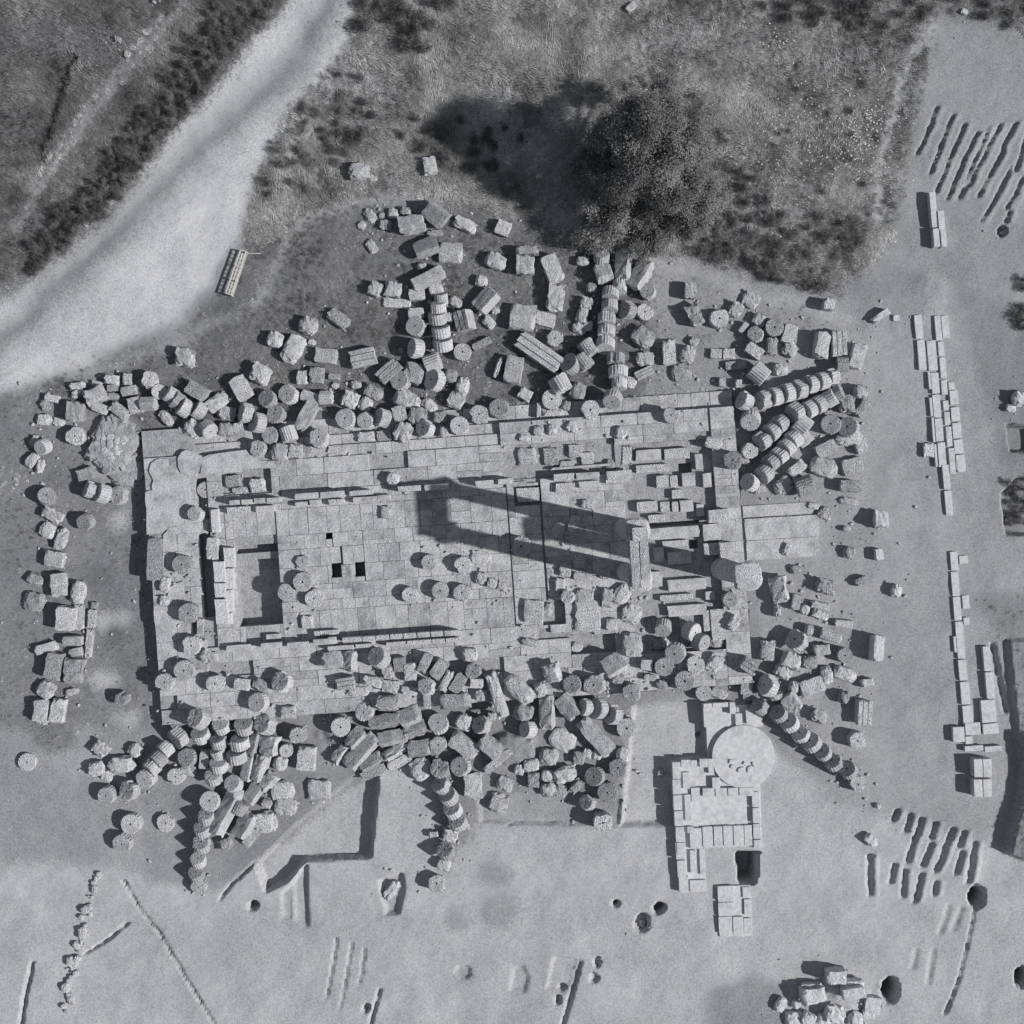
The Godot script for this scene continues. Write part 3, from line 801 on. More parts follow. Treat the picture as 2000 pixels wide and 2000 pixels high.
func vegetation() -> void:
	for t in TREES: tree(t[0], t[1], t[2], t[3], t[4], t[5], t[6], t[7], t[8], t[9])
	# shrubs: five kinds shared between all
	var kinds := []
	for i in 6:
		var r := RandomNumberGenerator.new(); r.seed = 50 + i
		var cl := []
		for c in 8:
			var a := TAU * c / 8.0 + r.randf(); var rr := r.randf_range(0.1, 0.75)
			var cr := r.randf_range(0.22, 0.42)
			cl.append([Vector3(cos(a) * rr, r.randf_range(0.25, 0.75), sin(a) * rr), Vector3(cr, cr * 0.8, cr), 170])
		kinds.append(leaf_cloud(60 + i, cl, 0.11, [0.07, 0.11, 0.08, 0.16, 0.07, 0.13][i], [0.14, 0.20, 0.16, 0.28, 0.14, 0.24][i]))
	var stem := SurfaceTool.new(); stem.begin(Mesh.PRIMITIVE_TRIANGLES)
	for i in 5:
		var a := TAU * i / 5.0
		limb(stem, Vector3(0, -0.1, 0), Vector3(cos(a) * 0.4, 0.45, sin(a) * 0.4), 0.035, 0.012)
	var stem_mesh := stem.commit()
	var si := 0
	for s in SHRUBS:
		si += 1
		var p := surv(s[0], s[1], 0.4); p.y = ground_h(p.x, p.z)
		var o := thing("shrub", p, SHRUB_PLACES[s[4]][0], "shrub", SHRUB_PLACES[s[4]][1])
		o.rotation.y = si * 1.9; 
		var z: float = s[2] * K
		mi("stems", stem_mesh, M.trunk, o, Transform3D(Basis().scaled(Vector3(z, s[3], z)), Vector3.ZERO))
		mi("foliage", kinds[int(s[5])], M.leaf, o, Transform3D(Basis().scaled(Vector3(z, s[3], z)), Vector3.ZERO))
	# grass: one tuft shape, scattered by how grassy the soil is
	var gs := PackedVector3Array(); var gn := PackedVector3Array()
	var r := RandomNumberGenerator.new(); r.seed = 99
	for b in 9:
		var a := r.randf() * TAU; var d := Vector3(cos(a), 0, sin(a))
		var base := Vector3(r.randfn(), 0, r.randfn()) * 0.07
		var tip := base + d * r.randf_range(0.06, 0.20) + Vector3(0.05, r.randf_range(0.14, 0.3), 0.06)
		var sd := Vector3(-d.z, 0, d.x) * 0.016
		var q := (tip - base).cross(sd).normalized()
		var tri := [base - sd, base + sd, tip]
		if q.y < 0.0: q = -q
		if (tri[2] - tri[0]).cross(tri[1] - tri[0]).y < 0.0: tri = [base + sd, base - sd, tip]
		for v in tri:
			gs.append(v); gn.append((Vector3.UP * 0.5 + q).normalized())
	var ga := []; ga.resize(Mesh.ARRAY_MAX); ga[Mesh.ARRAY_VERTEX] = gs; ga[Mesh.ARRAY_NORMAL] = gn
	var gm := ArrayMesh.new(); gm.add_surface_from_arrays(Mesh.PRIMITIVE_TRIANGLES, ga)
	var patch := FastNoiseLite.new(); patch.seed = 8; patch.frequency = 0.09; patch.fractal_octaves = 3
	var xs := []; var cs := []
	var tries := 0
	while tries < 420000:
		tries += 1
		var x := r.randf_range(-44, 44); var z := r.randf_range(-44, 44)
		var dn := dens[clampi(int(z / 0.1) + 512, 0, 1023) * TN + clampi(int(x / 0.1) + 512, 0, 1023)]
		if dn < 0.02 or r.randf() > dn: continue
		var q := patch.get_noise_2d(x, z)
		if r.randf() > 0.75 + q * 0.9: continue
		var k := r.randf_range(0.7, 1.5) * (0.8 + 0.5 * dn)
		xs.append(Transform3D(Basis(Vector3.UP, r.randf() * 0.9 + (PI if r.randf() < 0.25 else 0.0) + q * 3.0).scaled_local(Vector3(k, k * r.randf_range(0.7, 1.2), k)), Vector3(x, ground_h(x, z) - 0.01, z)))
		var v := clampf(0.31 + 0.26 * patch.get_noise_2d(x * 2.2 + 90, z * 2.2) + r.randf_range(-0.12, 0.14), 0.08, 0.7)
		v *= clampf(tone[clampi(int(z / 0.1) + 512, 0, 1023) * TN + clampi(int(x / 0.1) + 512, 0, 1023)] / 0.2, 0.4, 1.3)
		cs.append(Color(v, v, v))
	var mm := MultiMesh.new(); mm.transform_format = MultiMesh.TRANSFORM_3D; mm.use_colors = true; mm.mesh = gm
	mm.instance_count = xs.size()
	for i in xs.size():
		mm.set_instance_transform(i, xs[i]); mm.set_instance_color(i, cs[i])
	print("grass tufts ", xs.size())
	var go := MultiMeshInstance3D.new(); go.name = "grass"; go.multimesh = mm; go.material_override = M.leaf
	add_child(go); tag(go, "dry grass and low weeds of the meadow around the ruins", "grass", "", "stuff")
	# white flower heads in the right-hand meadow
	var fl := BoxMesh.new(); fl.size = Vector3(0.065, 0.03, 0.065)
	var fm := MultiMesh.new(); fm.transform_format = MultiMesh.TRANSFORM_3D; fm.mesh = fl
	var ft := []
	for c in FLOWERS:
		for i in int(c[3]):
			var p := surv(c[0] + r.randfn() * c[2], c[1] + r.randfn() * c[2] * 0.8, 0.3)
			p.y = ground_h(p.x, p.z) + r.randf_range(0.25, 0.4)
			ft.append(Transform3D(Basis(Vector3.UP, r.randf() * TAU).scaled(Vector3.ONE * r.randf_range(0.6, 1.3)), p))
	fm.instance_count = ft.size()
	for i in ft.size(): fm.set_instance_transform(i, ft[i])
	var fo := MultiMeshInstance3D.new(); fo.name = "wild_flowers"; fo.multimesh = fm; fo.material_override = plain(Color(0.85, 0.85, 0.84))
	add_child(fo); tag(fo, "scattered white wild flowers in the meadow right of the tree", "flowers", "", "stuff")

# ---------------------------------------------------------------- survey data
var STONES := [
["s",360.9,697.3,36.2,35.2,0,0,0.9,1,12,"leftmost"],
["b",216,740.8,29,18.6,10,0,0.75,10,13,"third left"],
["b",247,739.8,16.6,22.8,0,0,0.6,10,13,"sixth left"],
["b",148.7,753.2,31.1,12.4,-8,0,0.5,6,13,"only"],
["s",149.7,767.7,22.8,14.5,-40,0,0.4,9,13,"topmost"],
["b",188,749.1,18.6,10.4,10,0,0.4,10,13,"second left"],
["b",182.9,771.8,41.4,31.1,-25,0,0.9,2,13,"rightmost"],
["b",219.1,757.3,22.8,12.4,0,0,0.5,10,13,"fourth left"],
["b",219.1,773.9,24.8,14.5,0,0,0.4,10,13,"fifth left"],
["b",250.1,762.5,29,18.6,-10,0,0.6,10,13,"rightmost"],
["t",292.6,742.9,17.6,-60,22,0,0.75,8,13,"only"],
["t",310.2,765.6,15.5,0,18,0,0.75,8,18,"topmost"],
["b",100,778.1,29,14.5,10,0,0.5,10,13,"leftmost"],
["s",86.6,790.5,22.8,16.6,40,0,0.4,9,13,"second top"],
["b",144.6,802.9,33.1,39.3,8,0,0.9,2,13,"leftmost"],
["b",194.2,796.7,31.1,18.6,20,0,0.6,11,13,"second top"],
["b",231.5,801.9,39.3,22.8,35,0,0.75,11,13,"third top"],
["b",262.6,790.5,26.9,33.1,-10,0,0.75,11,13,"topmost"],
["t",290.5,788.4,15.5,0,84,0,1.11,12,13,"only"],
["s",85.5,819.5,26.9,22.8,0,0,0.4,7,13,"topmost"],
["s",114.5,823.6,20.7,16.6,0,0,0.3,9,13,"third top"],
["t",334,771.8,16.6,215,62,0,0.8,12,12,"leftmost"],
["t",346.4,783.2,18.2,215,62,0,0.8,12,12,"second left"],
["t",360.9,796.7,19,215,62,0,0.8,12,12,"third left"],
["t",388.9,801.9,17.6,215,62,0,0.8,12,12,"fourth left"],
["b",383.7,763.6,45.5,29,28,0,0.9,2,12,"leftmost"],
["s",422,786.3,43.5,26.9,-50,0,0.9,1,12,"second left"],
["s",323.6,816.4,33.1,18.6,30,0,0.5,7,18,"topmost"],
["s",375.4,836,31.1,35.2,0,0,0.8,1,27,"only"],
["t",406.5,838.1,17.6,40,55,0,0.8,3,27,"only"],
["d",145.6,851.6,20.1,0,0,0,0.75,13,13,"only"],
["t",84.5,872.3,15.5,135,30,0,0.75,3,13,"only"],
["s",65.9,860.9,12.4,22.8,10,0,0.4,9,13,"fourth top"],
["s",60.7,898.1,18.6,31.1,10,0,0.5,7,13,"lowest"],
["s",77.3,910.6,14.5,26.9,15,0,0.4,9,13,"lowest"],
["b",166.3,927.1,33.1,24.8,-20,0,0.6,11,13,"lowest"],
["t",177.7,957.1,17.6,200,58,0,0.8,3,17,"leftmost"],
["t",201.5,964.4,18.6,200,54,0,0.8,3,17,"rightmost"],
["t",232.5,967.5,19.7,200,14,0,0.75,8,17,"topmost"],
["t",91.8,969.6,17.6,-60,22,0,0.75,8,17,"second top"],
["s",600.8,635.2,33.1,33.1,20,0,0.9,1,28,"second left"],
["s",660.9,621.7,45.5,24.8,25,0,0.6,1,28,"rightmost"],
["s",536.6,662.1,31.1,29,0,0,0.8,7,28,"third top"],
["s",571.8,680.7,51.8,37.3,92,0,0.9,1,28,"leftmost"],
["s",609.1,668.3,14.5,10.4,10,0,0.25,9,28,"fifth top"],
["b",636,695.2,43.5,29,5,0,0.7,2,28,"only"],
["g",708.5,697.3,47.6,35.2,-12,0,0.8,0,28,"leftmost"],
["g",759.2,724.2,47.6,29,-40,0,0.8,0,28,"rightmost"],
["s",508.7,729.4,37.3,35.2,0,0,0.9,1,12,"rightmost"],
["b",469.4,757.3,47.6,31.1,60,0,0.8,2,12,"rightmost"],
["b",589.4,736.6,20.7,26.9,0,0,0.6,10,28,"leftmost"],
["b",617.4,732.5,29,31.1,5,0,0.7,11,28,"topmost"],
["b",651.6,735.6,22.8,12.4,5,0,0.4,10,28,"rightmost"],
["s",654.7,753.2,12.4,12.4,0,0,0.3,9,28,"lowest"],
["s",695,751.1,20.7,14.5,0,0,0.4,9,28,"sixth top"],
["s",729.2,765.6,35.2,26.9,20,0,0.7,7,28,"fourth top"],
["t",524.2,780.1,18.2,215,25,0,0.75,8,28,"leftmost"],
["t",564.6,770.8,20.3,205,22,0,0.75,8,28,"rightmost"],
["t",538.7,810.1,19.7,215,15,0,0.75,8,28,"second left"],
["b",605,776,37.3,22.8,20,0,0.7,11,28,"lowest"],
["t",637.1,777,14.5,0,84,0,0.95,12,28,"only"],
["b",596.7,813.3,62.1,26.9,-60,0,0.9,4,28,"only"],
["s",683.6,780.1,29,31.1,0,0,0.7,7,28,"fifth top"],
["s",713.7,789.4,24.8,26.9,0,0,0.6,7,28,"lowest"],
["t",676.4,818.4,20.3,200,14,0,0.75,8,0,"fourth left"],
["t",715.7,821.5,17.6,160,18,0,0.75,8,0,"fifth left"],
["t",747.8,816.4,18.6,190,55,0,0.8,3,0,"leftmost"],
["b",779.9,807,26.9,31.1,-15,0,0.8,11,0,"sixth left"],
["s",787.2,844.3,31.1,37.3,0,0,0.9,1,0,"second left"],
["s",442.4,807,31.1,26.9,10,0,0.7,7,12,"only"],
["t",480.7,807,20.7,190,60,0,0.8,12,12,"rightmost"],
["t",503.5,825.7,20.3,190,50,0,0.8,3,12,"only"],
["t",530.4,850.5,17.6,180,12,0,0.75,8,0,"second left"],
["t",563.6,848.4,16.6,70,84,0,1.11,12,0,"only"],
["t",505.6,876.4,17,180,10,0,0.75,8,0,"leftmost"],
["s",547,883.6,33.1,33.1,0,0,0.7,1,0,"leftmost"],
["b",576,881.6,26.9,26.9,3,0,0.6,11,0,"third left"],
["s",599.8,877.4,20.7,10.4,0,0,0.2,9,0,"leftmost"],
["t",624.6,856.7,20.7,250,20,0,0.75,8,0,"third left"],
["s",440.4,838.1,26.9,26.9,0,0,0.7,7,0,"leftmost"],
["b",466.3,834,24.8,18.6,-10,0,0.5,10,0,"only"],
["s",766.5,935.4,22.8,22.8,0,0,0.6,7,0,"third left"],
["b",453.8,939.5,29,22.8,-10,0,0.45,11,0,"leftmost"],
["b",501.4,947.8,31.1,26.9,-5,0,0.5,11,0,"second left"],
["s",470.4,960.2,31.1,18.6,-10,0,0.3,7,0,"second left"],
["b",658.8,879.5,37.3,14.5,5,0,0.2,6,0,"leftmost"],
["b",714.7,852.6,33.1,18.6,-5,0,0.35,11,0,"fourth left"],
["b",749.9,850.5,29,20.7,-5,0,0.3,11,0,"fifth left"],
["s",722.8,420,26.9,18.6,30,0,0.3,7,28,"topmost"],
["s",745.5,420,10.4,10.4,0,0,0.25,9,28,"topmost"],
["s",767.3,415.9,19.7,18.6,0,0,0.4,9,19,"second top"],
["s",792.1,411.8,19.7,16.6,0,0,0.5,9,19,"topmost"],
["s",752.8,438.7,22.8,18.6,-20,0,0.4,9,28,"second top"],
["s",706.2,439.7,14.5,16.6,0,0,0.3,9,28,"third top"],
["b",803.5,436.6,51.8,31.1,-8,-28,0.9,2,19,"leftmost"],
["b",851.1,416.9,47.6,33.1,40,28,1,2,19,"third left"],
["s",909.1,437.6,43.5,22.8,8,0,0.6,1,2,"topmost"],
["b",982.6,443.9,29,29,25,0,0.6,11,2,"topmost"],
["s",725.9,481.1,24.8,16.6,25,0,0.3,9,28,"fourth top"],
["b",832.5,482.2,47.6,31.1,-18,-28,0.8,2,19,"second left"],
["b",880.1,492.5,45.5,39.3,5,0,0.5,2,19,"rightmost"],
["b",849.1,455.2,31.1,12.4,-5,0,0.3,6,19,"only"],
["s",968.1,508,39.3,29,5,0,0.8,1,2,"lowest"],
["b",1029.2,488.4,45.5,15.5,0,0,0.9,6,2,"topmost"],
["b",1026.1,516.3,35.2,37.3,3,0,0.9,2,2,"topmost"],
["b",836.6,542.2,68.3,26.9,-28,0,1,4,19,"rightmost"],
["s",824.2,519.4,18.6,12.4,-20,0,0.5,9,19,"third top"],
["s",733.1,563.9,26.9,26.9,0,0,0.7,7,28,"second top"],
["b",767.3,563.9,33.1,31.1,10,0,0.8,11,19,"leftmost"],
["b",813.9,573.3,31.1,22.8,-5,0,0.7,11,19,"third left"],
["b",851.1,562.9,26.9,22.8,-15,0,0.6,11,19,"rightmost"],
["s",940.2,548.4,22.8,20.7,0,0,0.6,7,2,"topmost"],
["b",774.5,591.9,53.8,18.6,4,0,0.25,4,19,"leftmost"],
["g",949.5,585.7,45.5,33.1,-48,-28,0.8,0,2,"second left"],
["s",967.1,605.3,16.6,14.5,0,0,0.4,9,2,"only"],
["t",861.5,583.6,13.7,265,66,0,0.8,12,19,"topmost"],
["t",856.3,601.2,16.6,265,64,0,0.8,12,19,"second top"],
["t",854.2,621.9,17.8,265,64,0,0.8,12,19,"third top"],
["b",876,618.8,16.6,18.6,0,0,0.7,10,19,"only"],
["t",861.5,647.8,18.6,262,64,0,0.8,12,19,"fourth top"],
["t",865.6,672.6,19.7,262,62,0,0.8,12,19,"fifth top"],
["s",889.4,588.8,24.8,18.6,15,0,0.5,7,19,"topmost"],
["b",811.8,611.6,31.1,20.7,-5,0,0.7,11,19,"second left"],
["t",812.8,638.5,19.7,200,15,0,0.75,8,19,"topmost"],
["g",907,625,39.3,31.1,75,28,1,0,2,"leftmost"],
["t",812.8,680.9,19.7,185,58,0,0.8,3,19,"topmost"],
["s",782.8,684,10.4,10.4,0,0,0.2,9,19,"lowest"],
["t",844.9,707.8,18.6,-20,84,0,1.19,12,19,"lowest"],
["d",902.9,687.1,18.2,0,0,0,0.75,13,2,"leftmost"],
["b",941.2,670.6,39.3,14.5,-25,0,0.5,6,2,"lowest"],
["b",1020.9,618.8,49.7,49.7,8,0,0.8,2,2,"fourth top"],
["b",1064.4,622.9,41.4,26.9,15,0,0.35,11,2,"second top"],
["s",955.7,629.2,24.8,18.6,20,0,0.4,7,2,"second top"],
["g",1054,687.1,93.2,35.2,35,0,0.95,0,2,"rightmost"],
["d",1084.1,660.2,17.6,0,0,0,0.7,13,2,"rightmost"],
["b",1003.3,721.3,53.8,34.2,100,0,0.95,2,2,"lowest"],
["s",973.3,716.1,37.3,10.4,95,0,0.6,7,2,"third top"],
["b",1079.7,522.8,55.9,33.1,70,0,0.9,2,2,"second top"],
["b",1085.9,580.8,53.8,33.1,98,0,0.9,2,2,"third top"],
["s",1138.7,509.4,22.8,18.6,0,0,0.6,9,7,"topmost"],
["t",1171.8,484.5,16.1,270,40,0,0.8,3,7,"topmost"],
["t",1174.9,502.1,15.7,270,40,0,0.8,3,7,"second top"],
["b",1180.1,533.2,33.1,31.1,-15,-28,1,11,7,"only"],
["b",1219.4,516.6,64.2,29,95,28,1,4,7,"only"],
["b",1252.5,535.2,60,29,-60,-28,1,2,11,"leftmost"],
["s",1155.2,561.1,20.7,18.6,0,0,0.7,9,7,"second top"],
["s",1145.9,591.1,22.8,22.8,0,0,0.7,7,7,"topmost"],
["s",1137.6,614.9,22.8,29,0,0,0.7,7,7,"second top"],
["s",1131.4,640.8,24.8,20.7,0,0,0.4,7,7,"third top"],
["s",1149,636.7,18.6,18.6,0,0,0.4,9,7,"lowest"],
["t",1210.1,560.1,15.7,100,60,0,0.8,12,7,"topmost"],
["t",1192.5,574.6,17,100,64,0,0.8,12,7,"second top"],
["t",1191.5,599.4,17,95,66,0,0.8,12,7,"third top"],
["t",1185.3,624.3,18.2,95,66,0,0.8,12,7,"fourth top"],
["t",1184.2,649.1,19,95,66,0,0.8,12,7,"fifth top"],
["t",1182.2,674,19,95,60,0,0.8,12,7,"sixth top"],
["t",1202.9,702.9,19,92,72,0,0.8,12,7,"eighth top"],
["t",1207,727.8,19.9,92,72,0,0.8,12,7,"tenth top"],
["t",1209.1,749.5,16.6,92,72,0,0.8,12,7,"eleventh top"],
["t",1196.6,779.5,19,110,45,0,0.8,3,0,"rightmost"],
["t",1266,570.4,15.7,200,20,0,0.75,8,11,"leftmost"],
["t",1225.6,605.6,19,185,52,0,0.8,3,7,"third top"],
["d",1259.8,608.7,17.6,0,0,0,0.6,13,11,"leftmost"],
["s",1256.7,657.4,41.4,37.3,10,0,0.9,1,11,"only"],
["s",1260.8,700.9,33.1,26.9,0,0,0.5,7,10,"leftmost"],
["g",1258.8,727.8,35.2,17.6,-25,0,0.6,0,10,"only"],
["s",1231.8,746.4,22.8,22.8,0,0,0.5,7,7,"fourth top"],
["b",1349.9,566.3,22.8,31.1,3,0,0.9,11,11,"leftmost"],
["b",1359.2,613.9,45.5,26.9,65,0,1,2,11,"second left"],
["d",1405.8,621.2,20.1,0,0,0,0.7,13,11,"second left"],
["s",1437.8,603.6,22.8,29,20,0,0.6,7,11,"leftmost"],
["b",1307.4,687.4,49.7,24.8,88,0,0.7,2,10,"only"],
["s",1343.6,691.6,24.8,35.2,0,0,0.6,7,10,"second left"],
["s",1356.1,666.7,16.6,16.6,0,0,0.4,9,11,"only"],
["s",1331.2,727.8,37.3,33.1,0,0,0.4,1,10,"leftmost"],
["b",1399.5,690.5,22.8,18.6,0,0,0.4,10,10,"topmost"],
["b",1424.4,690.5,24.8,20.7,0,0,0.35,10,10,"second top"],
["b",1428.5,713.3,22.8,16.6,-5,0,0.4,10,10,"fifth top"],
["b",1449.2,711.2,22.8,16.6,-5,0,0.4,10,10,"third top"],
["t",1149,680.2,17,55,84,0,1.19,12,7,"seventh top"],
["t",1138.7,707.1,18.6,55,84,0,1.19,12,7,"ninth top"],
["t",1114.9,711.2,20.7,210,42,0,0.8,3,7,"lowest"],
["t",1094.2,750.6,20.7,60,84,0,1.19,12,7,"lowest"],
["s",1129.4,763,29,31.1,0,0,0.8,7,7,"lowest"],
["d",1077.6,779.5,20.7,0,0,0,0.9,13,2,"second left"],
["d",1153.2,800.2,20.3,0,0,0,0.9,13,0,"third left"],
["d",1310.5,810.6,16.6,0,0,0,0.6,13,0,"rightmost"],
["s",1107.6,792,14.5,18.6,0,0,0.4,9,0,"sixth left"],
["b",1080.7,806.5,39.3,12.4,0,0,0.3,6,0,"third left"],
["b",1410.9,746.4,12.4,16.6,0,0,0.5,10,10,"sixth top"],
["b",1443,748.5,12.4,16.6,0,0,0.5,10,10,"lowest"],
["s",808.7,728.7,39.3,39.3,0,0,1,1,19,"topmost"],
["t",782.8,744.2,19.7,200,20,0,0.75,8,19,"lowest"],
["s",789,777.3,39.3,35.2,0,0,0.9,1,19,"lowest"],
["t",849,742.2,22.8,185,40,0,0.8,3,19,"lowest"],
["s",880.1,733.9,26.9,24.8,0,0,0.8,7,19,"second top"],
["s",902.9,754.6,22.8,35.2,0,0,0.8,7,2,"lowest"],
["s",890.4,781.5,31.1,31.1,0,0,0.8,7,19,"third top"],
["s",810.7,787.7,18.6,24.8,0,0,0.6,7,19,"fourth top"],
["s",859.4,814.6,24.8,22.8,0,0,0.6,7,0,"fourth left"],
["s",815.9,812.5,33.1,33.1,0,0,0.9,1,0,"rightmost"],
["t",831.4,837.4,18.6,200,35,0,0.75,3,0,"second left"],
["s",866.6,843.6,20.7,20.7,0,0,0.5,9,0,"second left"],
["d",896.6,831.2,19,0,0,0,0.8,13,0,"leftmost"],
["d",935.4,808.4,20.3,0,0,0,0.8,13,0,"second left"],
["t",975.3,798.1,20.3,200,10,0,0.75,8,0,"sixth left"],
["b",1026,770.1,26.9,22.8,30,0,0.6,11,2,"lowest"],
["s",838.7,791.8,31.1,20.7,20,0,0.6,7,19,"lowest"],
["b",1051.9,800.1,8.3,29,0,0,0.5,6,0,"second left"],
["s",1051.9,841.5,18.6,18.6,0,0,0.3,9,0,"fourth left"],
["s",1078.8,839.5,16.6,18.6,0,0,0.35,9,0,"fifth left"],
["s",1025,856,20.7,14.5,0,0,0.3,9,0,"third left"],
["s",1118.2,833.3,20.7,20.7,0,0,0.35,9,0,"seventh left"],
["b",1029.2,891.2,37.3,33.1,-4,0,0.3,11,0,"seventh left"],
["b",1076.8,891.2,29,35.2,-4,0,0.3,11,0,"eighth left"],
["b",1124.4,880.9,26.9,24.8,-4,0,0.35,11,0,"ninth left"],
["b",1107.8,905.7,31.1,12.4,-4,0,0.4,6,0,"rightmost"],
["b",1147.2,895.4,24.8,24.8,-4,0,0.3,11,0,"tenth left"],
["s",1466.6,584.8,31.1,29,0,0,0.35,7,11,"second left"],
["b",1453.2,638.7,22.8,10.4,-50,0,0.6,6,11,"only"],
["b",1620.9,593.1,22.8,22.8,10,0,0.9,10,11,"only"],
["b",1722.3,615.9,37.3,12.4,-35,0,0.6,6,20,"only"],
["b",1751.3,621.1,12.4,12.4,0,0,0.2,10,20,"only"],
["s",1484.2,624.2,24.8,24.8,0,0,0.6,7,11,"rightmost"],
["d",1513.2,638.7,19,0,0,0,0.8,13,11,"rightmost"],
["t",1475.9,653.2,16.6,200,18,0,0.75,8,11,"rightmost"],
["b",1509.1,675.9,35.2,20.7,92,0,0.7,11,11,"second left"],
["b",1544.3,651.1,37.3,26.9,110,0,0.8,11,11,"rightmost"],
["s",1544.3,682.2,26.9,26.9,0,0,0.6,7,10,"fifth left"],
["b",1474.9,684.2,35.2,22.8,35,0,0.8,11,10,"topmost"],
["b",1607.4,672.8,51.8,26.9,100,0,0.95,2,11,"rightmost"],
["g",1640.5,669.7,47.6,29,88,0,0.95,0,11,"only"],
["b",1676.8,694.6,49.7,26.9,105,0,0.7,2,21,"topmost"],
["t",1644.7,712.2,15.5,0,84,0,0.87,12,10,"topmost"],
["s",1525.6,721.5,26.9,22.8,0,0,0.6,7,10,"fourth left"],
["t",1482.2,729.8,19.7,40,84,0,1.27,12,10,"second top"],
["t",1455.2,783.6,20.3,200,66,0,0.8,12,10,"twelfth top"],
["t",1465.6,819.8,20.3,110,40,0,0.8,3,10,"second left"],
["t",1491.5,780.5,19.9,168,66,0,0.8,12,10,"eleventh top"],
["t",1514.2,774.3,19,168,68,0,0.8,12,10,"ninth top"],
["t",1538.1,767,19.7,168,68,0,0.8,12,10,"seventh top"],
["t",1560.8,760.8,20.3,168,68,0,0.8,12,10,"sixth top"],
["t",1584.6,750.5,19,168,68,0,0.8,12,10,"fifth top"],
["t",1605.3,744.3,18.6,168,68,0,0.8,12,10,"fourth top"],
["t",1626,736,17.6,168,70,0,0.8,12,10,"third top"],
["t",1621.9,777.4,18.2,330,66,0,0.8,12,10,"tenth top"],
["t",1635.4,768.1,17,330,66,0,0.8,12,10,"eighth top"],
["t",1599.1,789.8,18.2,150,68,0,0.8,12,10,"thirteenth top"],
["t",1580.5,799.1,18.6,150,68,0,0.8,12,10,"fourteenth top"],
["t",1553.6,805.3,20.3,150,68,0,0.8,12,10,"fifteenth top"],
["t",1523.6,828.1,19,145,68,0,0.8,12,10,"sixteenth top"],
["t",1507,843.6,19,145,68,0,0.8,12,10,"eighteenth top"],
["t",1488.4,861.2,19.9,145,66,0,0.8,12,10,"twentieth top"],
["t",1567,831.2,20.7,40,84,0,1.11,12,10,"seventeenth top"],
["b",1573.3,858.1,31.1,22.8,-40,0,0.5,11,10,"second top"],
["t",1549.4,858.1,19,142,70,0,0.8,12,10,"nineteenth top"],
["t",1537,872.6,19,142,70,0,0.8,12,10,"twenty-first top"],
["t",1522.5,889.2,18.6,142,70,0,0.8,12,10,"twenty-second top"],
["t",1504.9,903.7,19,142,70,0,0.8,12,10,"twenty-third top"],
["t",1492.5,925.4,19,142,66,0,0.8,12,10,"twenty-fourth top"],
["d",1465.6,880.9,17.6,0,0,0,0.8,13,10,"only"],
["s",1456.3,895.4,22.8,22.8,0,0,0.5,7,10,"third left"],
["t",1431.4,899.5,19.7,200,14,0,0.75,8,0,"rightmost"],
["t",1622.9,829.2,19.9,200,18,0,0.75,8,10,"only"],
["s",1656.1,787.7,29,35.2,0,0,1,7,10,"sixth left"],
["s",1681.9,763.9,26.9,24.8,0,0,0.8,7,21,"topmost"],
["b",1685.1,796,37.3,16.6,-55,0,0.6,6,21,"only"],
["t",1657.1,835.4,20.7,200,30,0,0.75,3,10,"rightmost"],
["s",1660.2,856.1,47.6,26.9,-30,0,0.7,1,21,"only"],
["b",1615.7,876.8,41.4,26.9,-25,0,0.8,11,10,"third top"],
["b",1683,870.6,22.8,26.9,-20,0,0.6,11,21,"topmost"],
["s",1610.5,912,49.7,37.3,5,0,0.8,1,10,"rightmost"],
["b",1666.4,909.9,41.4,31.1,-15,0,0.5,2,21,"lowest"],
["b",1558.8,916.1,41.4,22.8,-40,0,0.7,11,10,"lowest"],
["s",1531.8,947.2,37.3,29,-40,0,0.6,1,10,"second left"],
["t",1464.6,943,17.6,200,45,0,0.8,3,10,"leftmost"],
["s",1484.2,955.4,22.8,16.6,-30,0,0.5,9,10,"leftmost"],
["b",1662.3,949.2,41.4,22.8,3,0,0.8,11,21,"second top"],
["b",1438.7,713.2,18.6,14.5,0,0,0.4,10,10,"fourth top"],
["t",1571.2,949,19.7,-20,84,0,1.27,12,10,"lowest"],
["s",1658.1,979,33.1,14.5,0,0,0.25,7,10,"rightmost"],
["s",1589.8,988.3,20.7,12.4,0,0,0.3,9,10,"second left"],
["s",1608.4,1000.7,16.6,22.8,30,0,0.4,9,10,"third left"],
["s",1616.7,1011.1,12.4,10.4,0,0,0.25,9,10,"rightmost"],
["b",1722.3,1015.2,26.9,33.1,5,-28,0.7,11,21,"lowest"],
["s",1654,1032.8,14.5,10.4,0,0,0.4,9,24,"topmost"],
["s",1660.2,1079.4,22.8,22.8,0,0,0.5,7,21,"third top"],
["b",1718.2,1083.6,15.5,22.8,-5,0,0.6,10,21,"second top"],
["s",1538.1,1073.2,12.4,22.8,0,0,0.5,9,24,"second top"],
["s",1554.6,1112.5,20.7,16.6,0,0,0.4,9,24,"third top"],
["s",1614.7,1145.7,37.3,26.9,10,0,0.8,7,24,"only"],
["b",1683,1135.3,24.8,14.5,-20,0,0.6,10,21,"third top"],
["s",1751.3,1154,18.6,24.8,0,0,0.6,7,21,"fourth top"],
["b",1523.6,1151.9,51.8,31.1,78,28,0.95,2,24,"only"],
["s",1519.4,1193.3,12.4,22.8,0,0,0.8,9,24,"fifth top"],
["b",1556.7,1176.7,31.1,16.6,100,0,0.7,10,24,"only"],
["b",1604.3,1182.9,37.3,14.5,10,0,0.6,6,24,"leftmost"],
["s",1573.3,1191.2,16.6,18.6,0,0,0.5,9,24,"fourth top"],
["b",1604.3,1200.5,33.1,16.6,25,0,0.6,11,24,"second left"],
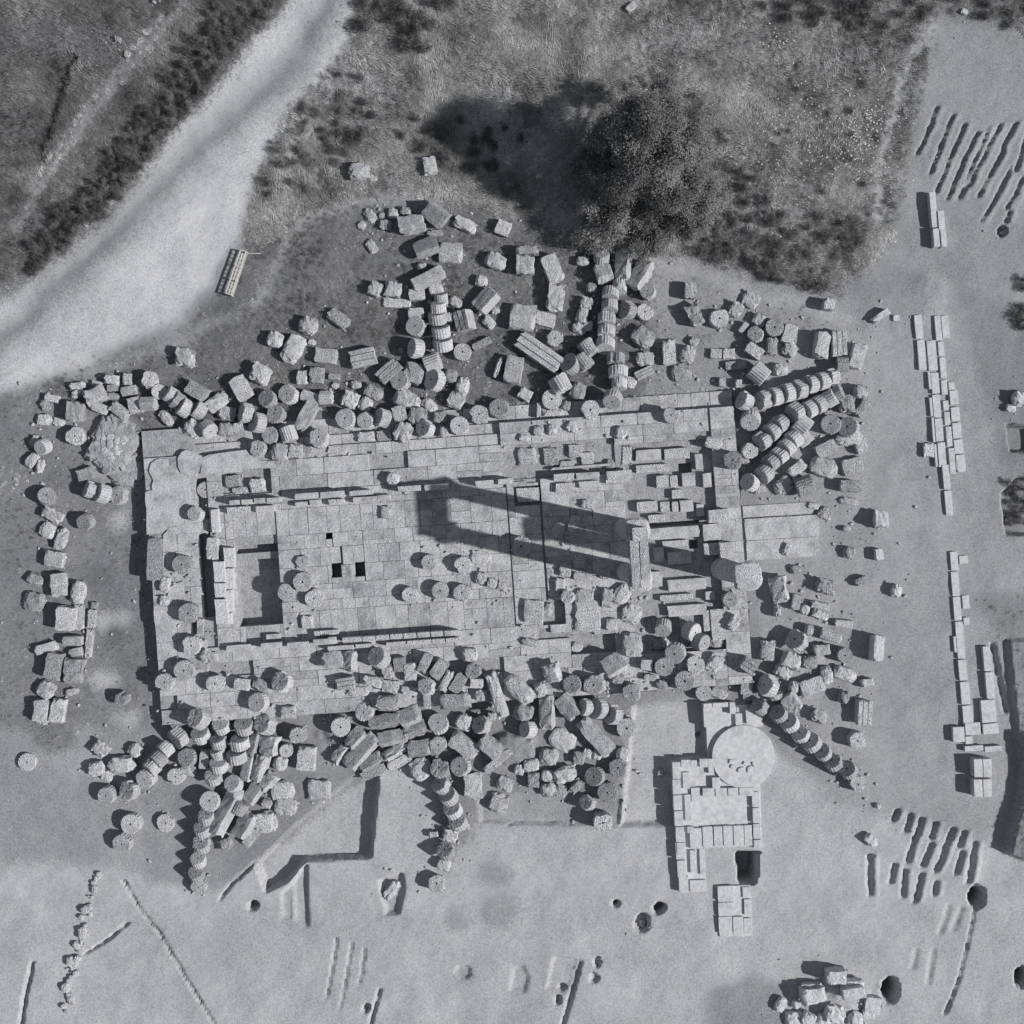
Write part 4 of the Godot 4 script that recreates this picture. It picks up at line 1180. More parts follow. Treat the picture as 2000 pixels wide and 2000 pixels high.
["b",1649.9,1218.1,35.2,14.5,5,0,0.5,6,24,"rightmost"],
["t",1556.7,1251.3,22.4,215,45,0,0.8,3,24,"only"],
["s",1581.5,1230.6,16.6,20.7,0,0,0.7,9,24,"lowest"],
["t",1622.9,1240.9,12.4,15,84,0,1.5,12,24,"only"],
["b",1606.4,1269.9,35.2,22.8,-5,0,0.7,11,24,"rightmost"],
["d",1650.9,1280.2,15.7,0,0,0,0.8,13,6,"only"],
["b",1716.1,1267.8,51.8,20.7,93,0,1.1,4,21,"only"],
["b",1500.8,1272,41.4,26.9,95,0,0.8,11,24,"leftmost"],
["d",1426.3,1171.6,15.5,0,0,0,0.6,13,22,"only"],
["s",1433.5,1216.1,31.1,19.7,90,0,0.5,7,26,"rightmost"],
["s",1401.4,1243,41.4,29,95,0,0.4,1,26,"rightmost"],
["g",1463.5,1301,29,24.8,35,0,0.9,0,26,"only"],
["d",1374.5,1353.9,16.6,0,0,0,0.6,13,14,"rightmost"],
["s",1397.3,1295.9,33.1,26.9,95,0,0.6,7,26,"third left"],
["t",1500.8,1339.4,22.8,200,62,0,0.8,12,6,"only"],
["s",1531.8,1310.4,31.1,26.9,30,0,0.9,7,6,"third left"],
["s",1519.4,1360.1,29,14.5,-25,0,0.8,7,6,"second left"],
["s",1550.5,1343.5,16.6,24.8,0,0,0.7,9,6,"only"],
["b",1459.4,1341.4,31.1,22.8,95,0,0.7,11,6,"leftmost"],
["t",1484.2,1380.8,16.6,230,55,0,0.8,3,6,"leftmost"],
["t",1521.5,1395.3,17.6,228,50,0,0.8,3,6,"second left"],
["t",1542.2,1411.8,19,228,48,0,0.8,3,6,"third left"],
["t",1563.9,1433.6,19,228,46,0,0.8,3,6,"fourth left"],
["t",1584.6,1450.1,19.7,228,46,0,0.8,3,6,"fifth left"],
["t",1607.4,1469.8,17,228,44,0,0.8,3,6,"sixth left"],
["t",1627.1,1488.4,19,228,44,0,0.8,3,6,"seventh left"],
["t",1656.1,1504,17.6,228,40,0,0.8,3,6,"rightmost"],
["d",1676.8,1531.9,17.4,0,0,0,0.75,13,21,"lowest"],
["b",1549.4,1372.5,37.3,29,50,28,0.9,11,6,"rightmost"],
["b",1546.3,1291.8,37.3,33.1,20,-28,0.7,11,6,"third left"],
["s",1583.6,1293.8,26.9,24.8,0,0,0.7,7,6,"fourth left"],
["s",1616.7,1318.7,33.1,20.7,70,0,0.7,7,6,"sixth left"],
["s",1651.9,1316.6,41.4,26.9,5,0,0.6,1,6,"only"],
["b",1587.7,1341.4,47.6,31.1,-20,0,0.7,2,6,"only"],
["b",1695.4,1334.2,26.9,14.5,-8,0,0.6,10,21,"fourth top"],
["s",1649.9,1362.2,20.7,22.8,0,0,0.8,7,6,"rightmost"],
["g",1689.2,1392.2,45.5,29,92,0,0.8,0,21,"only"],
["s",1602.2,1399.4,29,24.8,10,0,0.7,7,6,"fifth left"],
["d",1675.7,1447,17.8,0,0,0,0.9,13,21,"topmost"],
["s",100.7,1005.5,39.3,22.8,0,0,0.6,7,17,"topmost"],
["s",92.5,1036.6,31.1,29,30,0,0.5,7,17,"second top"],
["s",118.3,1051.1,39.3,22.8,105,0,0.6,7,17,"third top"],
["t",168,1019,16.6,135,20,0,0.75,8,17,"third top"],
["b",103.9,1092.5,37.3,31.1,8,0,0.65,11,17,"topmost"],
["s",67.6,1131.8,29,22.8,0,0,0.5,7,17,"fourth top"],
["b",113.2,1142.2,45.5,31.1,85,0,0.7,2,17,"topmost"],
["s",151.5,1156.7,41.4,26.9,95,0,0.7,1,17,"rightmost"],
["s",65.5,1175.3,39.3,37.3,0,0,0.5,1,17,"leftmost"],
["b",125.6,1208.4,47.6,37.3,97,0,0.9,2,17,"second top"],
["b",154.6,1206.4,49.7,18.6,92,0,0.3,6,17,"second left"],
["b",140.1,1251.9,37.3,18.6,0,0,0.7,11,17,"lowest"],
["b",88.3,1266.4,43.5,18.6,-15,0,0.5,6,17,"leftmost"],
["b",146.3,1274.7,26.9,16.6,-10,0,0.5,10,17,"lowest"],
["b",102.8,1301.6,53.8,33.1,100,0,0.9,2,17,"third top"],
["b",140.1,1312,51.8,37.3,97,0,0.9,2,17,"fourth top"],
["s",88.3,1347.2,33.1,31.1,40,0,0.6,7,17,"lowest"],
["s",140.1,1351.3,24.8,14.5,-20,0,0.3,9,17,"only"],
["b",183.6,1182.6,12.4,12.4,0,0,0.3,10,17,"topmost"],
["b",178.4,1208.4,37.3,15.5,95,0,0.35,6,17,"rightmost"],
["b",173.2,1258.1,58,13.5,97,0,0.35,4,17,"only"],
["b",302.6,1092.5,82.8,32.1,91,0,0.35,4,27,"only"],
["d",354.4,1102.9,19.7,0,0,0,0.7,13,27,"second top"],
["d",366.8,1198.1,21.3,0,0,0,0.75,13,27,"third top"],
["d",373,1261.2,20.3,0,0,0,0.7,13,27,"fourth top"],
["d",358.5,1309.9,20.7,0,0,0,0.7,13,27,"fifth top"],
["d",320.2,1332.7,19.7,0,0,0,0.5,5,27,"only"],
["s",321.2,1142.2,29,18.6,95,0,0.4,7,27,"topmost"],
["s",320.2,1173.3,18.6,18.6,0,0,0.4,9,27,"topmost"],
["b",390.6,1225,35.2,12.4,93,0,0.4,6,27,"only"],
["s",401,1280.9,24.8,18.6,90,0,0.4,7,27,"lowest"],
["s",415.4,1284,18.6,20.7,0,0,0.4,9,27,"lowest"],
["b",78.3,1391.4,47.6,29,93,0,0.8,2,17,"lowest"],
["b",110.4,1389.4,47.6,26.9,100,0,0.8,2,17,"fifth top"],
["t",239.8,1364.5,14.5,140,20,0,0.75,8,17,"lowest"],
["d",52.4,1488.7,18.6,0,0,0,0.3,5,18,"leftmost"],
["s",195.3,1462.9,29,26.9,40,0,0.6,7,18,"second top"],
["s",263.6,1467,26.9,24.8,30,0,0.6,7,18,"third top"],
["s",235.7,1494.9,47.6,31.1,-15,0,0.8,1,18,"only"],
["s",188,1502.2,29,26.9,-30,0,0.6,7,18,"lowest"],
["s",207.7,1515.7,22.8,18.6,0,0,0.4,9,18,"only"],
["t",210.8,1551.9,18.2,140,12,0,0.75,8,18,"fourth top"],
["t",253.3,1543.6,20.7,190,25,0,0.75,8,18,"third top"],
["t",286.4,1518.8,19.7,140,22,0,0.75,8,18,"second top"],
["t",296.7,1498.1,19,135,58,0,0.8,3,18,"only"],
["t",309.2,1482.5,18.2,135,60,0,0.8,12,18,"lowest"],
["t",323.6,1462.9,17,135,60,0,0.8,12,18,"topmost"],
["t",348.5,1440.1,21.7,140,50,0,0.8,3,9,"fourth top"],
["t",387.8,1404.9,19.9,225,28,0,1.1,8,27,"lowest"],
["t",392,1435.9,18.2,260,50,0,0.8,3,9,"third top"],
["d",342.3,1516.7,18.2,0,0,0,0.7,13,9,"only"],
["t",367.1,1479.4,19,220,16,0,0.75,8,9,"topmost"],
["s",367.1,1504.3,31.1,20.7,10,0,0.5,7,9,"only"],
["b",398.2,1483.6,39.3,18.6,95,0,0.7,6,9,"leftmost"],
["d",254.3,1609.9,20.7,0,0,0,0.75,13,18,"only"],
["t",240.8,1645.1,19.7,140,10,0,0.75,8,18,"lowest"],
["d",322.6,1607.8,19,0,0,0,0.4,5,18,"rightmost"],
["t",411.6,1565.3,19.9,270,20,0,1.1,8,9,"lowest"],
["t",403.4,1595.4,17.6,268,50,0,0.8,3,9,"eighth top"],
["t",395.1,1620.2,16.6,268,50,0,0.8,3,9,"lowest"],
["t",394.5,1649.2,18.6,268,46,0,0.8,3,25,"third left"],
["t",387.8,1680.2,15.5,268,44,0,0.8,3,25,"second left"],
["t",383.7,1707.2,15.5,268,40,0,0.8,3,25,"leftmost"],
["d",419.3,1335.5,19,0,0,0,0.7,13,27,"lowest"],
["b",471.1,1337.6,31.1,22.8,5,0,0.6,11,1,"leftmost"],
["s",512.5,1340.7,37.3,22.8,5,0,0.6,7,1,"leftmost"],
["t",551.8,1332.4,21.7,215,30,0,0.75,3,1,"leftmost"],
["t",505.3,1371.8,19.7,200,18,0,0.75,8,1,"leftmost"],
["b",562.2,1392.5,29,24.8,-5,0,0.4,11,1,"second left"],
["g",674,1335.5,33.1,24.8,-10,0,0.7,0,1,"only"],
["s",729.9,1332.4,39.3,20.7,-20,0,0.7,7,1,"third left"],
["s",698.8,1351.1,37.3,18.6,0,0,0.25,7,1,"second left"],
["s",761,1340.7,31.1,22.8,0,0,0.6,7,1,"fourth left"],
["d",664.7,1420.4,19.9,0,0,0,0.9,13,5,"only"],
["t",713.3,1390.4,19.7,205,15,0,0.75,8,5,"only"],
["s",756.8,1373.8,43.5,29,-25,0,0.8,1,1,"leftmost"],
["d",580.8,1437,17.8,0,0,0,0.9,13,4,"topmost"],
["d",558.1,1467,13.7,0,0,0,0.8,13,4,"lowest"],
["t",432.8,1417.3,17.6,260,40,0,0.8,3,9,"topmost"],
["t",427.6,1449.4,17,260,62,0,0.8,12,9,"topmost"],
["t",425.5,1471.1,15.5,260,62,0,0.8,12,9,"third top"],
["t",477.3,1418.3,19.7,265,50,0,0.8,3,9,"second top"],
["t",469,1450.4,20.3,265,68,0,0.8,12,9,"second top"],
["t",462.8,1477.3,19.7,265,70,0,0.8,12,9,"fourth top"],
["t",518.7,1416.3,20.7,230,32,0,1.1,3,4,"only"],
["b",524.9,1456.6,41.4,37.3,98,28,0.8,2,4,"leftmost"],
["b",495.9,1456.6,47.6,16.6,105,28,0.7,6,9,"rightmost"],
["b",483.5,1502.2,51.8,20.7,100,28,0.7,4,9,"topmost"],
["b",506.3,1502.2,53.8,22.8,106,28,0.9,4,4,"only"],
["t",427.6,1493.9,18.2,270,55,0,0.8,3,9,"fifth top"],
["t",417.3,1516.7,18.6,268,45,0,0.8,3,9,"sixth top"],
["t",456.6,1531.2,17.4,240,30,0,0.75,3,9,"seventh top"],
["b",440,1587.1,97.3,26.9,-62,-28,0.95,4,9,"lowest"],
["t",469,1576.7,15.5,-60,84,0,0.95,12,9,"lowest"],
["b",494.9,1549.8,47.6,24.8,-55,-28,0.7,2,9,"topmost"],
["b",522.9,1528.1,41.4,22.8,-42,-28,0.9,11,4,"only"],
["b",477.3,1611.9,51.8,31.1,-60,-28,0.8,2,9,"lowest"],
["b",489.7,1636.8,37.3,18.6,-52,0,0.5,11,9,"only"],
["s",516.6,1607.8,41.4,39.3,-20,0,0.6,1,4,"lowest"],
["s",520.8,1570.5,18.6,16.6,0,0,0.4,9,4,"only"],
["b",440,1649.2,26.9,22.8,-25,0,0.6,11,25,"only"],
["s",551.8,1545.7,41.4,39.3,0,0,0.4,1,4,"topmost"],
["s",558.1,1576.7,39.3,33.1,0,0,0.4,1,4,"second top"],
["b",597.4,1483.6,47.6,35.2,95,0,0.8,2,4,"second left"],
["s",547.7,1491.8,26.9,26.9,0,0,0.5,7,4,"only"],
["b",622.2,1543.6,45.5,39.3,3,0,0.4,2,4,"rightmost"],
["b",752.2,1410.8,64.2,23.8,-9,-28,1.1,4,5,"topmost"],
["b",800.8,1403.6,41.4,31.1,-22,-28,1.2,2,5,"topmost"],
["b",811.2,1427.4,47.6,23.8,-22,-28,1,11,5,"rightmost"],
["b",765.6,1443.9,58,24.8,-10,-28,1,4,5,"second top"],
["b",771.8,1469.8,53.8,19.7,-30,-28,0.8,4,5,"third top"],
["b",780.1,1488.4,49.7,18.6,-28,0,0.5,6,5,"rightmost"],
["b",817.4,1463.6,43.5,29,-5,-28,0.9,2,5,"lowest"],
["b",694.2,1443.9,43.5,23.8,-45,-28,1,11,5,"leftmost"],
["b",705.6,1469.8,82.8,29,-48,-28,1,4,5,"fourth top"],
["b",664.2,1474,41.4,18.6,-52,-28,0.7,6,5,"leftmost"],
["b",724.2,1488.4,47.6,22.8,-30,-28,0.7,11,5,"second left"],
["b",729.4,1509.2,53.8,18.6,-25,0,0.4,4,5,"lowest"],
["t",856.7,1413.9,20.7,260,28,0,0.75,8,8,"topmost"],
["d",855.7,1455.3,18.2,0,0,0,0.9,13,8,"only"],
["b",757.3,1312.5,26.9,20.7,80,0,0.6,10,1,"leftmost"],
["t",740.8,1285.5,19.7,225,35,0,1,3,1,"rightmost"],
["b",682.8,1291.8,39.3,23.8,92,28,0.8,11,1,"third left"],
["b",649.7,1289.7,41.4,31.1,0,-28,0.6,2,1,"leftmost"],
["b",780.1,1298,29,23.8,85,0,0.6,11,1,"fourth left"],
["b",800.8,1312.5,37.3,24.8,93,0,0.7,11,1,"fifth left"],
["b",828.8,1295.9,39.3,19.7,115,0,0.8,11,1,"sixth left"],
["b",856.7,1308.3,39.3,24.8,125,0,0.8,11,1,"seventh left"],
["b",871.2,1331.1,43.5,16.6,115,0,0.7,6,1,"topmost"],
["b",895,1335.2,39.3,22.8,125,0,0.8,11,1,"eighth left"],
["t",925.1,1310.4,16.6,180,12,0,0.75,8,1,"rightmost"],
["s",916.8,1279.3,29,24.8,0,0,0.6,7,1,"fifth left"],
["t",834,1341.4,17.8,230,25,0,0.75,8,1,"second left"],
["b",798.8,1349.7,31.1,16.6,5,0,0.3,10,1,"second left"],
["b",834,1368.4,33.1,14.5,88,0,0.4,6,1,"lowest"],
["b",887.8,1370.4,60,29,-3,0,0.8,2,1,"rightmost"],
["s",939.5,1358,24.8,20.7,0,0,0.5,7,1,"sixth left"],
["b",931.3,1335.2,26.9,18.6,0,0,0.6,10,1,"rightmost"],
["b",970.6,1360.1,89,22.8,72,0,1,4,1,"only"],
["s",906.4,1411.8,31.1,31.1,0,0,0.7,7,8,"topmost"],
["t",941.6,1416,19,215,40,0,0.8,3,8,"topmost"],
["s",960.2,1399.4,16.6,16.6,0,0,0.5,9,14,"only"],
["b",906.4,1457.4,60,35.2,35,0,0.9,2,8,"topmost"],
["b",958.2,1459.5,49.7,31.1,40,0,1,2,8,"second top"],
["b",972.7,1488.4,66.3,16.6,-40,0,0.7,4,3,"only"],
["s",821.5,1502.9,41.4,39.3,40,0,0.8,1,5,"only"],
["t",859.8,1501.9,20.3,250,24,0,1.1,8,8,"lowest"],
["t",900.2,1496.7,19.9,210,22,0,0.75,8,8,"second top"],
["t",861.9,1534,18.6,240,48,0,0.8,3,8,"second top"],
["t",876.4,1555.7,18.6,240,48,0,0.8,3,8,"third top"],
["t",884.7,1581.6,18.6,245,46,0,0.8,3,8,"fourth top"],
["t",895,1605.4,18.2,245,40,0,0.8,3,8,"lowest"],
["b",924,1536.1,49.7,34.2,85,0,0.8,2,8,"lowest"],
["s",974.7,1569.2,37.3,33.1,90,0,0.7,1,3,"leftmost"],
["s",987.2,1531.9,29,26.9,0,0,0.6,7,3,"leftmost"],
["t",1118.8,1335.9,18.6,200,16,0,0.75,8,26,"leftmost"],
["d",1159.1,1338,21.1,0,0,0,0.9,13,26,"leftmost"],
["d",1296.8,1302.8,19,0,0,0,0.8,13,26,"second left"],
["b",1078.4,1315.2,37.3,31.1,75,28,0.9,11,1,"rightmost"],
["b",1199.5,1300.7,43.5,37.3,-30,-28,0.9,2,26,"only"],
["s",1205.7,1325.6,24.8,18.6,-20,0,0.5,7,26,"second left"],
["b",1263.7,1298.7,22.8,20.7,5,0,0.6,10,26,"topmost"],
["b",1269.9,1323.5,22.8,12.4,5,0,0.4,10,26,"lowest"],
["s",1013.2,1346.3,62.1,35.2,30,0,0.9,1,1,"rightmost"],
["s",1023.5,1391.8,37.3,33.1,0,0,0.9,1,14,"leftmost"],
["b",1070.1,1391.8,70.4,29,92,28,1,4,14,"leftmost"],
["b",1110.5,1379.4,51.8,31.1,50,28,1,2,14,"only"],
["s",1056.6,1346.3,26.9,20.7,60,0,0.7,7,1,"rightmost"],
["t",1145.7,1381.5,17.6,185,60,0,0.8,12,14,"only"],
["t",1168.4,1383.6,21.1,190,48,0,0.8,3,14,"second left"],
["t",1197.4,1396,20.7,190,50,0,0.8,3,14,"rightmost"],
["d",1224.3,1422.9,21.1,0,0,0,0.7,13,14,"leftmost"],
["t",1234.7,1352.5,19.7,190,14,0,0.75,8,26,"second left"],
["b",1164.3,1439.5,87,31.1,48,0,0.95,4,14,"rightmost"],
["t",1031.8,1425,17,190,50,0,0.8,3,14,"leftmost"],
["s",1098.1,1445.7,47.6,39.3,0,0,0.4,1,14,"rightmost"],
["s",1073.2,1478.8,35.2,31.1,0,0,0.6,1,3,"second left"],
["s",1131.2,1480.9,22.8,24.8,0,0,0.6,7,3,"seventh left"],
["s",1147.7,1472.6,16.6,18.6,0,0,0.5,9,3,"second left"],
["s",1166.4,1474.7,18.6,18.6,0,0,0.5,9,3,"third left"],
["t",1207.8,1499.5,19.9,220,14,0,0.75,8,3,"topmost"],
["t",1162.2,1516.1,19.5,200,25,0,0.75,8,3,"second top"],
["t",1187.1,1547.1,20.7,200,12,0,0.75,8,3,"lowest"],
["s",1038,1495.4,29,22.8,-20,0,0.6,7,3,"second left"],
["s",1015.2,1503.6,20.7,18.6,0,0,0.5,9,3,"leftmost"],
["b",1042.2,1525.4,31.1,22.8,93,0,0.7,11,3,"only"],
["s",1104.3,1514,41.4,29,-20,0,0.8,1,3,"rightmost"],
["s",1069.1,1516.1,22.8,22.8,0,0,0.6,7,3,"third left"],
["s",1071.1,1543,29,24.8,-30,0,0.7,7,3,"fourth left"],
["s",1096,1545.1,24.8,24.8,0,0,0.5,7,3,"fifth left"],
["s",1125,1536.8,31.1,16.6,95,0,0.7,7,3,"sixth left"],
["t",1147.7,1567.8,15.7,215,35,0,0.75,3,3,"only"],
["d",1177.8,1607.2,19.9,0,0,0,1.3,13,3,"only"],
["s",1218.1,1474.7,26.9,26.9,0,0,0.6,7,3,"rightmost"],
["s",1035.9,1255.2,31.1,14.5,-10,0,0.35,7,1,"seventh left"],
["s",1127,1265.5,18.6,18.6,0,0,0.3,9,26,"leftmost"],
["s",1234.7,1259.3,37.3,43.5,0,0,0.5,1,26,"leftmost"],
["s",1290.6,1509.9,12.4,12.4,0,0,0.3,9,3,"rightmost"],
["d",400.1,956.6,16.6,0,0,0,0.7,13,27,"topmost"],
["t",383.5,1004.2,15.5,200,15,0,0.75,8,27,"topmost"],
["b",393.9,1027,31.1,31.1,5,0,0.7,11,27,"topmost"],
["d",590.6,1136.7,19.7,0,0,0,0.6,13,29,"leftmost"],
["d",613.3,1168.8,19.7,0,0,0,0.5,5,29,"lowest"],
["d",558.5,1156.4,17.6,0,0,0,0.3,5,29,"second top"],
["d",590.6,1097.4,14.5,0,0,0,0.25,5,29,"topmost"],
["b",598.8,1215.4,23.8,24.8,0,0,0.3,11,29,"only"],
["b",414.6,1070.5,41.4,22.8,90,0,0.55,11,27,"lowest"],
["d",837.7,1099.1,16.6,0,0,0,0.65,13,29,"third left"],
["d",904,1104.3,18.6,0,0,0,0.65,13,29,"rightmost"],
["d",859.5,1154,17.6,0,0,0,0.65,13,29,"fourth left"],
["d",901.9,1158.1,19,0,0,0,0.6,13,29,"fifth left"],
["d",800.5,1162.2,16.6,0,0,0,0.6,13,29,"second left"],
["s",940.2,1129.1,22.8,22.8,0,0,0.4,7,29,"lowest"],
["s",960.9,1139.5,18.6,18.6,0,0,0.45,9,29,"leftmost"],
["s",981.6,1145.7,18.6,16.6,0,0,0.3,9,29,"rightmost"],
["s",921.6,1050.4,24.8,24.8,0,0,0.45,7,29,"topmost"],
["t",1018.9,1067,20.7,200,8,0,0.75,8,23,"topmost"],
["s",940.2,1089.8,37.3,24.8,0,0,0.2,7,29,"second top"],
["b",752.8,1000.7,24.8,18.6,90,0,0.35,10,29,"only"],
["s",1121,1023.3,18.1,31.1,0,0,0.45,7,23,"topmost"],
["s",1091.3,1033.6,23.3,28.5,0,0,0.4,7,23,"second top"],
["s",1132.7,1095.7,23.3,28.5,0,0,0.4,7,23,"third top"],
["s",1145.6,984.5,18.1,15.5,0,0,0.35,9,23,"topmost"],
["b",1104.2,1113.9,23.3,23.3,10,0,0.4,10,23,"topmost"],
["b",1137.9,1126.8,36.2,15.5,8,0,0.35,6,23,"only"],
["b",1093.9,1142.3,20.7,25.9,5,0,0.4,10,23,"lowest"],
["t",1109.4,1165.6,14.2,200,15,0,0.75,8,23,"lowest"],
["s",1140.5,1165.6,33.6,28.5,5,0,0.3,7,23,"fourth top"],
["b",1187,1168.2,20.7,36.2,5,0,0.5,11,23,"only"],
["s",1215.5,1160.4,28.5,38.8,20,0,0.5,1,23,"topmost"],
["s",1233.6,1199.3,33.6,36.2,0,0,0.4,1,23,"lowest"],
["s",1194.8,1220,20.7,23.3,0,0,0.4,7,26,"leftmost"],
["s",1070.6,1191.5,18.1,25.9,20,0,0.4,7,23,"lowest"],
["b",1148.2,1204.4,49.2,59.5,2,0,0.3,2,23,"rightmost"],
["b",1042.1,1194.1,38.8,44,2,0,0.3,2,23,"leftmost"],
["t",1295.7,1225.1,16.8,110,40,0,0.8,3,26,"leftmost"],
["s",1288,1258.8,20.7,20.7,0,0,0.4,9,26,"second left"],
["t",1350.1,1232.9,19.4,20,45,0,0.8,3,26,"second left"],
["t",1368.2,1253.6,18.1,20,45,0,0.8,3,26,"rightmost"],
["s",1212.9,844.7,20.7,23.3,0,0,0.4,7,0,"fifth left"],
["b",1224.6,888.7,23.3,36.2,-4,0,0.4,11,0,"rightmost"],
["s",1192.2,906.8,18.1,18.1,0,0,0.35,9,0,"rightmost"],
["s",1181.9,1121.6,20.7,18.1,0,0,0.35,9,23,"lowest"],
["s",1394.1,865.4,31.1,20.7,0,0,0.3,7,0,"rightmost"],
["b",1636.1,1911.8,39.1,25.2,-3,0,1.3,11,16,"leftmost"],
["b",1591.4,1948.1,50.3,30.7,-8,0,1.1,2,16,"only"],
["b",1587.2,1930,39.1,14,-5,0,0.7,6,16,"leftmost"],
["s",1525.7,1963.5,27.9,19.6,110,0,0.5,7,16,"leftmost"],
["s",1556.4,1962.1,16.8,16.8,0,0,0.4,9,16,"only"],
["b",1669.6,1942.5,44.7,22.4,-8,0,1,11,16,"second left"],
["b",1668.2,1924.4,41.9,16.8,-5,0,0.6,6,16,"rightmost"],
["b",1705.9,1964.9,30.7,30.7,10,0,0.7,11,16,"rightmost"],
["s",1631.9,1981.7,36.3,33.5,0,0,0.9,1,16,"only"],
["s",1672.4,1992.8,27.9,30.7,0,0,0.8,7,16,"rightmost"],
["b",1697.6,1981.7,25.2,16.8,0,0,0.6,10,16,"only"],
["s",1580.2,1992.8,25.2,25.2,0,0,0.7,7,16,"third left"],
["s",1552.2,1992.8,33.5,27.9,0,0,0.5,7,16,"second left"],
["s",1610.9,1992.8,25.2,22.4,0,0,0.6,7,16,"fourth left"],
["b",839,322,35,26,80,0,0.6,11,15,"only"],
["s",700,332,30,40,60,0,1,1,15,"only"],
["s",727,348,18,14,0,0,0.3,9,15,"rightmost"],
["b",1233,12,22,12,-40,0,0.5,10,15,"only"],
["s",230,76,12,12,0,0,0.4,9,15,"leftmost"],
["s",247,105,12,12,0,0,0.3,9,15,"second left"],
["s",1884,22,13,10,0,0,0.3,9,20,"topmost"],
["s",300,3,8,6,0,0,0.3,9,15,"third left"],
["s",1994,778,28,28,0,0,0.8,7,21,"second top"],
["s",1976,797,18,15,0,0,0.4,9,21,"topmost"],
["b",1815,879,21,27,-3,0,0.4,10,21,"topmost"],
["s",1703,1642,26,20,20,0,0.5,7,21,"lowest"],
["s",765,1740,20,40,10,0,0.5,7,25,"leftmost"],
["b",1672,1522,16,18,20,0,0.7,10,21,"lowest"],
["s",1716,1575,10,10,0,0,0.3,9,21,"lowest"],
["s",1255,1805,12,14,0,0,0.3,9,25,"rightmost"],
["s",1960,455,9,9,0,0,0.3,9,20,"lowest"],
["t",1319.1,1274.8,20.6,150,20,0,0.75,8,26,"rightmost"],
["d",1358.6,1298.1,19.2,0,0,0,0.7,13,26,"rightmost"],
["d",1337.3,1330.1,20.6,0,0,0,0.75,13,26,"third left"],
["s",1292.3,1337.7,20.6,17.2,0,0,0.4,9,26,"third left"],
["s",1405,1354.8,30.9,18.9,5,0,0.3,7,6,"leftmost"],
["s",1296.7,1255.2,17.2,17.2,0,0,0.4,9,26,"rightmost"],
["b",1465.1,1358.3,27.5,20.6,0,0,0.3,11,6,"second left"],
["t",870.8,1662.5,18.7,250,40,0,0.8,3,25,"rightmost"],
["s",866.2,1689.8,25.1,22.8,0,0,0.6,7,25,"rightmost"],
["t",853.7,1725.1,18.2,250,14,0,0.75,8,25,"only"],
["b",846.8,1630.6,20.5,11.4,-5,0,0.5,10,8,"only"],
["s",908.3,1612.4,18.2,15.9,0,0,0.4,9,8,"rightmost"],
["d",386.7,1733.1,16.4,0,0,0,0.6,13,25,"only"],
["s",879,1633,26,24,0,0,0.7,7,8,"lowest"],
["s",884,1600,18,16,0,0,0.5,9,8,"leftmost"],
["s",862,1652,16,14,0,0,0.5,9,25,"leftmost"],
]
var KIND_WORDS := ["block with two channels", "large rough boulder", "large squared block", "leaning fluted drum", "long stone beam", "low worn drum", "narrow stone block", "rough stone", "slightly tilted drum", "small rough stone", "small squared block", "squared block", "toppled fluted drum", "upright fluted drum"]
var ZONES := ["along the platform's north edge","along the platform's south edge","among the scattered blocks below the tree's shadow","at the bottom of the middle heap","beside the long beams below the platform","in the cluster of long beams","in the diagonal row above the round floor","in the fallen column below the tree","in the fallen column right of the trench","in the fallen columns below the left corner","in the fan of toppled columns at upper right","in the field right of the fallen column","in the heap above the platform's left corner","in the heap around the pale mound","in the heap below the platform's middle","in the meadow at the top","in the pile at lower right","in the rows left of the platform","in the small group at lower left","in the toppled column above the platform","on the bare field at upper right","on the bare ground at right","on the broken floor around the lone column","on the floor behind the tall columns","on the ground right of the lone column","on the pale ground below the platform","on the platform's south-east corner","on the platform's west end","on the slope below the road","on the temple's inner floor"]
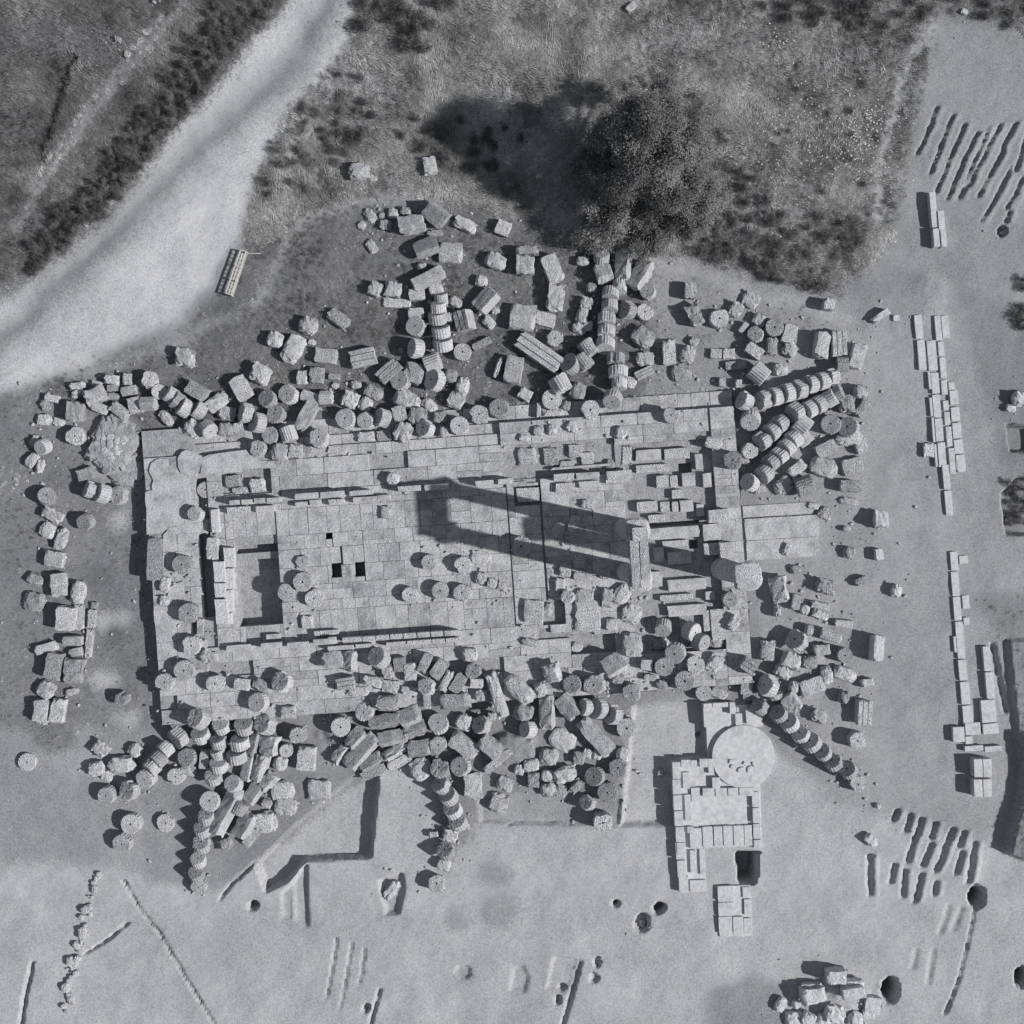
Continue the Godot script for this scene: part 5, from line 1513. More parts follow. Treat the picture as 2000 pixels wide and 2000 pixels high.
var BLOCKS := [
["north_wall",458.05,981.45,20.7,9.94,0.95,-4.04],
["north_wall",481.86,980.41,22.77,10.35,0.95,-4.04],
["north_wall",506.71,977.31,22.77,9.32,0.95,-4.04],
["north_wall",533.62,976.27,26.92,9.32,0.95,-4.04],
["north_wall",598.84,969.03,47.62,12.84,1.05,-4.04],
["north_wall",648.53,965.92,47.62,12.84,1.05,-4.04],
["north_wall",465.3,995.94,45.55,12.84,0.5,-4.04],
["north_wall",518.1,993.87,37.27,12.84,0.5,-4.04],
["north_wall",588.49,984.55,24.84,9.32,0.5,-4.04],
["north_wall",615.4,981.45,22.77,11.39,0.5,-4.04],
["north_wall",656.81,980.41,31.06,11.39,0.5,-4.04],
["north_wall",799.42,954.16,45.55,11.39,1,-4.04],
["north_wall",853.25,951.06,47.62,12.01,1,-4.04],
["north_wall",946.42,943.19,37.27,10.35,0.95,-4.04],
["north_wall",987.83,940.29,31.06,11.39,0.95,-4.04],
["north_wall",714.53,975.49,49.69,11.39,0.5,-4.04],
["north_wall",749.73,972.17,24.84,11.39,0.5,-4.04],
["north_wall",704.18,962.44,45.55,10.35,0.9,-4.04],
["north_wall",656.56,965.96,31.06,10.35,0.9,-4.04],
["south_wall",648.28,1249.19,16.56,10.35,0.95,-4.04],
["south_wall",688.03,1249.61,38.3,10.77,1,-4.04],
["south_wall",720.75,1247.74,25.88,10.77,1,-4.04],
["south_wall",747.25,1245.67,25.88,10.77,1,-4.04],
["south_wall",774.16,1243.6,25.26,10.77,1,-4.04],
["south_wall",800.46,1241.95,25.88,10.77,1,-4.04],
["south_wall",827.37,1240.08,25.88,10.77,1,-4.04],
["south_wall",853.66,1238.43,25.26,10.77,1,-4.04],
["south_wall",881.2,1236.77,26.92,10.77,1,-4.04],
["south_wall",665.88,1265.34,51.76,9.11,0.6,-4.04],
["south_wall",710.39,1261.61,33.13,8.28,0.6,-4.04],
["south_wall",773.54,1257.89,38.3,9.11,0.6,-4.04],
["south_wall",818.47,1254.58,49.69,9.11,0.6,-4.04],
["south_wall",856.77,1252.09,25.26,9.11,0.6,-4.04],
["south_wall",883.89,1250.23,26.92,9.11,0.6,-4.04],
["south_wall",634.04,1253.71,45.55,11.59,1,-4.04],
["south_wall",581.24,1259.92,43.48,11.59,0.95,-4.04],
["south_wall",529.48,1260.95,41.41,11.59,0.95,-4.04],
["south_wall",466.34,1265.51,49.69,12.42,0.45,-4.04],
["south_wall",637.14,1236.11,49.69,10.35,0.45,-4.04],
["south_wall",533.62,1243.35,28.99,10.35,0.4,-4.04],
["west_wall",428.03,1117.06,41.41,21.74,0.9,86],
["west_wall",429.48,1153.29,28.99,21.74,0.9,86],
["west_wall",432.17,1194.7,49.69,23.81,0.9,86],
["west_wall",446.87,1089.11,39.34,19.67,0.68,86],
["west_wall",447.29,1130.52,41.41,16.56,0.68,86],
["west_wall",445.63,1174,43.48,15.53,0.68,86],
["west_wall",443.56,1209.19,22.77,15.53,0.6,86],
["west_wall",419.75,1017.68,47.62,15.53,0.45,86],
["west_wall",419.13,1087.04,22.77,12.42,0.45,86],
["porch_wall",1101.64,931.4,41.41,13.46,0.56,-4.04],
["porch_wall",1148.22,928.81,46.58,12.94,0.56,-4.04],
["porch_wall",1104.22,952.1,38.82,18.12,0.32,-4.04],
["porch_wall",1150.81,945.63,41.41,12.94,0.32,-4.04],
["porch_wall",1135.28,911.47,119.05,5.18,0.48,-4.04],
["porch_wall",1031.76,966.34,46.58,28.47,0.4,-4.04],
["porch_wall",1210.33,927.52,51.76,18.12,0.48,-4.04],
["porch_wall",1207.74,932.69,49.17,20.7,0.32,-4.04],
["east_foundation",1267.27,888.7,51.76,22,0.55,-4.04],
["east_foundation",1322.91,886.11,51.76,22,0.55,-4.04],
["east_foundation",1275.03,914.58,67.29,15.53,0.4,-4.04],
["east_foundation",1294.44,940.46,25.88,24.59,0.5,-4.04],
["east_foundation",1316.44,940.46,15.53,24.59,0.3,-4.04],
["east_foundation",1345.42,936.57,27.17,27.17,0.5,-4.04],
["east_foundation",1381.66,937.87,17.6,28.47,0.55,-4.04],
["east_foundation",1365.61,901.64,15.53,31.06,0.5,-4.04],
["east_foundation",1324.2,965.04,24.59,18.12,0.4,-4.04],
["east_foundation",1264.68,989.11,41.41,20.7,0.5,-4.04],
["east_foundation",1299.62,989.63,20.7,20.7,0.3,-4.04],
["east_foundation",1319.54,989.63,14.49,20.7,0.45,-4.04],
["east_foundation",1341.54,988.33,27.17,23.29,0.55,-4.04],
["east_foundation",1284.09,1012.4,36.23,15.53,0.45,-4.04],
["east_foundation",1368.2,996.1,15.53,24.59,0.5,-4.04],
["east_foundation",1316.44,1040.87,102.23,23.81,0.56,-4.04],
["east_foundation",1319.03,1062.09,51.76,13.46,0.4,-4.04],
["east_foundation",1328.08,1089.27,47.88,24.59,0.5,-4.04],
["east_foundation",1287.45,1082.8,20.7,28.47,0.4,-4.04],
["east_foundation",1391.49,1072.44,33.64,24.59,0.56,-4.04],
["east_foundation",1419.96,1075.03,28.47,32.35,0.56,-4.04],
["east_foundation",1399.25,1038.8,51.76,33.64,0.56,-4.04],
["east_foundation",1404.43,1007.74,41.41,25.88,0.56,-4.04],
["east_foundation",1342.32,1141.8,77.64,23.29,0.5,-4.04],
["east_foundation",1321.61,1166.9,64.7,12.42,0.4,-4.04],
["east_foundation",1387.61,1163.02,19.41,16.82,0.5,-4.04],
["east_foundation",1342.32,1192.01,77.64,22,0.5,-4.04],
["east_foundation",1386.31,1212.19,25.88,41.41,0.5,-4.04],
["east_foundation",1277.62,1131.97,33.64,31.06,0.56,-4.04],
["east_foundation",1404.43,1219.96,31.06,62.11,0.56,-4.04],
["altar_north",1794.65,638.26,14.91,46.58,0.2,-4.6],
["altar_north",1800.61,693.22,14.91,58.69,0.2,-4.6],
["altar_north",1821.11,694.15,17.7,59.62,0.14,-4.6],
["altar_north",1832.85,640.12,12.11,48.44,0.2,-4.6],
["altar_north",1846.82,638.26,13.97,44.72,0.2,-4.6],
["altar_north",1838.43,681.11,11.55,27.95,0.18,-4.6],
["altar_north",1842.16,718.38,11.55,40.99,0.18,-4.6],
["altar_north",1816.08,743.53,4.84,33.54,0.22,-4.6],
["altar_north",1827.26,748.19,14.91,40.99,0.2,-4.6],
["altar_north",1830.05,792.9,14.91,44.72,0.2,-4.6],
["altar_north",1834.71,839.49,14.91,44.72,0.2,-4.6],
["altar_north",1840.3,887.93,14.91,48.44,0.2,-4.6],
["altar_north",1844.96,756.57,11.55,28.88,0.2,-4.6],
["altar_north",1847.94,791.97,10.81,19.56,0.2,-4.6],
["altar_north",1850.55,817.13,10.81,26.09,0.18,-4.6],
["altar_north",1854.27,852.53,10.81,39.13,0.2,-4.6],
["altar_north",1859.86,897.25,11.55,44.72,0.2,-4.6],
["altar_north",1858.93,753.78,11.55,14.91,0.2,-4.6],
["altar_north",1863.59,776.14,15.84,27.95,0.2,-4.6],
["altar_north",1866.38,808.74,17.14,27.02,0.2,-4.6],
["altar_north",1869.55,840.42,17.14,29.81,0.2,-4.6],
["altar_north",1872.9,872.09,17.7,27.95,0.2,-4.6],
["altar_north",1876.63,902.84,17.7,29.81,0.2,-4.6],
["altar_north",1819.24,794.77,4.84,37.26,0.26,-4.6],
["altar_north",1823.34,839.49,4.47,48.44,0.26,-4.6],
["altar_north",1828.19,889.79,4.47,44.72,0.26,-4.6],
["altar_north",1878.49,911.18,15.84,20.5,0.2,-4.6],
["altar_north",1860.79,913.04,11.18,26.09,0.2,-4.6],
["altar_north",1848.68,931.68,13.04,48.44,0.22,-4.6],
["altar_north",1853.34,981.98,13.97,48.44,0.22,-4.6],
["altar_south",1863.96,1095.64,14.53,37.26,0.2,-4.6],
["altar_south",1866.38,1140.36,14.53,48.44,0.2,-4.6],
["altar_south",1870.11,1188.8,14.53,46.58,0.2,-4.6],
["altar_south",1874.4,1235.38,14.91,42.85,0.2,-4.6],
["altar_south",1882.22,1092.85,16.77,15.84,0.15,-4.6],
["altar_south",1886.88,1175.76,13.04,26.09,0.15,-4.6],
["altar_south",1887.81,1213.02,11.55,13.97,0.2,-4.6],
["altar_south",1877,1264.22,14.91,44.72,0.22,-4.6],
["altar_south",1880.73,1308.94,15.84,40.99,0.22,-4.6],
["altar_south",1885.57,1353.66,17.7,44.72,0.22,-4.6],
["altar_south",1890.61,1396.51,19.56,37.26,0.22,-4.6],
["altar_south",1865.82,1258.63,4.84,31.68,0.25,-4.6],
["altar_south",1900.85,1423.53,29.81,24.22,0.3,-4.6],
["altar_south",1928.43,1286.58,14.16,48.44,0.35,-4.6],
["altar_south",1934.39,1338.75,16.4,52.17,0.35,-4.6],
["altar_south",1931.6,1389.06,28.88,44.72,0.35,-4.6],
["altar_south",1935.32,1423.53,30.74,20.5,0.35,-4.6],
["altar_south",1893.03,1445.89,14.16,14.91,0.3,-4.6],
["altar_south",1902.72,1461.73,36.33,10.43,0.35,-4.6],
["altar_south",1940.35,1462.66,33.54,10.43,0.35,-4.6],
["altar_south",1872.9,1434.71,22.36,29.81,0.45,-3],
["twin_block",1911.29,1500.48,16.77,35.4,0.9,-2],
["twin_block",1929.17,1500.11,16.77,35.4,0.9,-2],
["twin_block",1911.29,1539.61,16.77,34.66,0.9,-2],
["twin_block",1929.17,1539.24,16.77,34.66,0.9,-2],
["pale_stack",1822.46,393.12,12.32,36.23,0.6,-5],
["pale_stack",1825.36,427.54,12.32,32.61,0.6,-5],
["pale_stack",1830.07,463.77,13.04,36.23,0.6,-5],
["pale_stack",1839.13,431.16,12.32,39.86,0.7,-5],
["pale_stack",1843.48,465.58,10.87,32.61,0.7,-5],
["round_building",1321.8,1505.19,16.15,32.61,0.5,-2],
["round_building",1322.11,1537.02,16.15,29.5,0.5,-2],
["round_building",1323.98,1568.07,17.08,29.5,0.5,-2],
["round_building",1325.99,1599.13,17.08,29.5,0.5,-2],
["round_building",1328.32,1630.19,16.77,29.5,0.5,-2],
["round_building",1330.65,1658.14,16.46,24.84,0.5,-2],
["round_building",1339.97,1491.99,18.63,15.53,0.42,-2],
["round_building",1355.5,1491.99,12.11,13.98,0.42,-2],
["round_building",1374.91,1490.43,16.77,17.08,0.42,-2],
["round_building",1388.88,1496.65,10.87,29.5,0.45,-2],
["round_building",1398.98,1529.25,15.53,21.74,0.45,-2],
["round_building",1340.75,1524.6,13.98,32.61,0.3,-2],
["round_building",1343.85,1577.39,12.42,51.24,0.32,-2],
["round_building",1359.38,1552.55,18.63,27.95,0.3,-2],
["round_building",1384.22,1547.89,23.29,17.08,0.45,-2],
["round_building",1409.07,1547.89,23.29,17.08,0.45,-2],
["round_building",1432.36,1547.11,20.19,17.08,0.45,-2],
["round_building",1458.76,1546.34,29.5,17.08,0.45,-2],
["round_building",1475.84,1561.86,13.98,29.5,0.45,-2],
["round_building",1477.39,1592.92,13.98,29.5,0.45,-2],
["round_building",1478.17,1623.98,13.98,29.5,0.45,-2],
["round_building",1479.72,1648.82,14.75,17.08,0.4,-2],
["round_building",1359.38,1637.95,23.29,40.37,0.38,-2],
["round_building",1382.67,1634.84,20.19,40.37,0.38,-2],
["round_building",1402.86,1634.07,17.08,40.37,0.38,-2],
["round_building",1422.27,1633.29,18.63,40.37,0.38,-2],
["round_building",1443.23,1632.52,20.19,40.37,0.38,-2],
["round_building",1461.86,1631.74,15.53,40.37,0.38,-2],
["round_building",1348.51,1620.87,12.42,12.42,0.35,-2],
["round_building",1399.75,1397.27,51.24,45.03,0.28,-3],
["round_building",1382.67,1378.63,17.08,9.32,0.6,-3],
["round_building",1407.52,1377.08,31.06,9.32,0.6,-3],
["round_building",1430.81,1383.29,10.87,23.29,0.65,-3],
["round_building",1443.23,1405.03,13.98,23.29,0.3,-3],
["round_building",1466.52,1398.82,18.63,31.06,0.45,-3],
["round_building",1328.32,1662.11,16.15,33.13,0.45,-3],
["round_building",1331.43,1697.31,16.56,33.13,0.45,-3],
["round_building",1335.57,1728.36,18.63,31.06,0.45,-3],
["round_building",1354.2,1682.82,12.42,45.55,0.25,-2],
["round_building",1363.52,1730.43,31.06,22.77,0.25,-2],
["round_building",1371.8,1682.82,10.35,51.76,0.25,-2],
["round_building",1417.35,1744.93,31.06,28.99,0.28,-2],
["round_building",1418.39,1775.98,31.06,26.92,0.28,-2],
["round_building",1419.42,1807.04,31.06,33.13,0.3,-2],
["round_building",1442.19,1807.04,20.7,33.13,0.3,-2],
["round_building",1460.83,1809.11,15.53,31.06,0.3,-2],
["round_building",1458.76,1742.86,16.56,20.7,0.3,-2],
["round_building",1460.83,1771.84,14.49,31.06,0.3,-2],
["round_building",1454.62,1722.15,24.84,14.49,0.5,-2]]
var PARTS := {
"north_wall": ["cella_wall", "broken course of blocks along the upper side of the inner floor", "wall", "paving", "wall_block"],
"south_wall": ["cella_wall", "double row of blocks along the lower side of the inner floor", "wall", "paving", "wall_block"],
"west_wall": ["cella_wall", "bright low wall beside the sunken crypt at the left", "wall", "stone_pale", "wall_block"],
"porch_wall": ["porch_wall", "remains of the porch wall above the tall columns' shadows", "wall", "paving", "wall_block"],
"east_foundation": ["porch_foundation", "ragged grid of foundation blocks between the tall columns and platform's right edge", "foundation", "paving", "foundation_block"],
"altar_north": ["altar_foundation", "long strips of pale foundation blocks at upper right", "foundation", "ashlar", "foundation_block"],
"altar_south": ["altar_foundation", "long pale foundation strip ending in a square at lower right", "foundation", "ashlar", "foundation_block"],
"twin_block": ["four_block_plinth", "tall pale square base of four blocks beside the shadowed ditch", "base", "ashlar", "base_block"],
"pale_stack": ["pale_block_stack", "narrow pale stack of long blocks on the field at upper right", "stack", "ashlar", "stacked_block"],
"round_building": ["chapel_foundation", "pale foundation of a small building with a round floor below the platform", "foundation", "ashlar", "foundation_block"]}
var CORE := [[0,0,1161,33,0.0,0.2,1],[0,33,700,54,0.2,0.45,1],[100,54,700,76,0.45,0.68,1],[0,0,100,76,0.62,0.9,0],[100,100,122,372,0.1,0.1,1],[150,90,248,134,0.4,0.4,1],[167,220,252,395,-0.5,-0.5,1],[167,220,252,237,0.6,0.6,1],[167,253,252,266,0.35,0.35,1],[718,78,922,146,0.45,0.45,1],[936,92,1112,505,0.34,0.34,1],[1045.3,137.0,1071.3,155.0,-0.6,-0.6,1],[1055.7,287.8,1073.7,305.8,-0.6,-0.6,1],[975.7,250.0,1078.7,257.0,-0.3,-0.3,1],[759.0,387.1,803.0,434.1,0.3,0.3,1],[809.5,459.4,897.5,495.4,0.2,0.2,1],[957.5,433.1,1025.5,501.1,0.1,0.1,1],[719.2,160.0,772.2,198.0,0.4,0.4,1],[351.9,284.3,372.9,312.3,-0.7,-0.7,1],[397.9,285.5,418.9,313.5,-0.7,-0.7,1],[345.6,224.4,358.6,236.4,-0.5,-0.5,1]]
var STEPS := [[100,0,1161,33,0.0,0.22],[100,33,700,54,0.2,0.46],[100,54,700,76,0.45,0.7]]
var FLOORS := [
{"n":"cella_floor","l":"cracked slab floor of the temple's long inner room","u0":152,"u1":704,"rows":[160,172,224,252,288,323,354,374,432],"w0":22,"w1":46,"miss":0.0,"dy":0.0},
{"n":"threshold_floor","l":"worn threshold strip between inner room and porch","u0":706,"u1":768,"rows":[150,185,220,255,290,325,360,395,440],"w0":28,"w1":62,"miss":0.04,"dy":-0.05},
{"n":"porch_floor","l":"slab floor crossed by the tall columns' shadows","u0":772,"u1":934,"rows":[148,180,212,246,280,312,344,380,416,450],"w0":30,"w1":58,"miss":0.02,"dy":0.0},
{"n":"north_colonnade_floor","l":"paved strip along the platform's upper side","u0":100,"u1":700,"rows":[76,108,138,160],"w0":50,"w1":110,"miss":0.02,"dy":0.0},
{"n":"north_east_colonnade_floor","l":"paved strip at the platform's upper right","u0":700,"u1":1108,"rows":[33,56,78,92],"w0":50,"w1":110,"miss":0.03,"dy":0.0},
{"n":"west_colonnade_floor","l":"paved strip along the platform's left end","u0":2,"u1":100,"rows":[2,40,76,108,140,172,206,240,275,310,345,380,415,450,485,520,548,575],"w0":30,"w1":56,"miss":0.06,"dy":0.0},
{"n":"south_colonnade_floor","l":"paved strip along the platform's lower side under fallen stones","u0":100,"u1":1112,"rows":[432,462,490,520,548,575],"w0":45,"w1":95,"miss":0.07,"dy":0.0},
{"n":"west_passage_floor","l":"narrow paved passage beside the sunken crypt","u0":122,"u1":152,"rows":[134,160,190,220,255,290,325,360,395,432],"w0":26,"w1":30,"miss":0.1,"dy":-0.03},
{"n":"east_colonnade_floor","l":"bright paved strip along the platform's right edge","u0":1112,"u1":1159,"rows":[33,54,75,97,120,142,165,187,209,231,253,275,297,319,341,363,385,407,429,451,473,495,517,539,560,575],"w0":24,"w1":48,"miss":0.0,"dy":0.0}]
var PATCH := []
var WORN := [[[296.0,903.7],[300.3,901.3],[303.7,898.1],[311.9,895.9],[326.2,896.1],[327.6,901.9],[327.5,910.1],[335.0,917.5],[340.3,922.4],[353.7,930.7],[367.9,933.6],[370.1,955.8],[371.5,978.0],[366.1,1003.5],[363.8,1023.9],[358.4,1027.9],[347.5,1029.8],[343.3,1026.6],[336.9,1025.5],[334.0,1029.8],[330.1,1031.4],[323.5,1035.1],[318.0,1038.8],[303.1,1042.4],[286.4,1044.2],[286.1,1019.0],[286.4,995.9],[283.5,979.3],[283.9,961.2],[291.6,957.9],[297.5,957.9],[296.6,948.4],[299.8,938.3],[294.5,927.0],[291.2,921.0],[292.8,912.0]],
[[349.9,889.9],[355.0,882.6],[362.9,879.0],[369.6,879.9],[380.5,881.3],[385.9,886.8],[394.4,889.8],[392.2,907.4],[387.1,923.0],[379.5,924.8],[370.4,928.5],[360.2,924.2],[353.2,923.3],[348.1,911.4],[348.1,905.0],[346.9,895.6]],
[[394.2,893.6],[409.2,888.0],[423.3,885.7],[450.1,882.0],[480.0,878.6],[487.9,887.9],[495.8,893.5],[502.1,895.3],[510.6,899.9],[521.5,900.5],[534.4,904.1],[537.5,907.8],[538.8,914.0],[512.8,914.4],[486.7,915.9],[467.9,921.7],[451.5,922.9],[437.3,922.9],[423.4,923.7],[409.4,925.9],[391.3,925.6],[393.3,915.4],[393.4,905.8],[392.8,899.4]],
[[318.5,1045.6],[325.5,1038.1],[328.9,1030.7],[336.5,1028.9],[340.3,1028.2],[341.7,1052.0],[343.0,1075.8],[332.3,1076.8],[319.8,1077.2],[320.7,1062.4]],
[[299.1,1162.9],[308.8,1164.3],[317.0,1167.4],[321.5,1164.8],[326.4,1164.9],[330.3,1155.3],[330.4,1147.9],[344.0,1139.6],[357.6,1135.0],[358.3,1147.8],[359.1,1162.6],[345.7,1168.6],[330.0,1172.7],[322.2,1180.8],[312.1,1187.1],[314.6,1190.9],[315.1,1197.8],[329.1,1205.8],[345.6,1214.2],[344.1,1222.0],[344.1,1231.5],[333.2,1231.3],[320.4,1231.4],[311.3,1226.4],[304.0,1223.4],[301.3,1212.5],[300.2,1197.1],[300.6,1178.7]]]
var RAISE := [[-0.85,[[738,1520],[723,1675],[597,1680],[560,1722],[520,1742],[500,1690],[585,1605],[690,1520]]],
[-0.3,[[599,1688],[602,1812],[576,1797],[574,1722],[590,1694]]],
[-0.18,[[574,1724],[572,1795],[552,1792],[550,1745]]],
[-0.5,[[-60,85],[75,95],[150,106],[120,202],[82,318],[-60,330]]],
[-0.5,[[1240,1378],[1376,1366],[1383,1476],[1310,1486],[1326,1612],[1216,1610]]],
[0.4,[[1966,1250],[1985,1440],[1997,1500],[1988,1560],[1974,1600],[1960,1664],[2000,1679],[2500,1702],[2500,1240]]],
[0.55,[[1987,1430],[1999,1500],[1991,1560],[1977,1600],[1963,1663],[2000,1677],[2500,1700],[2500,1400]]],
[-0.22,[[1082,1868],[1130,1874],[1112,1940],[1068,1930]]],
[-0.16,[[1004,1888],[1022,1886],[1033,1910],[1024,1940],[996,1936]]],
[-1.1,[[1968,828],[2040,838],[2040,885],[1975,880]]],
[-0.9,[[1957,965],[1985,935],[2060,930],[2060,1046],[1966,1042]]],
[-0.4,[[740,1720],[760,1712],[785,1705],[790,1735],[778,1785],[755,1785]]],
[-0.25,[[1120,1545],[1215,1560],[1210,1612],[940,1606],[935,1560]]]]
var MOUNDS := [[480,905,60,26,.0],[925,1500,30,26,.25],[1000,1460,60,40,.5],[690,1420,80,50,.3],[1650,1950,60,34,.35],[1560,1290,60,30,.2]]
var TROUGHS := [[14,0.34,[[1777.88,1593.54],[1770.43,1621.49]]],
[14,-0.14,[[1789.43,1593.54],[1781.98,1621.49]]],
[14,0.34,[[1800.24,1600.99],[1790.92,1630.8]]],
[14,-0.14,[[1811.79,1600.99],[1802.47,1630.8]]],
[14,0.34,[[1785.33,1638.26],[1772.29,1682.97]]],
[14,-0.14,[[1796.88,1638.26],[1783.84,1682.97]]],
[14,0.34,[[1826.32,1610.31],[1818.87,1636.39]]],
[14,-0.14,[[1837.88,1610.31],[1830.42,1636.39]]],
[14,0.34,[[1818.87,1649.44],[1802.1,1690.43]]],
[14,-0.14,[[1830.42,1649.44],[1813.65,1690.43]]],
[14,0.34,[[1861.73,1619.62],[1844.96,1656.89],[1837.5,1681.11],[1828.19,1699.74]]],
[14,-0.14,[[1873.28,1619.62],[1856.51,1656.89],[1849.06,1681.11],[1839.74,1699.74]]],
[14,0.34,[[1882.22,1625.21],[1872.9,1653.16]]],
[14,-0.14,[[1893.77,1625.21],[1884.46,1653.16]]],
[14,0.34,[[1878.49,1664.34],[1867.32,1705.33]]],
[14,-0.14,[[1890.05,1664.34],[1878.87,1705.33]]],
[14,0.34,[[1902.72,1647.57],[1897.13,1690.43],[1891.54,1722.1]]],
[14,-0.14,[[1914.27,1647.57],[1908.68,1690.43],[1903.09,1722.1]]],
[14,0.34,[[1697.76,1671.79],[1699.62,1746.32]]],
[14,-0.14,[[1709.31,1671.79],[1711.18,1746.32]]],
[14,0.34,[[1746.2,1690.43],[1739.68,1722.1]]],
[14,-0.14,[[1757.76,1690.43],[1751.24,1722.1]]],
[14,0.34,[[1766.7,1699.74],[1762.97,1750.05]]],
[14,-0.14,[[1778.25,1699.74],[1774.53,1750.05]]],
[14,0.34,[[1800.24,1707.2],[1787.2,1759.37]]],
[14,-0.14,[[1811.79,1707.2],[1798.75,1759.37]]],
[14,0.34,[[1828.19,1723.96],[1824.46,1746.32]]],
[14,-0.14,[[1839.74,1723.96],[1836.01,1746.32]]],
[14,0.34,[[1751.79,1584.22],[1744.34,1602.85]]],
[14,-0.14,[[1763.35,1584.22],[1755.89,1602.85]]],
[18,0.14,[[1852.41,1772.41],[1837.5,1820.85]]],
[18,0.14,[[1878.49,1776.14],[1863.59,1813.4]]],
[18,0.14,[[1822.6,1858.12],[1813.28,1919.6]]],
[18,0.14,[[1789.06,1858.12],[1783.47,1887.93]]],
[8,0.25,[[1904.58,1772.41],[1885.95,1858.12],[1871.04,1919.6]]],
[9,0.3,[[1873.64,1909],[1847.09,1978.87]]],
[12,0.26,[[1883.71,244.638],[1869.48,276.087],[1861.28,298.551],[1853.77,321.014],[1843.64,343.478],[1828.43,374.928]]],
[14,-0.12,[[1893.04,244.638],[1878.98,276.087],[1868.18,298.551],[1857.6,321.014],[1850.49,343.478],[1837.14,374.928]]],
[12,0.26,[[1932.9,251.594],[1919.77,284.058],[1908.52,307.246],[1897.8,330.435],[1891.13,353.623],[1873.41,386.087]]],
[14,-0.12,[[1936.56,251.594],[1925.7,284.058],[1916.53,307.246],[1904.7,330.435],[1897.76,353.623],[1885.9,386.087]]],
[12,0.26,[[1983.14,241.159],[1974.29,259.42],[1966.73,272.464],[1960.54,285.507],[1957.47,298.551],[1945.33,316.812]]],
[14,-0.12,[[1994.08,241.159],[1984.71,259.42],[1976.57,272.464],[1968.35,285.507],[1965.48,298.551],[1953.89,316.812]]],
[12,0.26,[[1989.72,372.754],[1983.14,386.957],[1982.17,397.101],[1975.32,407.246],[1969.93,417.391],[1964.81,431.594]]],
[14,-0.12,[[1996.2,372.754],[1992.65,386.957],[1987.39,397.101],[1982.28,407.246],[1980.41,417.391],[1974.56,431.594]]],
[12,0.26,[[1829.12,211.304],[1822.63,232.609],[1814.79,247.826],[1811.63,263.043],[1804.33,278.261],[1792.48,299.565]]],
[14,-0.12,[[1838.39,211.304],[1828.68,232.609],[1826.39,247.826],[1816.34,263.043],[1811.42,278.261],[1801.61,299.565]]],
[12,0.26,[[1861.6,224.058],[1851.25,251.449],[1844.71,271.014],[1834.3,290.58],[1830.31,310.145],[1817.83,337.536]]],
[14,-0.12,[[1869.01,224.058],[1857.86,251.449],[1850.42,271.014],[1844.35,290.58],[1836.78,310.145],[1826.11,337.536]]],
[12,0.26,[[1910.37,259.13],[1895.39,290.58],[1882.43,313.043],[1873.38,335.507],[1864.27,357.971],[1852.4,389.42]]],
[14,-0.12,[[1919.07,259.13],[1903.13,290.58],[1890.29,313.043],[1884.02,335.507],[1872.1,357.971],[1858.64,389.42]]],
[12,0.26,[[1953.66,245.507],[1939.08,273.913],[1928.17,294.203],[1920.2,314.493],[1907.39,334.783],[1893.22,363.188]]],
[14,-0.12,[[1962.36,245.507],[1944.84,273.913],[1935.2,294.203],[1927.76,314.493],[1913.74,334.783],[1903.44,363.188]]],
[12,0.26,[[1959.97,298.551],[1947.49,318.841],[1938.77,333.333],[1933.31,347.826],[1926,362.319],[1910.94,382.609]]],
[14,-0.12,[[1966.85,298.551],[1956.05,318.841],[1947.81,333.333],[1939,347.826],[1930.13,362.319],[1921.16,382.609]]],
[12,0.26,[[1979.55,326.087],[1961.58,351.449],[1952.25,369.565],[1945.1,387.681],[1934.81,405.797],[1919.96,431.159]]],
[14,-0.12,[[1983.54,326.087],[1972.87,351.449],[1964.02,369.565],[1953.98,387.681],[1942.33,405.797],[1924.81,431.159]]],
[12,0.26,[[2003.33,343.478],[1992.05,358.696],[1988.42,369.565],[1984.18,380.435],[1977.16,391.304],[1966.12,406.522]]],
[14,-0.12,[[2008.51,343.478],[2003.57,358.696],[1993.88,369.565],[1990.42,380.435],[1983.62,391.304],[1974.22,406.522]]],
[12,0.26,[[2012.5,247.826],[2003.48,268.116],[1999.46,282.609],[1996.49,297.101],[1990.58,311.594],[1984.42,331.884]]],
[14,-0.12,[[2020.24,247.826],[2015,268.116],[2011.34,282.609],[2003.22,297.101],[2000.38,311.594],[1993.7,331.884]]],
[7,0.28,[[242.096,1719.45],[270.569,1771.85],[311.572,1821.96],[361.686,1908.52],[418.633,1999.64],[452.802,2061.14]]],
[9,0.3,[[247.79,1803.74],[215.9,1831.07],[165.786,1862.96]]],
[12,0.4,[[63.2802,1878.91],[49.6128,1942.69],[40.5011,1999.64],[33.6674,2061.14]]],
[9,0.3,[[500.228,1683.01],[452.392,1726.29],[429.613,1755.9]]],
[6,0.22,[[657.403,1833.35],[648.292,1897.13],[636.902,1951.8]]],
[6,0.22,[[687.016,1842.46],[677.904,1897.13],[664.237,1970.02]]],
[6,0.22,[[712.073,1853.85],[702.961,1919.91]]],
[10,0.35,[[741.686,1933.58],[723.462,1999.64]]],
[12,0.4,[[1133.85,1878.91],[1115.63,1942.69],[1099.68,1999.64]]],
[5,0.2,[[988.064,1613.53],[1004.01,1606.7],[1051.85,1605.56],[1115.63,1612.39]]],
[5,0.2,[[1213.58,1611.25],[1279.64,1613.53]]],
[7,0.3,[[1966.67,32.6087],[2002.9,72.4638]]],
[14,0.5,[[1938.12,1258.63],[1953.02,1333.16],[1964.2,1389.06]]]]
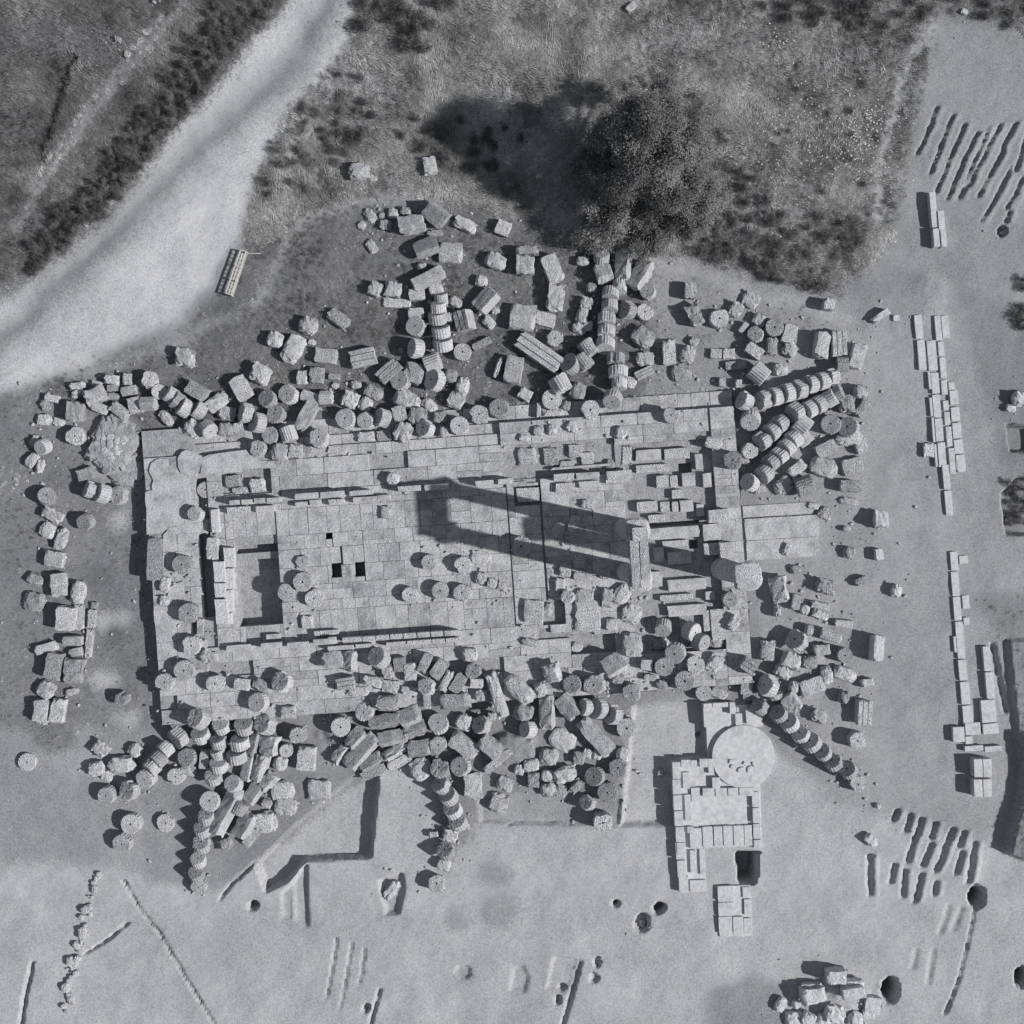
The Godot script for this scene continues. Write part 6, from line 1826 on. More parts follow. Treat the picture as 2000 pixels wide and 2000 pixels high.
var HOLES := [[1908, 1752, 14, 19, 2.6], [1739, 1934, 15, 22, 2.6], [1996, 1909, 12, 17, 2.6], [1203, 1765, 6, 6, 1.4], [1255, 1803, 13, 17, 0.9], [1288, 1774, 10, 10, 1.5], [494, 1770, 9, 9, 0.9], [716, 1969, 6, 8, 0.5], [1957, 450, 8, 11, 0.6], [1090, 1952, 6, 8, 0.5], [1160, 1910, 8, 10, 0.3], [905, 1898, 15, 14, 0.18], [1098, 1930, 7, 7, 0.4], [1167, 1880, 5, 9, 0.4], [1366, 1437, 6, 5, 0.5]]
var SOIL := [[0.225,0.9,[[680,-400],[1860,-400],[1830,30],[1800,150],[1780,250],[1755,400],[1735,470],[1640,575],[1500,545],[1330,510],[1240,500],[1150,480],[1050,440],[900,400],[780,385],[700,400],[600,420],[560,470],[480,480],[500,360],[560,230],[680,80]]],
[0.13,0.75,[[-400,-400],[570,-400],[565,0],[395,203],[254,391],[127,500],[-400,760]]],
[0.15,0.3,[[480,480],[560,470],[600,420],[700,400],[900,400],[1050,440],[1240,500],[1330,510],[1280,700],[1240,780],[800,800],[274,842],[40,760],[200,700],[350,650],[440,560]]],
[0.25,0.06,[[1250,505],[1330,510],[1500,545],[1640,575],[1660,640],[1480,700],[1440,760],[1240,780],[1280,700]]],
[0.09,0.9,[[560,-20],[460,95],[390,190],[318,256],[246,380],[120,490],[40,550],[40,480],[160,370],[245,250],[330,150],[400,40],[430,-40]]],
[0.46,0,[[700,-400],[565,0],[471,105],[395,203],[326,268],[254,391],[127,500],[62,554],[-400,790],[-400,920],[60,742],[160,712],[212,683],[275,648],[348,609],[406,558],[427,507],[471,456],[467,409],[482,362],[522,311],[562,217],[594,178],[681,72],[690,0],[840,-400]]],
[0.27,0.02,[[1845,30],[2600,150],[2600,700],[1640,640],[1650,575],[1738,470],[1760,400],[1785,250],[1805,150]]],
[0.17,0.6,[[1845,28],[1850,-400],[2600,-400],[2600,130]]],
[0.29,0,[[1480,700],[1660,640],[2600,700],[2600,1240],[1960,1250],[1975,1440],[1960,1660],[1640,1560],[1480,1400]]],
[0.19,0.1,[[-400,920],[60,742],[274,842],[300,1420],[260,1560],[-400,1560]]],
[0.27,0.02,[[-400,1420],[300,1420],[500,1500],[440,1720],[230,1690],[-400,1660]]],
[0.23,0,[[290,1400],[700,1350],[1200,1340],[1240,1400],[1210,1600],[930,1560],[850,1480],[700,1500],[480,1700],[390,1740],[330,1560]]],
[0.37,0,[[-400,1660],[230,1690],[390,1745],[480,1700],[600,1600],[740,1500],[850,1490],[860,1720],[930,1600],[1205,1605],[1228,1380],[1390,1365],[1480,1430],[1640,1560],[1960,1660],[2600,1720],[2600,2500],[-400,2500]]],
[0.29,0,[[940,1555],[1030,1540],[1190,1570],[1205,1605],[930,1605]]],
[0.25,0.02,[[1385,1930],[1450,1900],[1530,1920],[1560,2100],[1360,2100]]],
[0.2,0.3,[[1975,1260],[1990,1440],[2005,1500],[1985,1600],[1970,1665],[2500,1690],[2500,1240]]],
[0.22,0.05,[[1890,1160],[2600,1120],[2600,1240],[1960,1250],[1930,1210]]],
[0.22,0,[[1880,560],[2000,600],[2600,640],[2600,1000],[1960,1040],[1955,900],[1900,700]]],
[0.31,0.05,[[180,815],[262,820],[268,940],[240,985],[170,920]]],
[0.27,0,[[999,1705],[994.445,1719],[982,1729.25],[965,1733],[948,1729.25],[935.555,1719],[931,1705],[935.555,1691],[948,1680.75],[965,1677],[982,1680.75],[994.445,1691]]],
[0.27,0,[[1015,1775],[1009.64,1792],[995,1804.44],[975,1809],[955,1804.44],[940.359,1792],[935,1775],[940.359,1758],[955,1745.56],[975,1741],[995,1745.56],[1009.64,1758]]],
[0.28,0,[[915,1795],[910.981,1808],[900,1817.52],[885,1821],[870,1817.52],[859.019,1808],[855,1795],[859.019,1782],[870,1772.48],[885,1769],[900,1772.48],[910.981,1782]]],
[0.28,0,[[921,1900],[918.856,1907.5],[913,1912.99],[905,1915],[897,1912.99],[891.144,1907.5],[889,1900],[891.144,1892.5],[897,1887.01],[905,1885],[913,1887.01],[918.856,1892.5]]],
[0.25,0,[[1820,545],[1810.62,558],[1785,567.517],[1750,571],[1715,567.517],[1689.38,558],[1680,545],[1689.38,532],[1715,522.483],[1750,519],[1785,522.483],[1810.62,532]]],
[0.24,0,[[1750,560],[1741.96,569],[1720,575.588],[1690,578],[1660,575.588],[1638.04,569],[1630,560],[1638.04,551],[1660,544.412],[1690,542],[1720,544.412],[1741.96,551]]],
[0.34,0,[[1860,590],[1855.98,620],[1845,641.962],[1830,650],[1815,641.962],[1804.02,620],[1800,590],[1804.02,560],[1815,538.038],[1830,530],[1845,538.038],[1855.98,560]]],
[0.22,0,[[1812,540],[1809.05,547],[1801,552.124],[1790,554],[1779,552.124],[1770.95,547],[1768,540],[1770.95,533],[1779,527.876],[1790,526],[1801,527.876],[1809.05,533]]],
[0.36,0,[[252,1010],[249.053,1020],[241,1027.32],[230,1030],[219,1027.32],[210.947,1020],[208,1010],[210.947,1000],[219,992.679],[230,990],[241,992.679],[249.053,1000]]],
[0.36,0,[[251,1210],[246.177,1221],[233,1229.05],[215,1232],[197,1229.05],[183.823,1221],[179,1210],[183.823,1199],[197,1190.95],[215,1188],[233,1190.95],[246.177,1199]]],
[0.35,0,[[234,1320],[229.445,1330],[217,1337.32],[200,1340],[183,1337.32],[170.555,1330],[166,1320],[170.555,1310],[183,1302.68],[200,1300],[217,1302.68],[229.445,1310]]],
[0.35,0,[[276,1400],[271.177,1408],[258,1413.86],[240,1416],[222,1413.86],[208.823,1408],[204,1400],[208.823,1392],[222,1386.14],[240,1384],[258,1386.14],[271.177,1392]]],
[0.15,0.1,[[249,1240],[245.785,1249],[237,1255.59],[225,1258],[213,1255.59],[204.215,1249],[201,1240],[204.215,1231],[213,1224.41],[225,1222],[237,1224.41],[245.785,1231]]],
[0.15,0.1,[[220,1120],[214.641,1135],[200,1145.98],[180,1150],[160,1145.98],[145.359,1135],[140,1120],[145.359,1105],[160,1094.02],[180,1090],[200,1094.02],[214.641,1105]]],
[0.16,0.1,[[237,1290],[235.392,1296],[231,1300.39],[225,1302],[219,1300.39],[214.608,1296],[213,1290],[214.608,1284],[219,1279.61],[225,1278],[231,1279.61],[235.392,1284]]],
[0.16,0.1,[[180,1390],[174.641,1400],[160,1407.32],[140,1410],[120,1407.32],[105.359,1400],[100,1390],[105.359,1380],[120,1372.68],[140,1370],[160,1372.68],[174.641,1380]]],
[0.18,0.2,[[160,1440],[153.301,1452],[135,1460.78],[110,1464],[85,1460.78],[66.6987,1452],[60,1440],[66.6987,1428],[85,1419.22],[110,1416],[135,1419.22],[153.301,1428]]],
[0.31,0,[[210,1490],[201.962,1502],[180,1510.78],[150,1514],[120,1510.78],[98.0385,1502],[90,1490],[98.0385,1478],[120,1469.22],[150,1466],[180,1469.22],[201.962,1478]]]]
var TRACKS := [[0.36,70,[[700,-200],[640,20],[580,120],[505,185],[435,245],[326,350],[217,465],[109,560],[50,625],[-120,770]]],
[0.24,30,[[700,-200],[640,20],[580,120],[505,185],[435,245],[326,350],[217,465],[109,560],[50,625],[-120,770]]],
[0.2,10,[[695.5,-203.96],[635.5,16.04],[575.5,116.04],[500.5,181.04],[430.5,241.04],[321.5,346.04],[212.5,461.04],[104.5,556.04],[45.5,621.04],[-124.5,766.04]]],
[0.29,7,[[712,-189.44],[652,30.56],[592,130.56],[517,195.56],[447,255.56],[338,360.56],[229,475.56],[121,570.56],[62,635.56],[-108,780.56]]],
[0.33,6,[[727,-176.24],[667,43.76],[607,143.76],[532,208.76],[462,268.76],[353,373.76],[244,488.76],[136,583.76],[77,648.76],[-93,793.76]]],
[0.36,8,[[739,-165.68],[679,54.32],[619,154.32],[544,219.32],[474,279.32],[365,384.32],[256,499.32],[148,594.32],[89,659.32],[-81,804.32]]],
[0.33,7,[[677.5,-219.8],[617.5,0.2],[557.5,100.2],[482.5,165.2],[412.5,225.2],[303.5,330.2],[194.5,445.2],[86.5,540.2],[27.5,605.2],[-142.5,750.2]]],
[0.4,6,[[667,-229.04],[607,-9.04],[547,90.96],[472,155.96],[402,215.96],[293,320.96],[184,435.96],[76,530.96],[17,595.96],[-153,740.96]]],
[0.24,15,[[360,-20],[355,22],[174,232],[72,380],[20,450]]],
[0.28,10,[[320,30],[170,210],[60,370]]],
[0.3,12,[[760,382],[690,398],[594,424],[560,470],[543,500],[507,587],[420,625],[362,656],[250,705],[130,738]]],
[0.38,17,[[1822,40],[1771,120],[1742,232],[1713,344],[1709,440]]],
[0.33,22,[[1210,495],[1330,520],[1430,555],[1560,590],[1660,620]]],
[0.27,12,[[1330,500],[1420,545],[1500,560]]],
[0.26,9,[[1560,370],[1640,395],[1690,430]]],
[0.28,10,[[1370,60],[1180,120],[980,330]]]]
var COLS := [
{"x":1217.0,"y":1031.0,"h":10.1,"r":0.72,"l":"upper of the two tall columns joined by a stone beam"},
{"x":1222.0,"y":1117.0,"h":10.1,"r":0.72,"l":"lower of the two tall columns joined by a stone beam"},
{"x":1409.0,"y":1111.0,"h":10.3,"r":0.83,"l":"lone tall standing column near the platform's right edge"}]
var TREES := [
["broadleaf_tree",1275,285,12.0,4.5,95,301,"largest leafy tree, right of its dark shadow at the top",0.085,0.20],
["broadleaf_tree",1195,285,8.5,2.6,34,302,"dark smaller tree against the left side of the largest tree",0.09,0.15],
["broadleaf_tree",1185,425,5.0,2.3,30,303,"low leafy tree just above the fallen column",0.13,0.24],
["broadleaf_tree",1345,395,6.0,2.6,30,304,"low spreading tree below right of the largest tree",0.10,0.22],
["broadleaf_tree",1265,450,3.6,2.0,20,305,"small leafy tree between the low tree and the path",0.10,0.2]]
var SHRUB_PLACES := [["dark bush in the scrub band left of the road","scrub left of the road"],
["bush on the verge right of the road, twentieth from left","scrub right of the road"],
["bush on the verge right of the road, twenty-fourth from left","scrub right of the road"],
["bush on the verge right of the road, third from left","scrub right of the road"],
["bush on the verge right of the road, fourteenth from left","scrub right of the road"],
["bush on the verge right of the road, eleventh from left","scrub right of the road"],
["bush on the verge right of the road, twenty-fifth from left","scrub right of the road"],
["bush on the verge right of the road, sixteenth from left","scrub right of the road"],
["bush on the verge right of the road, eighth from left","scrub right of the road"],
["bush on the verge right of the road, twenty-second from left","scrub right of the road"],
["bush on the verge right of the road, sixth from left","scrub right of the road"],
["bush on the verge right of the road, nineteenth from left","scrub right of the road"],
["bush on the verge right of the road, rightmost","scrub right of the road"],
["bush on the verge right of the road, twelfth from left","scrub right of the road"],
["bush on the verge right of the road, twenty-first from left","scrub right of the road"],
["bush on the verge right of the road, fourth from left","scrub right of the road"],
["bush on the verge right of the road, fifteenth from left","scrub right of the road"],
["bush on the verge right of the road, eighteenth from left","scrub right of the road"],
["bush on the verge right of the road, second from left","scrub right of the road"],
["bush on the verge right of the road, tenth from left","scrub right of the road"],
["bush on the verge right of the road, fifth from left","scrub right of the road"],
["bush on the verge right of the road, seventeenth from left","scrub right of the road"],
["bush on the verge right of the road, seventh from left","scrub right of the road"],
["bush on the verge right of the road, twenty-third from left","scrub right of the road"],
["bush on the verge right of the road, thirteenth from left","scrub right of the road"],
["bush on the verge right of the road, ninth from left","scrub right of the road"],
["bush on the verge right of the road, leftmost","scrub right of the road"],
["dark bush at the top edge right of the road, fifth from left","bushes at the top edge"],
["dark bush at the top edge right of the road, second from left","bushes at the top edge"],
["dark bush at the top edge right of the road, third from left","bushes at the top edge"],
["dark bush at the top edge right of the road, thirteenth from left","bushes at the top edge"],
["dark bush at the top edge right of the road, twelfth from left","bushes at the top edge"],
["dark bush at the top edge right of the road, ninth from left","bushes at the top edge"],
["dark bush at the top edge right of the road, eighth from left","bushes at the top edge"],
["dark bush at the top edge right of the road, seventh from left","bushes at the top edge"],
["dark bush at the top edge right of the road, leftmost","bushes at the top edge"],
["dark bush at the top edge right of the road, tenth from left","bushes at the top edge"],
["dark bush at the top edge right of the road, fourth from left","bushes at the top edge"],
["dark bush at the top edge right of the road, rightmost","bushes at the top edge"],
["dark bush at the top edge right of the road, sixth from left","bushes at the top edge"],
["dark bush at the top edge right of the road, eleventh from left","bushes at the top edge"],
["bush in the thicket right of the large tree","thicket right of the tree"],
["dark bush along the top edge at right, ninth from left","bushes along the top edge at right"],
["dark bush along the top edge at right, twelfth from left","bushes along the top edge at right"],
["dark bush along the top edge at right, twentieth from left","bushes along the top edge at right"],
["dark bush along the top edge at right, leftmost","bushes along the top edge at right"],
["dark bush along the top edge at right, eighteenth from left","bushes along the top edge at right"],
["dark bush along the top edge at right, eleventh from left","bushes along the top edge at right"],
["dark bush along the top edge at right, third from left","bushes along the top edge at right"],
["dark bush along the top edge at right, rightmost","bushes along the top edge at right"],
["dark bush along the top edge at right, second from left","bushes along the top edge at right"],
["dark bush along the top edge at right, seventh from left","bushes along the top edge at right"],
["dark bush along the top edge at right, fifteenth from left","bushes along the top edge at right"],
["dark bush along the top edge at right, fifth from left","bushes along the top edge at right"],
["dark bush along the top edge at right, sixteenth from left","bushes along the top edge at right"],
["dark bush along the top edge at right, fourth from left","bushes along the top edge at right"],
["dark bush along the top edge at right, thirteenth from left","bushes along the top edge at right"],
["dark bush along the top edge at right, eighth from left","bushes along the top edge at right"],
["dark bush along the top edge at right, tenth from left","bushes along the top edge at right"],
["dark bush along the top edge at right, nineteenth from left","bushes along the top edge at right"],
["dark bush along the top edge at right, sixth from left","bushes along the top edge at right"],
["dark bush along the top edge at right, seventeenth from left","bushes along the top edge at right"],
["dark bush along the top edge at right, twenty-first from left","bushes along the top edge at right"],
["dark bush along the top edge at right, fourteenth from left","bushes along the top edge at right"],
["low bush at the top right corner, rightmost","bushes at the top right corner"],
["low bush at the top right corner, sixth from left","bushes at the top right corner"],
["low bush at the top right corner, fourth from left","bushes at the top right corner"],
["low bush at the top right corner, second from left","bushes at the top right corner"],
["low bush at the top right corner, third from left","bushes at the top right corner"],
["low bush at the top right corner, leftmost","bushes at the top right corner"],
["low bush at the top right corner, fifth from left","bushes at the top right corner"],
["dark bush in the ditch at the right edge, rightmost","bushes in the right ditch"],
["dark bush in the ditch at the right edge, eleventh from left","bushes in the right ditch"],
["dark bush in the ditch at the right edge, seventh from left","bushes in the right ditch"],
["dark bush in the ditch at the right edge, ninth from left","bushes in the right ditch"],
["dark bush in the ditch at the right edge, third from left","bushes in the right ditch"],
["dark bush in the ditch at the right edge, second from left","bushes in the right ditch"],
["dark bush in the ditch at the right edge, tenth from left","bushes in the right ditch"],
["dark bush in the ditch at the right edge, fourth from left","bushes in the right ditch"],
["dark bush in the ditch at the right edge, sixth from left","bushes in the right ditch"],
["dark bush in the ditch at the right edge, fifth from left","bushes in the right ditch"],
["dark bush in the ditch at the right edge, eighth from left","bushes in the right ditch"],
["dark bush in the ditch at the right edge, leftmost","bushes in the right ditch"],
["dark bush at the right edge above the foundations, second from left","bushes at the right edge"],
["dark bush at the right edge above the foundations, sixth from left","bushes at the right edge"],
["dark bush at the right edge above the foundations, fourth from left","bushes at the right edge"],
["dark bush at the right edge above the foundations, rightmost","bushes at the right edge"],
["dark bush at the right edge above the foundations, fifth from left","bushes at the right edge"],
["dark bush at the right edge above the foundations, seventh from left","bushes at the right edge"],
["dark bush at the right edge above the foundations, leftmost","bushes at the right edge"],
["dark bush at the right edge above the foundations, third from left","bushes at the right edge"],
["dark bush beside the pale boulder in the meadow, second from left","bushes by the pale boulder"],
["dark bush beside the pale boulder in the meadow, leftmost","bushes by the pale boulder"],
["dark bush beside the pale boulder in the meadow, third from left","bushes by the pale boulder"],
["dark bush beside the pale boulder in the meadow, fourth from left","bushes by the pale boulder"],
["dark bush beside the pale boulder in the meadow, rightmost","bushes by the pale boulder"],
["dark bush in the shade left of the large tree, eighth from left","bushes in the tree's shade"],
["dark bush in the shade left of the large tree, fourth from left","bushes in the tree's shade"],
["dark bush in the shade left of the large tree, thirteenth from left","bushes in the tree's shade"],
["dark bush in the shade left of the large tree, sixth from left","bushes in the tree's shade"],
["dark bush in the shade left of the large tree, second from left","bushes in the tree's shade"],
["dark bush in the shade left of the large tree, fourteenth from left","bushes in the tree's shade"],
["dark bush in the shade left of the large tree, leftmost","bushes in the tree's shade"],
["dark bush in the shade left of the large tree, twelfth from left","bushes in the tree's shade"],
["dark bush in the shade left of the large tree, seventh from left","bushes in the tree's shade"],
["dark bush in the shade left of the large tree, eleventh from left","bushes in the tree's shade"],
["dark bush in the shade left of the large tree, fifth from left","bushes in the tree's shade"],
["dark bush in the shade left of the large tree, third from left","bushes in the tree's shade"],
["dark bush in the shade left of the large tree, fifteenth from left","bushes in the tree's shade"],
["dark bush in the shade left of the large tree, tenth from left","bushes in the tree's shade"],
["dark bush in the shade left of the large tree, rightmost","bushes in the tree's shade"],
["dark bush in the shade left of the large tree, ninth from left","bushes in the tree's shade"],
["low weed clump among the white flowers, fifth from left","weeds among the flowers"],
["low weed clump among the white flowers, fourth from left","weeds among the flowers"],
["low weed clump among the white flowers, sixth from left","weeds among the flowers"],
["low weed clump among the white flowers, leftmost","weeds among the flowers"],
["low weed clump among the white flowers, seventh from left","weeds among the flowers"],
["low weed clump among the white flowers, fifteenth from left","weeds among the flowers"],
["low weed clump among the white flowers, ninth from left","weeds among the flowers"],
["low weed clump among the white flowers, fourteenth from left","weeds among the flowers"],
["low weed clump among the white flowers, eleventh from left","weeds among the flowers"],
["low weed clump among the white flowers, second from left","weeds among the flowers"],
["low weed clump among the white flowers, third from left","weeds among the flowers"],
["low weed clump among the white flowers, eighth from left","weeds among the flowers"],
["low weed clump among the white flowers, tenth from left","weeds among the flowers"],
["low weed clump among the white flowers, twelfth from left","weeds among the flowers"],
["low weed clump among the white flowers, rightmost","weeds among the flowers"],
["low weed clump among the white flowers, thirteenth from left","weeds among the flowers"],
["low weed clump in the meadow around the tree, eighth from left","weeds around the tree"],
["low weed clump in the meadow around the tree, twelfth from left","weeds around the tree"],
["low weed clump in the meadow around the tree, ninth from left","weeds around the tree"],
["low weed clump in the meadow around the tree, leftmost","weeds around the tree"],
["low weed clump in the meadow around the tree, third from left","weeds around the tree"],
["low weed clump in the meadow around the tree, second from left","weeds around the tree"],
["low weed clump in the meadow around the tree, eleventh from left","weeds around the tree"],
["low weed clump in the meadow around the tree, sixteenth from left","weeds around the tree"],
["low weed clump in the meadow around the tree, rightmost","weeds around the tree"],
["low weed clump in the meadow around the tree, tenth from left","weeds around the tree"],
["low weed clump in the meadow around the tree, fourteenth from left","weeds around the tree"],
["low weed clump in the meadow around the tree, fifteenth from left","weeds around the tree"],
["low weed clump in the meadow around the tree, fifth from left","weeds around the tree"],
["low weed clump in the meadow around the tree, thirteenth from left","weeds around the tree"],
["low weed clump in the meadow around the tree, fourth from left","weeds around the tree"],
["low weed clump in the meadow around the tree, sixth from left","weeds around the tree"],
["low weed clump in the meadow around the tree, seventeenth from left","weeds around the tree"],
["low weed clump in the meadow around the tree, seventh from left","weeds around the tree"]]
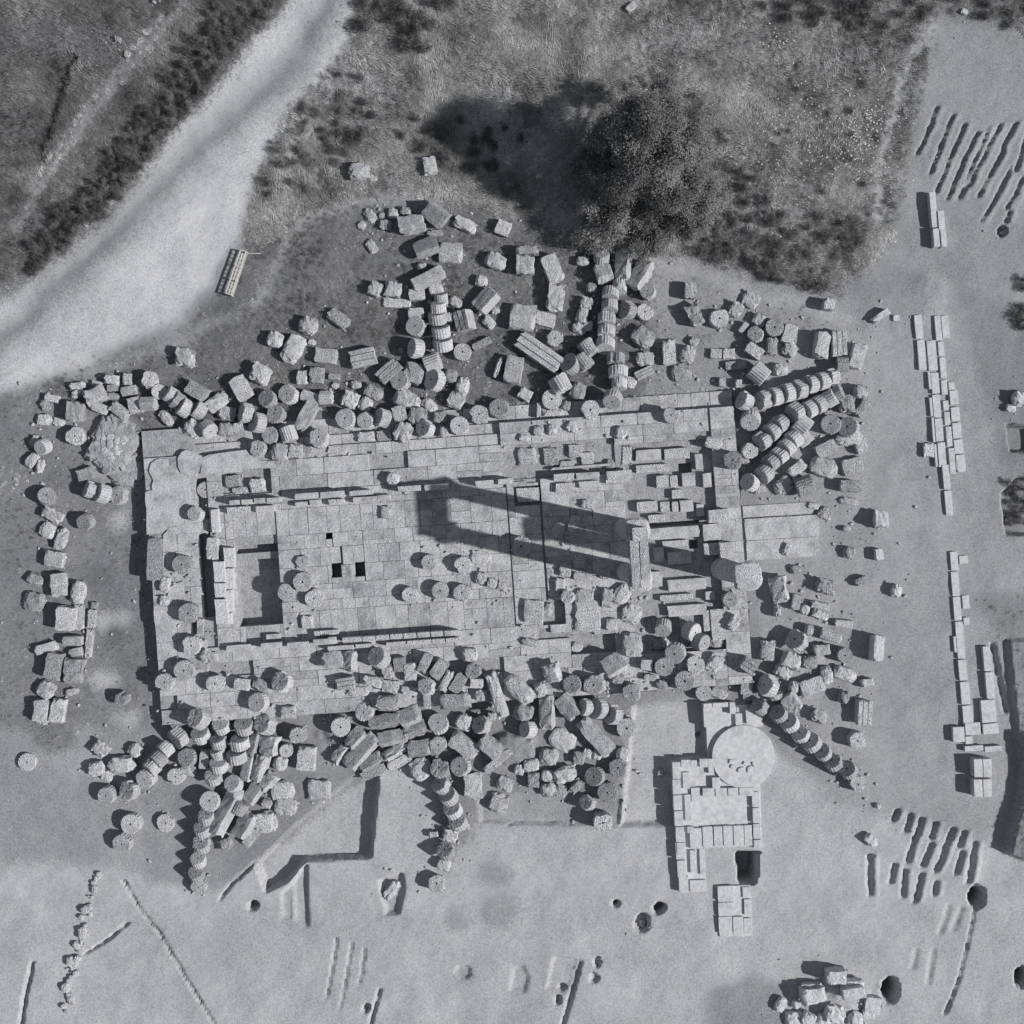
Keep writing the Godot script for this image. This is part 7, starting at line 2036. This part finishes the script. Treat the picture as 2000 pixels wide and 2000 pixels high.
var SHRUBS := [[187,400,14.7,0.59,0,2],
[331,195,17.6,1.16,0,1],
[401,105,11.0,1.18,0,1],
[470,58,15.6,0.75,0,2],
[295,289,11.0,1.07,0,4],
[138,420,12.9,0.82,0,2],
[425,71,11.8,0.52,0,2],
[400,83,13.3,0.55,0,1],
[548,-16,10.5,1.05,0,1],
[418,113,17.2,0.56,0,1],
[314,205,14.8,0.56,0,4],
[455,29,18.9,0.61,0,0],
[248,330,16.5,1.14,0,4],
[328,244,16.3,1.06,0,2],
[184,374,17.2,1.12,0,0],
[123,456,16.2,0.65,0,0],
[369,204,11.3,1.08,0,1],
[299,243,14.8,0.56,0,2],
[241,312,16.1,0.87,0,4],
[67,500,12.1,0.53,0,0],
[365,97,14.7,1.13,0,2],
[102,478,13.0,0.80,0,2],
[424,14,14.4,1.08,0,0],
[359,190,16.2,0.85,0,4],
[179,353,10.7,0.69,0,0],
[337,222,11.6,1.09,0,2],
[465,-17,16.9,0.75,0,0],
[157,430,10.1,0.86,0,4],
[477,23,13.3,0.78,0,2],
[203,353,11.1,0.62,0,1],
[387,167,11.9,0.71,0,0],
[122,487,15.1,0.69,0,1],
[198,419,16.7,0.68,0,0],
[496,2,15.3,0.58,0,1],
[284,301,18.2,0.60,0,4],
[217,325,11.8,0.80,0,4],
[103,436,16.2,0.58,0,0],
[87,506,14.2,0.81,0,4],
[202,397,12.3,0.83,0,0],
[298,272,10.2,1.06,0,1],
[285,209,10.2,0.82,0,2],
[273,227,17.4,0.66,0,4],
[78,521,16.3,1.15,0,2],
[158,388,18.4,0.59,0,0],
[373,139,15.9,0.52,0,1],
[208,369,14.8,1.20,0,1],
[527,5,14.5,0.69,0,2],
[405,24,11.7,0.83,0,0],
[363,169,11.7,0.88,0,2],
[380,155,11.0,0.67,0,2],
[259,315,11.8,1.04,0,4],
[225,363,13.3,0.93,0,2],
[437,107,14.4,0.87,0,2],
[273,272,14.1,0.72,0,1],
[394,182,15.5,1.19,0,2],
[416,88,13.8,0.61,0,0],
[178,420,17.2,0.56,0,0],
[271,244,13.3,1.03,0,4],
[126,405,11.9,0.97,0,0],
[350,149,12.1,0.88,0,4],
[400,129,16.6,1.13,0,1],
[64,481,15.5,1.10,0,2],
[432,88,11.5,0.93,0,2],
[362,126,15.2,1.08,0,1],
[135,475,12.3,0.94,0,2],
[413,66,10.8,1.19,0,4],
[244,356,13.4,1.05,0,1],
[499,-13,12.8,0.60,0,4],
[230,387,14.1,0.95,0,4],
[91,458,11.6,0.70,0,2],
[136,438,15.8,0.74,0,4],
[421,45,14.9,0.74,0,1],
[439,-8,10.7,0.98,0,4],
[254,252,10.3,0.75,0,1],
[456,86,12.9,0.60,0,1],
[478,-5,12.8,0.68,0,4],
[381,76,18.3,1.03,0,2],
[306,221,11.4,0.88,0,1],
[231,294,11.7,0.89,0,0],
[337,169,11.6,0.56,0,4],
[83,470,11.7,0.83,0,4],
[500,43,13.1,0.51,0,1],
[410,152,17.4,0.68,0,4],
[272,326,14.9,1.17,0,4],
[216,300,13.4,1.00,0,1],
[407,52,12.1,0.80,0,4],
[243,274,14.1,0.88,0,4],
[530,-17,12.8,0.79,0,2],
[443,57,14.3,0.58,0,0],
[98,494,12.9,0.60,0,0],
[357,219,16.5,0.50,0,4],
[515,30,17.8,1.00,0,2],
[331,150,18.2,1.02,0,2],
[261,276,10.4,0.72,0,0],
[164,412,11.5,1.09,0,2],
[421,138,14.1,0.82,0,4],
[221,346,11.2,0.70,0,0],
[440,42,11.0,0.80,0,1],
[315,258,13.7,0.72,0,1],
[119,419,14.9,1.19,0,2],
[424,-9,10.5,1.01,0,2],
[294,227,10.6,1.14,0,2],
[202,333,11.1,0.59,0,2],
[146,453,15.9,1.10,0,1],
[62,531,14.4,0.92,0,4],
[669,216,17.4,0.64,1,1],
[714,198,15.5,0.76,2,1],
[548,290,18.3,0.91,3,5],
[630,253,10.4,0.59,4,2],
[597,239,10.5,0.52,5,0],
[715,257,12.9,0.77,6,5],
[650,294,18.0,0.73,7,2],
[587,292,17.8,0.75,8,1],
[702,221,16.7,0.86,9,5],
[577,316,12.1,0.89,10,5],
[664,143,11.5,0.60,11,2],
[732,224,15.6,0.99,12,1],
[607,315,19.8,0.88,13,5],
[670,188,19.6,0.52,14,1],
[551,320,17.2,0.84,15,1],
[640,273,19.3,0.87,16,1],
[659,240,11.2,0.54,17,2],
[526,379,11.1,0.57,18,0],
[596,365,15.8,0.46,19,0],
[570,357,16.0,0.68,20,1],
[653,318,15.6,0.60,21,0],
[586,253,15.4,0.57,22,5],
[705,151,11.9,0.99,23,1],
[614,220,15.8,0.59,24,0],
[593,211,16.3,0.51,25,0],
[521,353,15.7,0.69,26,0],
[771,8,25.5,0.89,27,4],
[717,53,24.3,1.43,28,0],
[743,14,20.3,0.99,29,2],
[855,9,15.6,1.56,30,2],
[839,51,20.1,0.87,31,0],
[817,61,17.6,1.57,32,0],
[798,51,19.0,1.20,33,0],
[798,85,25.6,1.03,34,2],
[715,6,22.0,1.19,35,0],
[822,34,15.5,1.46,36,4],
[766,38,18.3,1.09,37,4],
[880,1,19.2,1.21,38,4],
[794,26,22.4,1.50,39,2],
[826,96,22.3,1.26,40,4],
[1590,475,13.8,0.62,41,3],
[1417,378,21.9,0.77,41,2],
[1604,557,22.3,0.82,41,0],
[1638,498,21.9,0.58,41,1],
[1369,488,19.9,1.02,41,2],
[1512,470,21.9,0.97,41,0],
[1512,541,15.5,0.99,41,0],
[1495,420,17.1,0.92,41,3],
[1584,496,15.5,1.00,41,3],
[1531,484,14.1,0.81,41,3],
[1549,461,20.9,0.54,41,0],
[1425,478,22.3,0.82,41,1],
[1479,525,13.7,0.95,41,1],
[1393,373,18.4,1.01,41,0],
[1398,481,17.3,0.71,41,2],
[1600,427,21.1,0.71,41,2],
[1436,437,13.7,1.17,41,1],
[1456,365,21.8,1.00,41,1],
[1493,538,15.2,0.72,41,1],
[1476,460,14.9,1.16,41,3],
[1648,460,18.2,0.75,41,2],
[1474,512,11.4,1.18,41,1],
[1459,479,17.1,0.96,41,3],
[1462,502,16.4,0.52,41,1],
[1466,428,13.2,1.04,41,1],
[1425,415,12.6,0.56,41,5],
[1414,450,21.7,0.75,41,3],
[1620,536,23.3,0.63,41,3],
[1388,414,11.3,1.03,41,5],
[1583,534,19.0,0.57,41,5],
[1361,453,21.2,1.07,41,3],
[1497,390,22.2,1.14,41,1],
[1529,549,11.2,1.13,41,1],
[1646,438,14.0,0.86,41,0],
[1580,443,11.6,0.86,41,1],
[1614,465,23.8,1.08,41,2],
[1685,443,23.4,0.98,41,3],
[1460,396,17.0,0.96,41,0],
[1661,505,15.5,0.61,41,3],
[1523,512,15.8,0.57,41,3],
[1439,420,13.6,0.86,41,3],
[1433,500,14.0,1.04,41,5],
[1528,420,16.9,0.86,41,2],
[1404,410,13.2,1.16,41,0],
[1447,333,14.2,1.07,41,1],
[1661,485,16.2,0.86,41,0],
[1510,437,19.4,1.17,41,0],
[1677,469,17.8,0.74,41,2],
[1371,393,22.2,0.83,41,5],
[1399,505,19.1,0.90,41,0],
[1357,423,14.9,0.96,41,2],
[1384,436,15.6,0.60,41,2],
[1474,350,15.2,1.16,41,1],
[1380,465,12.1,0.81,41,2],
[1553,499,20.3,0.53,41,1],
[1531,451,11.0,0.59,41,2],
[1480,481,15.4,0.52,41,0],
[1500,516,15.6,0.96,41,1],
[1578,555,16.4,0.57,41,0],
[1514,496,14.7,0.75,41,2],
[1610,24,20.6,1.05,42,0],
[1667,53,21.7,0.63,43,2],
[1783,1,13.6,0.67,44,0],
[1493,11,12.7,0.82,45,4],
[1730,45,15.8,0.88,46,0],
[1650,3,15.4,1.18,47,0],
[1541,33,17.5,1.15,48,2],
[1810,17,17.7,0.62,49,4],
[1537,9,16.9,1.20,50,0],
[1593,47,13.3,0.88,51,4],
[1691,31,12.1,1.04,52,4],
[1585,28,13.3,1.04,53,0],
[1695,10,20.2,1.17,54,0],
[1566,-3,17.2,1.01,55,0],
[1674,14,18.9,1.16,56,4],
[1606,-8,20.1,0.71,57,4],
[1649,25,20.8,0.74,58,2],
[1759,26,13.5,0.81,59,4],
[1586,6,18.7,0.91,60,4],
[1719,-3,12.1,0.74,61,0],
[1802,33,12.8,0.70,62,0],
[1689,48,12.7,0.66,63,2],
[2012,12,19.3,0.51,64,0],
[1974,47,16.6,0.46,65,0],
[1930,4,13.7,0.87,66,0],
[1874,-5,15.4,0.47,67,2],
[1929,32,17.3,0.86,68,0],
[1852,-10,16.3,0.82,69,0],
[1973,23,13.0,0.59,70,0],
[2018,1020,11.5,0.95,71,4],
[2015,979,16.3,0.95,72,0],
[1992,1004,13.3,0.93,73,0],
[2009,935,13.7,0.97,74,4],
[1979,980,11.9,0.66,75,4],
[1975,1011,11.9,0.79,76,2],
[2009,954,14.0,0.95,77,4],
[1982,1024,11.8,0.72,78,0],
[1991,959,17.3,0.99,79,0],
[1989,938,11.1,0.70,80,4],
[2007,998,10.8,0.72,81,4],
[1971,942,10.6,0.64,82,0],
[1992,629,9.1,0.65,83,2],
[2005,607,12.0,0.65,84,0],
[2003,546,13.2,0.83,85,0],
[2006,623,10.0,0.82,86,0],
[2003,562,14.5,0.66,87,2],
[2005,640,13.7,0.80,88,0],
[1991,615,13.1,0.90,89,2],
[1997,597,10.9,0.63,90,0],
[674,292,19.6,0.61,91,2],
[661,260,13.9,0.82,92,2],
[685,277,12.4,0.72,93,2],
[688,259,14.2,0.80,94,2],
[704,271,18.2,0.80,95,0],
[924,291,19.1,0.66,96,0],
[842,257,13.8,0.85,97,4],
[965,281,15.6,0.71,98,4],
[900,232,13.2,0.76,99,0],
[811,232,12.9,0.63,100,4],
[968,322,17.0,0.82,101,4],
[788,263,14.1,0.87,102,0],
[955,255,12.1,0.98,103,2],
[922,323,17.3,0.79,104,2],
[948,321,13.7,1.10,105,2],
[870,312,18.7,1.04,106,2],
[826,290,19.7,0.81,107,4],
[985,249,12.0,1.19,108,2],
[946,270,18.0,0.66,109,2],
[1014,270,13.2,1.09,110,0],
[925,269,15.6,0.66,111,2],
[1560,172,8.7,0.37,112,1],
[1541,256,8.7,0.56,113,2],
[1561,127,10.4,0.37,114,1],
[1488,325,13.9,0.43,115,5],
[1571,278,10.6,0.35,116,2],
[1689,358,10.8,0.59,117,2],
[1610,372,12.8,0.37,118,1],
[1688,162,15.7,0.55,119,1],
[1635,263,8.7,0.38,120,5],
[1514,283,8.2,0.52,121,5],
[1523,259,9.1,0.46,122,1],
[1609,245,10.8,0.40,123,1],
[1622,221,13.4,0.52,124,1],
[1663,261,13.4,0.48,125,2],
[1715,269,11.9,0.36,126,2],
[1664,215,12.3,0.56,127,2],
[1367,201,13.9,0.48,128,5],
[1380,330,17.8,0.68,129,5],
[1369,220,11.5,0.58,130,3],
[1228,166,13.4,0.58,131,5],
[1262,165,9.5,0.62,132,1],
[1256,154,9.5,0.77,133,3],
[1375,286,9.8,0.75,134,5],
[1406,256,17.3,0.43,135,1],
[1417,319,16.4,0.70,136,5],
[1371,249,11.3,0.59,137,1],
[1391,283,17.2,0.74,138,1],
[1395,321,13.9,0.57,139,3],
[1317,153,17.6,0.47,140,3],
[1386,346,11.2,0.46,141,3],
[1282,170,9.0,0.52,142,1],
[1357,187,13.4,0.79,143,1],
[1415,273,12.9,0.60,144,5],
[1366,298,9.5,0.74,145,1]]
var FLOWERS := [[1690,260,30,90],[1650,310,60,160],[1560,240,50,60],[1620,190,50,50],[1520,75,18,26],[1480,310,60,40],[1710,230,14,40]]
